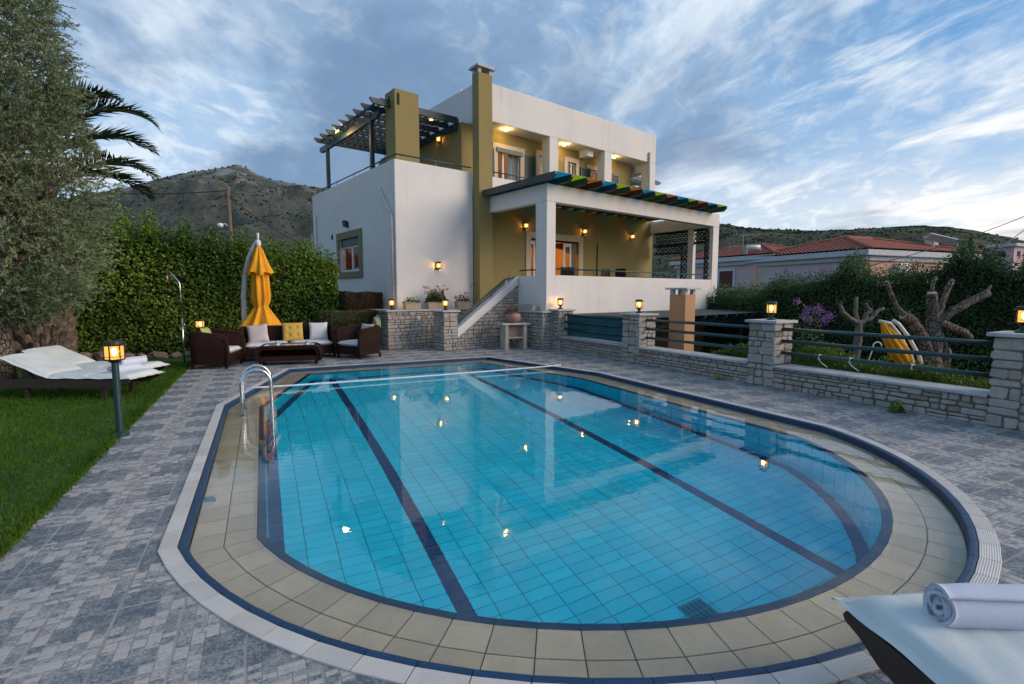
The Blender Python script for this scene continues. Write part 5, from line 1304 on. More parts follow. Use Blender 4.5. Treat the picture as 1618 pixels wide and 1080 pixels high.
def bush(parent, w, d, h, z, n, nf, leaf=LEAFG, petal=PETAL, size=.045, name='foliage'):
    th_ = NP.uniform(0,2*pi,n); rr = NP.random(n)**0.5; hh = NP.random(n)
    C = np.stack([w/2*rr*np.cos(th_)*(1.15-0.3*hh), d/2*rr*np.sin(th_)*(1.15-0.3*hh), z+h*hh*(1-0.45*rr*rr)*(0.65+0.35*np.sin(th_*3+1))],1)
    D = rvec(n)+np.array([0,0,.3]); leaf_mesh(name, leaf, parent, C, D, rvec(n)*.8+np.array([0,0,1.0]), size*NP.uniform(.7,1.3,n), size*NP.uniform(.7,1.1,n), NP.random(n)*.7+.3*hh)
    if nf:
        cl = max(3,nf//14); cc = np.stack([NP.uniform(-w/2,w/2,cl),NP.uniform(-d/2,d/2,cl),z+h*NP.uniform(.45,1.0,cl)],1)
        P = np.repeat(cc,nf//cl,0)+NP.normal(0,.022,(nf//cl*cl,3)); k = len(P)
        leaf_mesh('flowers', petal, parent, P, rvec(k), rvec(k), .032, .030, NP.random(k))
def flower_box(a, label, w, h, n, nf, leaf=LEAFG):
    t = thing('flower_box', label, 'planter', 'h', a, 13.36, 1.116, group='flower boxes on the terrace wall')
    MB().prism([(-w/2+.02,0),(w/2-.02,0),(w/2,.20),(-w/2,.20)],-.10,.10,'y').build('trough', TUB, t, bevel=.006)
    MB().box(-w/2-.012,w/2+.012,-.112,.112,.185,.205).build('rim', TUB, t, bevel=.004); MB().box(-w/2+.02,w/2-.02,-.085,.085,.19,.2065).build('soil', SOIL, t)
    bush(t, w*1.05, .26, h, .20, n, nf, leaf)
flower_box(6.97, 'small flower box with sparse green leaves left on the terrace wall', .50, .22, 170, 0)
flower_box(7.78, 'large flower box overflowing with red geraniums under the wall lantern', .66, .50, 1500, 260)
flower_box(8.73, 'flower box with dark stems and small red flowers next to the stairs', .50, .32, 260, 90, LEAFR)
pt = thing('terracotta_pot', 'round rose terracotta pot with red flowers on the stone shelf', 'pot', 'p', 6.36, 12.86, .745)
MB().lathe([(.13,0),(.20,.08),(.225,.17),(.20,.25),(.165,.27),(.175,.29),(.185,.30),(.16,.30),(.15,.26)],24).build('pot', TERRA, pt, smooth=True); bush(pt,.42,.4,.22,.27,170,90,petal=PINKP)
tr_ = thing('stone_trough', 'empty grey stone trough on the ledge beside the veranda column', 'trough', 'h', 9.66, 11.3, 1.076)
MB().prism([(-.30,0),(.30,0),(.34,.17),(-.34,.17)],-.11,.11,'x').build('trough', CONC, tr_, bevel=.01); MB().box(-.085,.085,-.30,.30,.165,.172).build('soil', SOIL, tr_)
HOSE = mat('pale_green_hose', (0.44,0.46,0.27), 0.6, (0.36,0.38,0.22), scale=20)
ho = thing('garden_hose', 'coiled pale green hose hanging left of the stone terrace wall', 'hose', 'h', 5.95, 13.35, 0.5)
mb = MB()
for k in range(7):
    rr_ = .30-.012*k; mb.tube([(-.03-.016*k+.01*sin(3*g+k), .05+(rr_*.55)*cos(g), .07+(rr_+.10)*sin(g)-.02*k*0) for g in np.linspace(0,2*pi,33)[:-1]], .013, 6, closed=True)
mb.build('coil', HOSE, ho, smooth=True); MB().box(-.05,.08,-.04,.14,.40,.44).build('hook', LGREEN, ho)
# ================================================================ GARDEN, TREES, HEDGES
gg = MB()
gx, gy = np.linspace(WX+0.38,WX+26,14), np.linspace(qv(-2),qv(12.6)+14,16)
gg.add([(WX+0.37,qv(-2),-0.05),(WX+1.3,qv(-2),-0.25),(WX+3.0,qv(-2),-0.95),(WX+60,qv(-2),-1.2),(WX+60,qv(12.0)+40,-1.2),(WX+3.0,qv(12.0)+40,-1.2),(WX+1.3,qv(9.2),-0.25),(WX+0.37,qv(9.2),-0.05),(WX+3.0,qv(9.2),-1.1)],
       [(0,1,6,7),(1,2,8,6),(2,3,4,8),(8,4,5)])
tag(place(gg.build('garden_ground', mat('garden_earth',(0.045,0.06,0.025),0.95,(0.075,0.055,0.035),scale=1.2,bscale=20,bstr=0.8,bdist=0.05)),'q',0,0),'earth of the lower garden behind the stone wall','ground',kind='structure')

def m_bark():
    m, nt, b, N, L = nodes('grey_bark')
    tc = N('ShaderNodeTexCoord'); mp = N('ShaderNodeMapping'); mp.inputs['Scale'].default_value = (1,1,0.4); L(tc.outputs['Object'], mp.inputs[0])
    nz = N('ShaderNodeTexNoise'); nz.inputs['Scale'].default_value = 6; L(mp.outputs[0], nz.inputs['Vector'])
    ad = N('ShaderNodeMix'); ad.data_type = 'VECTOR'; ad.inputs[0].default_value = 0.12; L(mp.outputs[0], ad.inputs[4]); L(nz.outputs['Color'], ad.inputs[5])
    vo = N('ShaderNodeTexVoronoi'); vo.feature = 'DISTANCE_TO_EDGE'; vo.inputs['Scale'].default_value = 24; L(ad.outputs[1], vo.inputs['Vector'])
    cr = ramp(nt, vo.outputs['Distance'], 0.0, 0.12)
    c = mixc(nt, ramp(nt, noise(nt, 7, 5, 0.65), 0.38, 0.66), (0.26,0.215,0.18), (0.13,0.10,0.08)); c = mixc(nt, ramp(nt, noise(nt, 3, 3), 0.55, 0.7, 0, 0.5), c, (0.20,0.20,0.15))
    c = mixc(nt, cr, (0.045,0.035,0.028), c); L(c, b.inputs['Base Color']); b.inputs['Roughness'].default_value = 0.95; b.inputs['Specular IOR Level'].default_value = 0.15
    bump(nt, b, cr, 1.0, 0.025); MATS['grey_bark'] = m; return m
BARK = m_bark()
CUT = mat('pale_cut_wood', (0.46,0.38,0.28), 0.9, (0.36,0.29,0.21), scale=12)
LAUREL = leafmat('laurel_leaf', (0.028,0.082,0.012), (0.29,0.43,0.06), 0.33, 0.25)
HEDGEL = leafmat('dark_hedge_leaf', (0.026,0.065,0.022), (0.14,0.25,0.075), 0.42, 0.2)
OLIVEL = leafmat('olive_leaf', (0.10,0.145,0.07), (0.44,0.52,0.30), 0.5, 0.2)
YGREEN = leafmat('yellow_green_leaf', (0.045,0.095,0.012), (0.19,0.27,0.035), 0.5, 0.3)
BOXL = leafmat('box_leaf', (0.026,0.050,0.014), (0.095,0.135,0.032), 0.5, 0.15); BOXT = leafmat('box_twig', (0.045,0.030,0.020), (0.13,0.09,0.055), 0.8, 0.05)
INNER = mat('shade_dark_core', (0.010,0.016,0.007), 1.0, (0.018,0.018,0.010), scale=6, bscale=12, bstr=1.0, bdist=0.1)  # near-black: shade deep in the foliage is put into the colour
def fbm(x, y, seed=0, oct=4):
    r = np.random.default_rng(seed); s = np.zeros_like(x, float); a = 1.0
    for o in range(oct):
        for _ in range(3):
            k = r.normal(size=2); k = k/np.linalg.norm(k)*(2**o); s += a/3*np.sin(k[0]*x+k[1]*y+r.uniform(0,6.28))
        a *= 0.5
    return s
def hedge(name, label, fr, x, y, rz, L_, Dp, Hf, mt, n, leaf, tint_bias=0.0, z0=0.0, group=None, cat='hedge', core=True, faces=('f','t','l','r'), aspect=0.55, rough=0.12, peaks=(), thin_top=0.0):
    """a hedge in its own axes: x along, -y the front face, height Hf(x)"""
    t = thing(name, label, cat, fr, x, y, z0, rz=rz, group=group)
    X, Yc, Z, Nn = [], [], [], []
    def H(xx): return Hf(xx)
    area = {'f': L_*2.5, 't': L_*Dp, 'l': Dp*2.5, 'r': Dp*2.5}; tot = sum(area[f] for f in faces)
    for f in faces:
        m = int(n*area[f]/tot); d = np.abs(NP.normal(0,rough,m))
        if f in 'f':
            xx = NP.uniform(-L_/2,L_/2,m); zz = NP.random(m)*H(xx); yy = -Dp/2+d-0.10*fbm(xx*2.2,zz*2.2,3,3); nn = np.tile([0,-1.0,0.25],(m,1))
        elif f == 't':
            xx = NP.uniform(-L_/2,L_/2,m); yy = NP.uniform(-Dp/2,Dp/2,m); zz = H(xx)*(1-0.05*(yy/Dp*2)**2)-d+thin_top*NP.random(m)**3; nn = np.tile([0,-0.3,1.0],(m,1))
        else:
            s = -1 if f == 'l' else 1; xx = s*(L_/2-d); yy = NP.uniform(-Dp/2,Dp/2,m); zz = NP.random(m)*H(xx); xx = xx+s*0.08*fbm(yy*3,zz*3,5,3); nn = np.tile([s*1.0,-0.2,0.2],(m,1))
        X.append(xx); Yc.append(yy); Z.append(zz); Nn.append(nn)
    X, Yc, Z, Nn = (np.concatenate(a) for a in (X,Yc,Z,Nn)); m = len(X)
    C = np.stack([X,Yc,Z],1); D = rvec(m)*0.9+Nn*0.25+np.array([0,0,0.35]); NN = Nn+rvec(m)*0.9
    depth = np.clip((Yc+Dp/2)/0.35,0,1)
    clump = 0.5+0.5*np.clip(fbm(X*1.7,Z*1.9,9,4),-1,1)
    tint = 0.05+0.70*clump*NP.uniform(0.2,1.3,m)+tint_bias
    leaf_mesh('foliage', mt, t, C, D, NN, leaf*NP.uniform(0.6,1.25,m), leaf*aspect*NP.uniform(0.7,1.2,m), tint)
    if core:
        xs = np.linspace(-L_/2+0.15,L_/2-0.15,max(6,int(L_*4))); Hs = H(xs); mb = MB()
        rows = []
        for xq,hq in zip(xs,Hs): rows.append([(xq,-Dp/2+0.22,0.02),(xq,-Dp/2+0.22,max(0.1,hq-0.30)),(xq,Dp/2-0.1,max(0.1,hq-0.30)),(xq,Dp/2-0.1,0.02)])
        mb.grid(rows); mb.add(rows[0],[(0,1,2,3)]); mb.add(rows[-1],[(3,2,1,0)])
        mb.build('light_block_core', INNER, t)  # dark hull added behind the leaves to block light through the hedge
    return t
# tall laurel hedge behind the wicker set
_pk = [(-3.1,0.45,.2),(-2.5,0.35,.22),(-1.8,0.25,.15),(-1.15,0.55,.18),(-0.55,0.50,.16),(0.15,0.38,.16),(0.8,0.25,.14),(1.5,0.22,.2),(2.3,0.18,.2),(3.1,0.2,.25),(-4.6,0.3,.4)]
def lh(x):
    x = np.asarray(x,float); h = 2.92+0.10*fbm(x*1.8,x*0.3,21,3)-0.09*np.clip(x,0,4)-0.10*np.clip(x-2.0,0,2)
    for c,a,w in _pk: h = h+a*np.exp(-((x-c)/w)**2)
    return h
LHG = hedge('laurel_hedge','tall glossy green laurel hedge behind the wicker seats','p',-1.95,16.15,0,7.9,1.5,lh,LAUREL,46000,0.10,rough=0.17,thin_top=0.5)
for k in range(9):
    xq = -3.6+k*0.85; MB().tube([(xq,-0.35,0),(xq+0.1*sin(k),-0.42,0.5),(xq+0.2*sin(k*2.1),-0.45,1.1)],[.03,.024,.015],6).build('stem', BARK, LHG)
# lower scrub hedge beyond the lounger side
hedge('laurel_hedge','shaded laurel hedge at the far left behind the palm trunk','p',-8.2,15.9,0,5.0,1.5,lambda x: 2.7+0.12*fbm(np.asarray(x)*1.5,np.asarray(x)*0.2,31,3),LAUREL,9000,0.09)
# row of edging stones under the hedge
STONE2 = mat('field_stone', (0.30,0.22,0.14), 0.95, (0.17,0.14,0.11), scale=8, bscale=30, bstr=0.8, bdist=0.02, rand=0.3, coord='Object')
def rock(parent, r, seed, name='rock'):
    rr = np.random.default_rng(seed); bm = bmesh.new(); bmesh.ops.create_icosphere(bm, subdivisions=2, radius=1.0)
    ph = rr.uniform(0,6,6); sc = rr.uniform(0.75,1.2,3)
    for v in bm.verts:
        n = v.co.normalized(); k = 1+0.18*sin(3*n.x+ph[0])*cos(3*n.y+ph[1])+0.12*sin(5*n.z+ph[2]+4*n.x); v.co = Vector((n.x*k*sc[0]*1.25*r,n.y*k*sc[1]*r,n.z*k*sc[2]*0.75*r))
    me = bpy.data.meshes.new(name); bm.to_mesh(me); bm.free(); me.materials.append(STONE2); o = bpy.data.objects.new(name, me); COL.objects.link(o); o.parent = parent; return o
es = [(-10.35,11.75,.16),(-10.0,11.85,.15),(-9.65,11.95,.19),(-9.2,12.05,.13),(-8.95,12.15,.12),(-8.65,12.3,.15),(-8.35,12.5,.12),(-8.05,12.75,.14),(-7.75,12.95,.11),(-7.5,13.15,.12)]
for k,(x,y,r) in enumerate(es):
    names = ['broad ochre','small grey','large brown','round','low','flat','pale','lumpy','small brown','last']
    o = rock(None, r, 100+k, 'edging_stone'); o.location = (x,y,r*0.45); o.rotation_euler = (0,0,k*1.3)
    tag(o,'%s edging stone of the hedge bed counting from the palm trunk' % ['first','second','third','fourth','fifth','sixth','seventh','eighth','ninth','tenth'][k],'stone','edging stones along the hedge')
# trimmed box hedges on the terraced bed left of the villa
boxs = [(5.22,14.0,1.62,0.62,0.20,1.10,'trimmed box hedge with brown twigs directly behind the right wicker armchair'),(5.95,14.65,1.15,0.6,1.10,1.62,'higher trimmed box hedge with brown twigs under the side window'),(5.35,15.75,0.42,0.5,1.10,1.60,'small dark trimmed box hedge next to the laurel hedge end')]
pb = thing('planting_bed','stepped stone planting bed holding the trimmed box hedges','bed','h',5.0,14.6,0)
MB().box(4.6,5.95,13.85,14.3,-0.3,0.21).box(4.9,6.02,14.32,16.2,-0.3,1.08).build('retaining_wall', MORTAR, pb, (5.0,14.6,0))
for a,b_,l_,d_,z0,z1,lab in boxs:
    t = hedge('box_hedge',lab,'h',a,b_,0,l_,d_,lambda x,h=z1-z0: h+0.02*np.sin(np.asarray(x)*9),BOXL,9000,0.044,z0=z0,group='trimmed box hedges by the villa',rough=0.05,aspect=0.6)
    m = 2600; C = np.stack([NP.uniform(-l_/2,l_/2,m),-d_/2+np.abs(NP.normal(0,.04,m)),NP.random(m)*(z1-z0)*0.95],1)
    leaf_mesh('twigs', BOXT, t, C, rvec(m)*0.6+np.array([0,-.3,.6]), rvec(m), 0.09, 0.009, NP.random(m))

# ---- olive tree at the left edge
ot = thing('olive_tree','large silvery olive tree filling the left edge of the picture','tree','w',-9.05,8.75,0)
MB().tube([(0,0,-0.1),(0.05,0.02,0.6),(0.0,0.1,1.4),(0.1,0.15,2.2)],[.30,.24,.20,.17],10).build('trunk', BARK, ot, smooth=True)
cl = []
def limb(p, d, r, ln, lev):
    pts = [Vector(p)]; dd = Vector(d).normalized()
    for k in range(4):
        dd = (dd+Vector((RNG.uniform(-.25,.25),RNG.uniform(-.25,.25),RNG.uniform(-.05,.22)))).normalized(); pts.append(pts[-1]+dd*ln/4)
    MB().tube(pts,[r*(1-0.17*k) for k in range(5)],6).build('limb', BARK, ot, smooth=True)
    if lev < 2:
        for k in range(3): limb(pts[RNG.choice((2,3,4))], (dd+Vector((RNG.uniform(-1,1),RNG.uniform(-1,1),RNG.uniform(-.2,.6)))), r*0.5, ln*0.72, lev+1)
for k in range(6):
    a = k*1.05; limb((0.08,0.12,1.3+0.25*k), (cos(a),sin(a),1.1), .11, 1.5, 0)
def crown_R(z):
    k = np.interp(z,[1.15,1.5,2.2,3.2,4.2,5.2,6.2,7.2,7.9],[0.5,1.15,1.50,1.42,1.30,1.25,1.10,0.75,0.2]); return k
def olive_surface(n):
    """twig roots scattered through a tall bulging crown: denser near the outside"""
    z = 1.15+6.7*NP.random(n)**1.1; a = NP.uniform(0,2*pi,n)
    R_ = crown_R(z)*(1+0.12*np.sin(3*a+z*1.6)+0.09*np.sin(5*a-2.3*z)+0.06*np.sin(9*a+4*z))
    r = R_*(1-0.75*NP.random(n)**1.9)
    return np.stack([r*np.cos(a)+0.1,r*np.sin(a)+0.1,z,np.cos(a),np.sin(a)],1)
T = olive_surface(10500); nl = 20; m = len(T)
dirs = np.stack([T[:,3],T[:,4],np.zeros(m)],1)*0.7+rvec(m)*0.75+np.array([0,0,0.35]); dirs /= np.linalg.norm(dirs,axis=1,keepdims=True)
tl_ = NP.uniform(0.18,0.40,m)
s = np.tile(np.linspace(0.05,1,nl),(m,1)); base = np.repeat(T[:,:3],nl,0); dd = np.repeat(dirs,nl,0); sl = (s*tl_[:,None]).ravel()[:,None]
C = base+dd*sl+np.array([0,0,-1.0])*(sl**2)*0.5
side = rvec(m*nl); D = dd*0.75+side*0.75
tw = np.repeat(NP.normal(0,0.14,m),nl); bulge = np.repeat(np.clip(0.5+0.35*fbm(np.arctan2(T[:,4],T[:,3])*3,T[:,2]*2,77,3),0,1),nl)
leaf_mesh('crown', OLIVEL, ot, C+D*0.02, D, rvec(m*nl), NP.uniform(0.05,0.08,m*nl), NP.uniform(0.013,0.020,m*nl), 0.10+0.60*bulge*NP.uniform(0.3,1.3,m*nl)+tw)
mb = MB()
for k in range(0,m,8): mb.tube([tuple(T[k,:3]-dirs[k]*0.3),tuple(T[k,:3]),tuple(T[k,:3]+dirs[k]*tl_[k]*0.8)],[.009,.006,.002],4,cap=False)
tag(mb.build('twigs', BARK, ot), kind='stuff')

# ---- palm: trunk with cut leaf bases, arching fronds
pm = thing('palm_tree','date palm with a thick trunk of cut leaf bases behind the olive tree','palm','w',-10.05,10.75,0)
PTR = mat('palm_husk', (0.20,0.155,0.125), 0.95, (0.085,0.062,0.05), scale=7, bscale=40, bstr=0.8, bdist=0.02, coord='Object', rand=0.22)
MB().lathe([(.42,-.1),(.46,.3),(.50,.8),(.50,1.4),(.46,2.2),(.42,3.0),(.36,3.5),(.32,4.3)],20).build('trunk', INNER, pm)
lb = MB(); w = .085
rows = [(0.0,-.17,.070),(0.05,-.05,.095),(.105,.07,.082),(.13,.13,.066)]
for k in (0,):
    vs = []
    for y,z,ww in rows: vs += [(-ww,-.02,z),(-ww*.72,y*.75,z-.012),(0,y+.012,z-.02),(ww*.72,y*.75,z-.012),(ww,-.02,z)]
    lb.add(vs, [(i*5+j,i*5+j+1,(i+1)*5+j+1,(i+1)*5+j) for i in range(3) for j in range(4)]+[(15,16,17,18,19)])
lbo = lb.build('leaf_base', PTR); lbm = lbo.data; bpy.data.objects.remove(lbo)
row = 0; z = 0.16
while z < 4.2:
    Rr = 0.44+0.05*sin(min(z,1.6)*1.9)-max(0,z-1.6)*.05; nr = 11
    for k in range(nr):
        a = 2*pi*(k+0.5*(row%2))/nr+row*0.06
        shared('leaf_base', lbm, pm, (Rr*cos(a),Rr*sin(a),z+RNG.uniform(-.02,.02)), (RNG.uniform(-.1,.12),RNG.uniform(-.15,.15),a-pi/2), (RNG.uniform(.95,1.25),RNG.uniform(.9,1.3),RNG.uniform(.95,1.2)))
    z += 0.165; row += 1
FROND = leafmat('palm_leaflet', (0.026,0.050,0.018), (0.085,0.125,0.045), 0.45, 0.2); RACH = mat('palm_rachis',(0.10,0.10,0.04),0.6)
def frond(az, el, ln, droop, seed, zb):
    rr = np.random.default_rng(seed); n = 54; h = np.array([cos(az),sin(az),0.0]); pts = []; p = np.array([0.3*cos(az),0.3*sin(az),zb]); e = el
    for k in range(n+1):
        pts.append(p.copy()); p = p+(h*cos(e)+np.array([0,0,sin(e)]))*ln/n; e -= droop/n*(0.4+1.2*k/n)
    P = np.array(pts)
    f = MB().tube([tuple(q) for q in P[::6]], [0.030-0.027*i/9 for i in range(10)], 6).build('frond', RACH, pm, smooth=True)
    C, D, Nn, Ln = [], [], [], []
    sd = np.array([-sin(az),cos(az),0])
    for k in range(7,n):
        t = P[min(k+1,n)]-P[k-1]; t /= np.linalg.norm(t); q = k/n; L_ = 0.60*sin(pi*min(1,q*0.9+0.14))**0.7*(1 if q < .9 else .7)
        up = np.cross(t,sd) if np.cross(t,sd)[2] > 0 else -np.cross(t,sd)
        for sgn in (-1,1):
            for rep in range(2):
                d = t*0.75+sgn*sd*0.62+up*(0.42 if rep == 0 else 0.15)+rr.normal(0,.07,3)+np.array([0,0,-0.10]); d /= np.linalg.norm(d)
                C.append(P[k]+t*rep*ln/n*0.5+d*L_/2); D.append(d); Nn.append(up+rr.normal(0,.2,3)); Ln.append(L_)
    m = len(C); leaf_mesh('leaflets', FROND, f, np.array(C), np.array(D), np.array(Nn), np.array(Ln), 0.038, NP.random(m)*0.8, bend=0.06)
for k,(az,el,ln,dr,zb) in enumerate([(radians(-10),radians(34),3.3,1.5,3.55),(radians(14),radians(64),2.9,2.2,4.35),(radians(-24),radians(60),2.6,2.1,4.35),(radians(60),radians(50),2.7,1.6,4.3),(radians(4),radians(76),2.5,2.1,4.4),(radians(100),radians(50),2.6,1.5,4.2),
     (radians(150),radians(40),2.6,1.5,4.2),(radians(200),radians(55),2.6,1.6,4.2),(radians(250),radians(40),2.5,1.5,4.2),(radians(290),radians(62),2.5,1.7,4.2),(radians(-60),radians(45),2.3,1.6,4.2),(radians(70),radians(30),2.6,1.4,3.9)]): frond(az,el,ln,dr,k,zb)

# ---- right-hand garden: hedge, pruned trees, flowers, second parasol
_pk2 = [(-2.3,0.75,.28),(0.35,0.72,.30),(0.95,0.55,.25),(1.9,0.35,.35),(2.75,0.95,.22),(3.4,0.4,.4),(4.2,0.3,.5),(-4.5,0.35,.3)]
def rh(x):
    x = np.asarray(x,float); h = 3.2+0.12*fbm(x*1.9,x*0.4,41,4)-0.55*np.clip((-x-2.5)/3,0,1)
    for c,a,w in _pk2: h = h+a*np.exp(-((x-c)/w)**2)
    return h
RHG = hedge('privet_hedge','tall dark green hedge with spiky shoots in front of the pink houses','w',12.45,14.6,radians(-52),15.5,1.5,rh,HEDGEL,84000,0.080,z0=-1.15,rough=0.20,thin_top=0.45,tint_bias=0.02)
hedge('bay_shrub','rounded yellow-green shrub at the corner of the villa','w',9.6,21.5,0,4.6,2.2,lambda x: 2.0+0.9*np.clip(1-(np.asarray(x)/2.6)**2,0,1),YGREEN,9000,0.09,z0=-1.2,cat='shrub',tint_bias=-0.12)
hedge('dark_shrub','dark leafy shrubs between the villa corner and the pink house','w',11.3,23.4,radians(-15),6.5,2.0,lambda x: 2.75+0.35*fbm(np.asarray(x)*2.2,np.asarray(x)*.2,55,3),HEDGEL,12000,0.11,z0=-1.2,cat='shrub',tint_bias=0.15,thin_top=0.5)
def limb_tree(name, label, x, y, limbs, cuts=(), sprouts=(), mt=BARK):
    t = thing(name, label, 'tree', 'w', x, y, -0.95)
    for nm, pts, rad in limbs:
        P = [Vector((p[0]-x,p[1]-y,p[2]+0.95)) for p in pts]; R_ = rad; Q, RR = [], []
        for i in range(len(P)-1):
            for k in range(4):
                f = k/4; q = P[i].lerp(P[i+1],f); r = R_[i]+(R_[i+1]-R_[i])*f
                Q.append(q+Vector((RNG.uniform(-1,1),RNG.uniform(-1,1),RNG.uniform(-.5,.5)))*r*0.13); RR.append(r*RNG.uniform(.92,1.10))
        Q.append(P[-1]); RR.append(R_[-1])
        tb_ = MB().tube(Q, RR, 14); nq = 14
        for i_ in range(len(Q)):
            for j_ in range(nq):
                v_ = Vector(tb_.v[i_*nq+j_]); g_ = 1+0.13*sin(j_*2.7+i_*0.6)*RNG.uniform(0.2,1)+RNG.uniform(-.07,.07); tb_.v[i_*nq+j_] = tuple(Q[i_]+(v_-Q[i_])*g_)
        o = tb_.build(nm, mt, t, smooth=True)
        if nm in cuts:
            d = (Q[-1]-Q[-2]).normalized(); c = MB(); a = d.orthogonal().normalized(); b2 = d.cross(a); r = RR[-1]*0.96
            c.add([Q[-1]+d*.004+(a*cos(g)+b2*sin(g))*r for g in np.linspace(0,2*pi,13)[:-1]], [list(range(12))]); c.build('cut_face', CUT, o)
    for sx,sy,sz,n in sprouts:
        m = n; C = np.array([sx-x,sy-y,sz+0.95])+NP.normal(0,.045,(m,3)); leaf_mesh('sprout', YGREEN, t, C, rvec(m)+np.array([0,0,.8]), rvec(m), .06, .022, NP.random(m)*.6)
    return t
Yt = 10.5
limb_tree('pruned_olive_tree','heavily pruned thick olive tree with bare cut limbs behind the rails',8.8,Yt,[
  ('trunk',[(8.80,Yt,-1.0),(8.80,Yt,-0.1),(8.76,Yt,0.3),(8.76,Yt,0.75),(8.78,Yt,1.08)],[0.264,0.189,0.163,0.151,0.139]),
  ('limb',[(8.74,Yt,1.0),(8.66,Yt-.05,1.36),(8.60,Yt-.08,1.60)],[0.107,0.088,0.085]),
  ('limb',[(8.62,Yt-.05,1.50),(8.65,Yt-.02,1.76),(8.71,Yt,1.92)],[0.057,0.037,0.031]),
  ('limb',[(8.80,Yt,1.02),(8.94,Yt+.05,1.42),(9.07,Yt+.1,1.68),(9.17,Yt+.12,1.86)],[0.082,0.060,0.054,0.048]),
  ('limb',[(8.84,Yt,1.02),(9.14,Yt-.1,1.28),(9.43,Yt-.15,1.47),(9.66,Yt-.2,1.60)],[0.088,0.076,0.072,0.069]),
  ('limb',[(9.62,Yt-.18,1.58),(9.68,Yt-.16,1.66),(9.73,Yt-.14,1.74)],[0.031,0.028,0.025]),
  ('limb',[(8.80,Yt-.1,0.98),(9.02,Yt-.18,0.88),(9.21,Yt-.2,0.80),(9.35,Yt-.2,0.70)],[0.082,0.076,0.076,0.063]),
  ('limb',[(8.70,Yt,0.35),(8.43,Yt-.1,0.72),(8.16,Yt-.2,1.02),(7.92,Yt-.25,1.15)],[0.126,0.104,0.094,0.088]),
  ('limb',[(7.98,Yt-.22,1.12),(7.74,Yt-.28,1.32),(7.60,Yt-.3,1.58),(7.48,Yt-.32,1.82)],[0.057,0.048,0.041,0.037]),
  ('limb',[(9.12,Yt+.1,-1.0),(9.10,Yt+.05,0.0),(9.07,Yt,0.36),(8.95,Yt,0.62)],[0.100,0.088,0.082,0.076])],
  cuts=('limb',),sprouts=[(9.02,Yt-.1,1.25,14),(8.0,Yt-.3,1.22,8)])
Ys = 12.0
GBARK = mat('smooth_grey_bark',(0.20,0.175,0.155),0.9,(0.12,0.10,0.085),scale=14,bscale=40,bstr=0.5,bdist=0.02)
limb_tree('pruned_mulberry','small bare pruned tree with sprouting fists behind the rails',8.22,Ys,[
  ('trunk',[(8.18,Ys,-1.0),(8.21,Ys,0.07),(8.23,Ys,0.47),(8.24,Ys,0.78),(8.22,Ys,0.92)],[.11,.09,.08,.075,.08]),
  ('limb',[(8.22,Ys,0.87),(7.96,Ys-.05,1.0),(7.78,Ys-.08,1.14),(7.70,Ys-.08,1.33)],[.06,.05,.05,.03]),
  ('limb',[(8.20,Ys,0.90),(8.16,Ys+.05,1.16),(8.18,Ys+.06,1.50)],[.055,.045,.03]),
  ('limb',[(8.24,Ys,0.86),(8.36,Ys,0.94),(8.40,Ys,1.10),(8.50,Ys,1.18)],[.06,.05,.045,.045]),
  ('limb',[(8.50,Ys,1.17),(8.42,Ys,1.24),(8.36,Ys,1.35)],[.045,.035,.025]),
  ('limb',[(8.36,Ys,0.93),(8.52,Ys,1.0),(8.64,Ys,1.16),(8.80,Ys,1.23)],[.05,.045,.04,.035])],
  sprouts=[(7.70,Ys-.08,1.36,22),(7.76,Ys-.08,1.12,14),(8.16,Ys+.05,1.3,8),(8.36,Ys,1.36,12),(8.40,Ys,1.08,12)],mt=GBARK)
fs = thing('flowering_bush','green bush with clusters of purple flowers behind the middle pier','bush','w',8.15,14.0,-1.0)
bush(fs,1.3,1.0,2.25,0.1,2600,0,leaf=HEDGEL,size=.065)
PURP = leafmat('purple_petal',(0.22,0.10,0.30),(0.48,0.30,0.58),0.7,0.3)
cc = np.array([(-.45,-.3,2.36),(-.2,-.35,2.12),(-.02,-.4,2.16),(.12,-.35,2.05),(.3,-.38,2.02),(.42,-.38,1.98),(-.12,-.4,1.85),(.2,-.4,1.85),(.05,-.42,2.20),(-.3,-.35,1.98),(.34,-.36,1.86)])
P = np.repeat(cc,46,0)+NP.normal(0,.055,(len(cc)*46,3)); leaf_mesh('flowers', PURP, fs, P, rvec(len(P)), rvec(len(P)), .04, .038, NP.random(len(P)))
up = thing('parasol','closed yellow parasol with curved white arms leaning behind the garden rails','parasol','w',8.05,10.15,-0.9,group='closed yellow parasols')
rows = []; ax = [Vector((-.62,0,1.90)),Vector((-.45,0,1.62)),Vector((-.24,0,1.30)),Vector((-.10,0,1.10)),Vector((-.02,0,.98)),Vector((.05,0,.78))]; rad = [.03,.12,.17,.13,.10,.20]
for p,r,i in zip(ax,rad,range(6)):
    d = (ax[min(i+1,5)]-ax[max(i-1,0)]).normalized(); a_ = Vector((0,1,0)); b2 = d.cross(a_)
    rows.append([p+(a_*cos(g)+b2*sin(g))*r*(1+.16*sin(8*g+i*.3)+.07*sin(15*g)) for g in np.linspace(0,2*pi,49)])
MB().grid(rows).build('canopy', PARA, up, smooth=True)
for k,(dx,dy) in enumerate(((0,.05),(.09,-.05))):
    MB().tube([(-.64+dx*2.2,dy,1.93+.02*k),(-.42+dx,dy,1.88),(-.20+dx,dy,1.62),(.05+dx,dy,1.22),(.17+dx,dy,.85),(.20+dx,dy,0.0)],.035,8).build('arm', WPOLE, up, smooth=True)
MB().lathe([(.3,0),(.3,.05),(.06,.06)],16,(.25,0,0)).build('base', MATS['grey_base'], up)
hk = thing('white_hook','white hooked rod standing in the bed behind the rails','hook','w',7.02,9.72,-0.25)
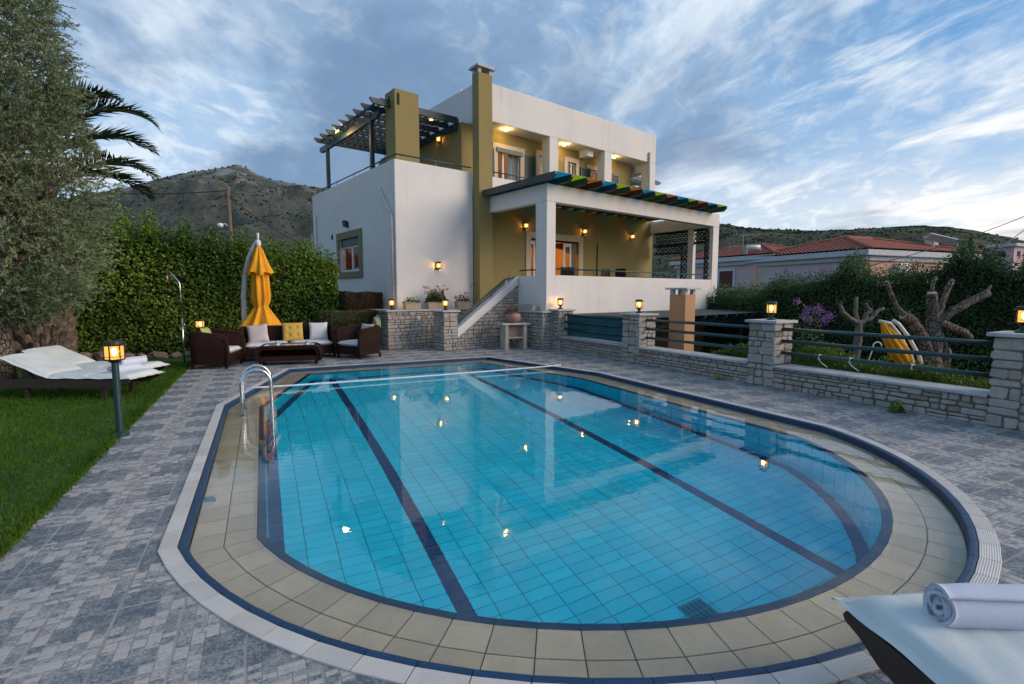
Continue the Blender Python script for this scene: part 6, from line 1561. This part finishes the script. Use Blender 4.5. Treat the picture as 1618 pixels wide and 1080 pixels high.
MB().tube([(-.22,0,.2),(-.05,0,.78)]+[(.03+.08*cos(a),0,.83+.07*sin(a)) for a in np.linspace(pi*.9,-.2,8)],.012,6).build('rod', WPOLE, hk, smooth=True)
# low planting just behind the wall
for k,(v0,v1,hh,lab) in enumerate(((4.35,5.55,.50,'bright green leafy shrub in the bed right of the middle pier'),(2.95,4.45,.34,'low yellow-green planting along the bed near the last pier'),(6.2,7.35,.36,'small bright green shrub in the bed left of the middle pier'))):
    L_ = abs(qv(v1)-qv(v0)); t = thing('bed_shrub',lab,'shrub','q',WX+0.72,(qv(v0)+qv(v1))/2,0.02,group='low shrubs in the bed behind the wall'); m = int(2600*L_)
    yy = NP.uniform(-L_/2,L_/2,m); xx = NP.uniform(-.26,.32,m); top = hh*(0.75+.25*np.sin(yy*5+k))+.10*NP.random(m)**3; zz = .18+NP.random(m)**.6*top
    leaf_mesh('foliage', YGREEN, t, np.stack([xx,yy,zz],1), rvec(m)+np.array([0,0,1.0]), rvec(m), .075*NP.uniform(.6,1.2,m), .024, .15+.6*NP.random(m)*(zz/(hh+.2)))
wd = thing('wall_weed','small green weed growing at the foot of the stone wall','weed','p',7.60,3.72,0)
bush(wd,.20,.16,.20,0,150,0,leaf=LAUREL,size=.045)
wd = thing('wall_weed','tiny green weed at the wall foot left of the middle pier','weed','p',7.52,6.62,0)
bush(wd,.08,.08,.12,0,36,0,leaf=LAUREL,size=.035)

# ================================================================ NEIGHBOURING HOUSES
ANG['a'] = radians(27); ANG['b'] = radians(22)
ROOFT = mat('red_roof_tile',(0.36,0.125,0.085),0.85,(0.27,0.095,0.068),scale=3,bscale=20,bstr=0.3)
CORN = mat('pale_cornice',(0.56,0.60,0.64),0.85,bstr=0.1); LILAC = mat('lilac_plaster',(0.56,0.46,0.52),0.9,scale=1); SALMON = mat('salmon_plaster',(0.68,0.40,0.32),0.9,scale=1); ROSE = mat('rose_plaster',(0.58,0.45,0.44),0.9,scale=1); CREAMW = mat('cream_plaster',(0.56,0.50,0.44),0.9,scale=1)
def tiled_slope(p0, p1, q1, q0, rows_, per):
    """roof plane from eave p0->p1 to ridge q0->q1 with rounded tile courses"""
    p0,p1,q0,q1 = (Vector(p) for p in (p0,p1,q0,q1)); n = (p1-p0).cross(q0-p0).normalized()
    if n.z < 0: n = -n
    ev = (p1-p0).length; m = int(ev/per)*4; R_ = []
    for r in range(rows_):
        for k_ in (0,1):
            t = (r+k_)/rows_; a, b_ = p0.lerp(q0,t), p1.lerp(q1,t); lift = 0.05 if k_ == 0 else 0.0; row = []
            for j in range(m+1):
                base = p0.lerp(p1,j/m); s_ = ((a-p0).dot((p1-p0).normalized()))/ev; e_ = ((b_-p0).dot((p1-p0).normalized()))/ev
                f = min(max(j/m,s_),e_); pt = a.lerp(b_,(f-s_)/max(1e-6,e_-s_)); row.append(pt+n*(lift+0.045*abs(sin(pi*2*j/4/2+0))))
            R_.append(row)
    return R_
def hip_house(fr, name, label, a0, b0, la, lb, z0, ze, zr, walls, rows_=16, ov=0.5):
    t = thing(name, label, 'house', fr, a0+la/2, b0+lb/2, z0); off = (a0+la/2,b0+lb/2,z0)
    for i,(bxs,m) in enumerate(walls):
        mb = MB()
        for q in bxs: mb.box(*q)
        mb.build('wall', m, t, off)
    MB().box(a0-.18,a0+la+.18,b0-.18,b0+lb+.18,ze-.62,ze-.34).box(a0-ov+.05,a0+la+ov-.05,b0-ov+.05,b0+lb+ov-.05,ze-.34,ze).build('cornice', CORN, t, off, bevel=.03)
    x0,x1,y0,y1 = a0-ov,a0+la+ov,b0-ov,b0+lb+ov; w = min(x1-x0,y1-y0)/2
    if x1-x0 > y1-y0: r0,r1 = (x0+w,(y0+y1)/2,zr),(x1-w,(y0+y1)/2,zr)
    else: r0,r1 = ((x0+x1)/2,y0+w,zr),((x0+x1)/2,y1-w,zr)
    z = ze+.02; mb = MB(); long_x = x1-x0 > y1-y0
    A,B_,C_,D_ = (x0,y0,z),(x1,y0,z),(x1,y1,z),(x0,y1,z)
    quads = [(A,B_,r1,r0),(C_,D_,r0,r1),(D_,A,r0,r0),(B_,C_,r1,r1)] if long_x else [(A,B_,r0,r0),(C_,D_,r1,r1),(D_,A,r0,r1),(B_,C_,r1,r0)]
    for p0,p1,q1,q0 in quads: mb.grid(tiled_slope(p0,p1,q1,q0,rows_,0.30))
    rf = mb.build('roof', ROOFT, t, off); rf['kind'] = 'stuff'
    for p,q in ((A,r0),(D_,r0 if long_x else r1),(B_,r1 if long_x else r0),(C_,r1),(r0,r1)):
        k_ = max(2,int((Vector(q)-Vector(p)).length/.4)); rid = MB()
        pts = [Vector(p).lerp(Vector(q),i/k_)+Vector((0,0,.07+.03*(i%2))) for i in range(k_+1)]; rid.tube(pts,.11,6).build('ridge_tiles', ROOFT, rf, off)
    return t, off
# small rose house
cA = conv('w',18.3,36.0,'a')
tA, oA = hip_house('a','neighbour_house','rose house with a brown shuttered window and red hip roof beside the villa',cA[0],cA[1],7.0,9.0,-2.4,4.28,5.35,[
  ([(cA[0],cA[0]+.25,cA[1]+1.6,cA[1]+9,-2.4,3.7)],ROSE),([(cA[0]-.06,cA[0]+.25,cA[1]+1.1,cA[1]+1.6,-2.4,3.7)],SALMON),([(cA[0]-.02,cA[0]+7,cA[1]-.02,cA[1]+1.1,-2.4,3.7)],CREAMW),([(cA[0]+.25,cA[0]+7,cA[1]+1.1,cA[1]+9,-2.4,3.7)],CREAMW)],14)
wy = cA[1]+3.2
sw = MB().box(cA[0]-.08,cA[0]-.003,wy-.2,wy+1.4,1.75,3.45).build('window', CORN, tA, oA); MB().box(cA[0]-.12,cA[0]-.082,wy,wy+1.2,1.95,3.25).build('shutter', mat('brown_shutter',(0.10,0.032,0.03),0.7), sw, oA)
for k in range(11): MB().box(cA[0]-.135,cA[0]-.121,wy+.06,wy+1.14,2.02+k*.11,2.07+k*.11).build('slat', MATS['brown_shutter'], sw, oA)
an = thing('roof_antenna','thin television antenna standing on the rose house roof','antenna','w',17.1,38.0,4.55)
mb = MB().tube([(0,0,0),(0,0,1.35)],.03,5).tube([(-1.0,0,.45),(.6,0,.42)],.018,4).tube([(-.6,.3,1.3),(1.2,-.3,1.3)],.018,4)
for k in range(9): mb.tube([(-.5+k*.2,0,1.18),(-.5+k*.2,0,1.42)],.012,4)
mb.tube([(-1.0,0,.2),(-1.0,0,.7)],.02,4).build('aerial', mat('grey_alu',(0.35,0.37,0.38),0.5), an)
tk = thing('water_heater','white solar water tank on the rose house roof','tank','w',17.6,37.6,4.75)
MB().tube([(-.4,0,.15),(.5,-.15,.15)],.18,14).build('tank', CHINA, tk, smooth=True); MB().box(-.5,-.4,-.2,.2,-.4,.1).box(.5,.6,-.2,.2,-.4,.1).build('stand', MATS['grey_alu'], tk)
# large salmon and lilac house
cB = conv('w',20.7,30.0,'b')
tB, oB = hip_house('b','neighbour_house','large salmon and lilac house with a red hip roof behind the hedge',cB[0],cB[1],10.6,8.0,-2.4,4.10,5.30,[
  ([(cB[0],cB[0]+.25,cB[1]+.25,cB[1]+8,-2.4,3.5)],LILAC),([(cB[0],cB[0]+10.6,cB[1]-.01,cB[1]+.25,-2.4,3.5)],SALMON),([(cB[0]+.25,cB[0]+10.6,cB[1]+.25,cB[1]+8,-2.4,3.5)],SALMON)],16)
ac = MB().box(cB[0]+2.6,cB[0]+3.5,cB[1]-.38,cB[1]-.02,2.75,3.35).build('air_conditioner', CHINA, tB, oB, bevel=.02)
MB().lathe([(.22,0),(.22,.02),(.19,.02),(.19,.0)],18,cap=False).build('fan_ring', DARKHOLE, ac).matrix_local = Matrix.Translation((cB[0]+2.95-oB[0],cB[1]-.385-oB[1],3.05-oB[2])) @ Matrix.Rotation(pi/2,4,'X')
MB().box(cB[0]+3.6,cB[0]+5.6,cB[1]-.9,cB[1]-.02,2.45,2.6).build('balcony_slab', CORN, tB, oB); MB().box(cB[0]+2.2,cB[0]+2.32,cB[1]-.9,cB[1]-.78,-2.4,2.45).build('balcony_post', CORN, tB, oB)
bw = MB().box(cB[0]+4.0,cB[0]+5.2,cB[1]-.05,cB[1]-.012,0.4,2.3).build('window', mat('ochre_window',(0.45,0.22,0.06),0.6), tB, oB)
for q in (cB[0]+8.9,): MB().box(q,q+.55,cB[1]+1.4,cB[1]+1.95,4.3,5.35).box(q-.08,q+.63,cB[1]+1.32,cB[1]+2.03,5.35,5.45).build('chimney', CREAMW, tB, oB)
sl = thing('solar_collector','pale blue solar panel tilted on the salmon house roof','solar panel','w',27.0,32.2,4.6)
MB().obox((0,0,.30),(2.0,.05,.55),rx=0.9,ry=0.22).build('panel', mat('pale_panel',(0.45,0.56,0.62),0.3,bstr=0), sl); MB().box(.9,.96,-.03,.03,-.7,.2).box(-.6,-.54,-.03,.03,-.5,.3).build('stand', MATS['grey_alu'], sl)
cc_ = conv('w',23.15,24.0,'b')
pc = thing('pink_chimney','broad pink chimney with a pale slab cap above the hedge at the right','chimney','b',cc_[0],cc_[1],-2.4)
MB().box(-.40,.40,-.45,.45,0,6.1).build('shaft', mat('pink_plaster',(0.62,0.43,0.45),0.9,scale=1), pc); MB().box(-.52,.52,-.57,.57,6.1,6.25).build('cap', CORN, pc, bevel=.02)
MB().box(-.407,-.395,-.14,.14,5.65,5.9).build('vent', DARKHOLE, pc); MB().box(-.14,.14,-.457,-.445,5.65,5.9).build('vent', DARKHOLE, pc)
cy = thing('cypress','slim dark cypress standing in front of the salmon house','tree','w',25.9,29.0,-2.4)
MB().tube([(0,0,0),(0,0,5.0)],[.12,.04],6).build('trunk', BARK, cy); m = 2600; zz = NP.random(m)*6.8+.3; a_ = NP.uniform(0,2*pi,m); rr_ = .32*np.sin(pi*np.clip((zz/7.2)*.8+.18,0,1))*NP.uniform(.7,1.05,m)
leaf_mesh('crown', HEDGEL, cy, np.stack([rr_*np.cos(a_),rr_*np.sin(a_),zz],1), rvec(m)*.5+np.array([0,0,1.]), rvec(m), .22, .07, NP.random(m)*.5)
# poles and cables
POLEW = mat('weathered_pole',(0.17,0.12,0.09),0.9,(0.11,0.08,0.06),scale=6,stretch=(4,4,.4))
def upole(x,y,h,label,lamp=False):
    t = thing('utility_pole',label,'pole','w',x,y,-2.4,group='wooden utility poles')
    MB().tube([(0,0,0),(.05,0,h/2),(0,0,h)],[.19,.16,.13],8).build('pole', POLEW, t, smooth=True); MB().box(-.5,.5,-.06,.06,h-.85,h-.72).build('crossarm', POLEW, t)
    if lamp: MB().tube([(0,0,9.0),(-.3,-.1,9.3),(-.55,-.2,9.28)],.04,6).lathe([(.05,9.35),(.22,9.28),(.20,9.08),(.05,9.0)],12,(-.62,-.22,0)).build('street_light', CHINA, t, smooth=True)
upole(-21.9,40,12.2,'wooden utility pole with a white street light behind the hedge',True); upole(-31.7,45,10.0,'short utility pole top showing over the far left hedge'); upole(-23.4,60,10.8,'utility pole close to the left wall of the villa')
CABLE = mat('black_cable',(0.02,0.02,0.022),0.6,bstr=0)
def cable(p, q, sag, label, r=.035):
    p,q = Vector(p),Vector(q); pts = []
    for i in range(25): t = i/24; v = p.lerp(q,t); v.z -= sag*4*t*(1-t); pts.append(v-p)
    o = MB().tube(pts,r,5).build('overhead_cable', CABLE); o.location = p; tag(o,label,'cable','overhead cables')
cable((-21.9,40,8.95),(-8.0,42,2.4),1.2,'black cable falling right from the utility pole towards the villa')
cable((-21.9,40,9.45),(-60,42,15.5),2.2,'black cable running left from the utility pole behind the palm')
cable((-31.7,45,6.6),(-21.9,40,5.2),0.3,'thin cable strung low between the two left poles',.025); cable((-21.9,40,5.2),(-8.2,21,3.6),.6,'thin cable from the utility pole towards the parasol top',.02)
cable((13.5,24,2.2),(33,30,7.5),.6,'black cable crossing in front of the salmon house roof',.02); cable((18,20,2.6),(40,36,10.5),.5,'second black cable crossing the salmon house roof',.02)

# ================================================================ MOUNTAINS
def m_hill(name, grass, shrub, rock_, sc_):
    m, nt, b, N, L = nodes(name); at = N('ShaderNodeAttribute'); at.attribute_name = 'tint'
    n1 = noise(nt, .012*sc_, 8, .62, coord='World'); n2 = noise(nt, .09*sc_, 8, .72, coord='World'); n3 = noise(nt, .004*sc_, 4, coord='World')
    c = mixc(nt, ramp(nt,n3,.4,.6), grass, tuple(x*.8 for x in grass)); c = mixc(nt, ramp(nt,n1,.48,.60), c, shrub); c = mixc(nt, ramp(nt,n2,.52,.64,0,.85), c, shrub)
    rk = N('ShaderNodeMath'); rk.operation='MULTIPLY'; L(ramp(nt,noise(nt,.03*sc_,8,.7,coord='World'),.50,.60), rk.inputs[0]); L(at.outputs['Fac'], rk.inputs[1])
    c = mixc(nt, rk.outputs[0], c, rock_); L(c, b.inputs['Base Color']); b.inputs['Roughness'].default_value = 1.0
    ad = N('ShaderNodeMath'); ad.operation='ADD'; L(n1, ad.inputs[0]); L(n2, ad.inputs[1]); bump(nt, b, ad.outputs[0], 1.0, 12.0); return m
def ridge(name, label, prof, y_ridge, y_foot, mt, nx, ny, seed, gully, rock_fn, shrubs, smt):
    xs = np.array([p[0] for p in prof]); ys = np.array([p[1] for p in prof]); az = np.linspace(xs[0],xs[-1],nx); e = np.interp(az,xs,ys)
    e = e+0.0016*fbm(az*90,az*10,seed,4)
    T_ = np.concatenate([np.linspace(0,1,ny),[1.15,1.5]]); A, TT = np.meshgrid(az,T_); E = np.meshgrid(e,T_)[0]
    Yd = y_foot+(y_ridge-y_foot)*TT; Xd = A*Yd
    hr_ = E*y_ridge; prof_t = np.where(TT <= 1, np.clip(TT,0,1)**1.25, 1-(TT-1)*1.3)
    Zd = -2.0+(hr_+3.6)*prof_t+gully*fbm(Xd/y_ridge*34,Yd/y_ridge*34,seed+1,5)*np.clip(TT,0,1)*np.clip(1.02-TT,0,1)*2.2
    V = np.stack([Xd,Yd,Zd],2); mb = MB(); mb.grid([[tuple(p) for p in r_] for r_ in V])
    tint = [float(rock_fn(TT[i,j],A[i,j])) for i in range(len(T_)-1) for j in range(nx-1)]
    o = mb.build(name, mt, smooth=True, attr=tint); tag(o,label,'hill',kind='structure')
    if shrubs:
        n = shrubs; ii = NP.integers(2,ny-1,n); jj = NP.integers(1,nx-1,n); keep = fbm(jj*.09,ii*.21,seed+5,3)+NP.normal(0,.5,n) > 0.15; ii, jj = ii[keep], jj[keep]; n = len(ii)
        fx, fy = NP.random(n)[:,None], NP.random(n)[:,None]; P = V[ii,jj]*(1-fx)*(1-fy)+V[ii,jj-1]*fx*(1-fy)+V[ii-1,jj]*(1-fx)*fy+V[ii-1,jj-1]*fx*fy
        r = NP.uniform(.0009,.0026,n)*P[:,1]; q = 5; C = np.repeat(P,q,0)+rvec(n*q)*np.repeat(r,q)[:,None]*.6; C[:,2] += np.repeat(r,q)*.3
        g_ = leaf_mesh(name+'_scrub', smt, None, C, rvec(n*q), rvec(n*q)+np.array([0,-.8,.6]), np.repeat(r,q)*1.9, np.repeat(r,q)*1.5, NP.random(n*q)); tag(g_,'dark scrub bushes scattered over the '+label.split(' with')[0],'scrub',kind='stuff')
def pe(px, py): return ((px-809)/803.8, (462-py)/803.8*1.0)
SCRUB = leafmat('hill_scrub',(0.028,0.042,0.026),(0.06,0.08,0.045),0.9,0.05)
left = [pe(*p) for p in [(-700,380),(-300,345),(-60,330),(60,322),(120,318),(200,301),(250,290),(300,278),(340,275),(362,270),(380,266),(398,270),(420,283),(445,289),(480,295),(520,301),(600,322),(700,350),(840,385),(960,410)]]
ridge('mountain','grey rocky mountain with scrub behind the laurel hedge',left,1000,110,m_hill('mountain_scrub',(0.13,0.145,0.11),(0.058,0.075,0.06),(0.37,0.37,0.37),1.0),300,110,61,40,lambda t,a: max(0,(t-.45))*1.7+.12,30000,SCRUB)
right = [pe(*p) for p in [(700,420),(860,385),(980,364),(1060,357),(1140,355),(1175,361),(1230,365),(1290,365),(1350,362),(1400,360),(1440,358),(1490,361),(1540,368),(1580,375),(1620,383),(1800,400),(2300,420)]]
ridge('green_hill','long green hill with fields behind the pink houses',right,800,90,m_hill('hill_scrub_cover',(0.075,0.105,0.045),(0.020,0.035,0.018),(0.11,0.19,0.055),1.3),260,90,71,12,lambda t,a: (1.6 if (.80<t<.93 and (.50<a<.66 or .70<a<.80)) else 0.0),26000,SCRUB)
for fx0,fx1,t0,t1,lab in ((.52,.64,.84,.95,'bright green field high on the hill above the rose house'),(.705,.80,.80,.90,'bright green field on the hill above the salmon house'),(.83,.88,.86,.95,'small green field on the hill near the solar panel')): pass
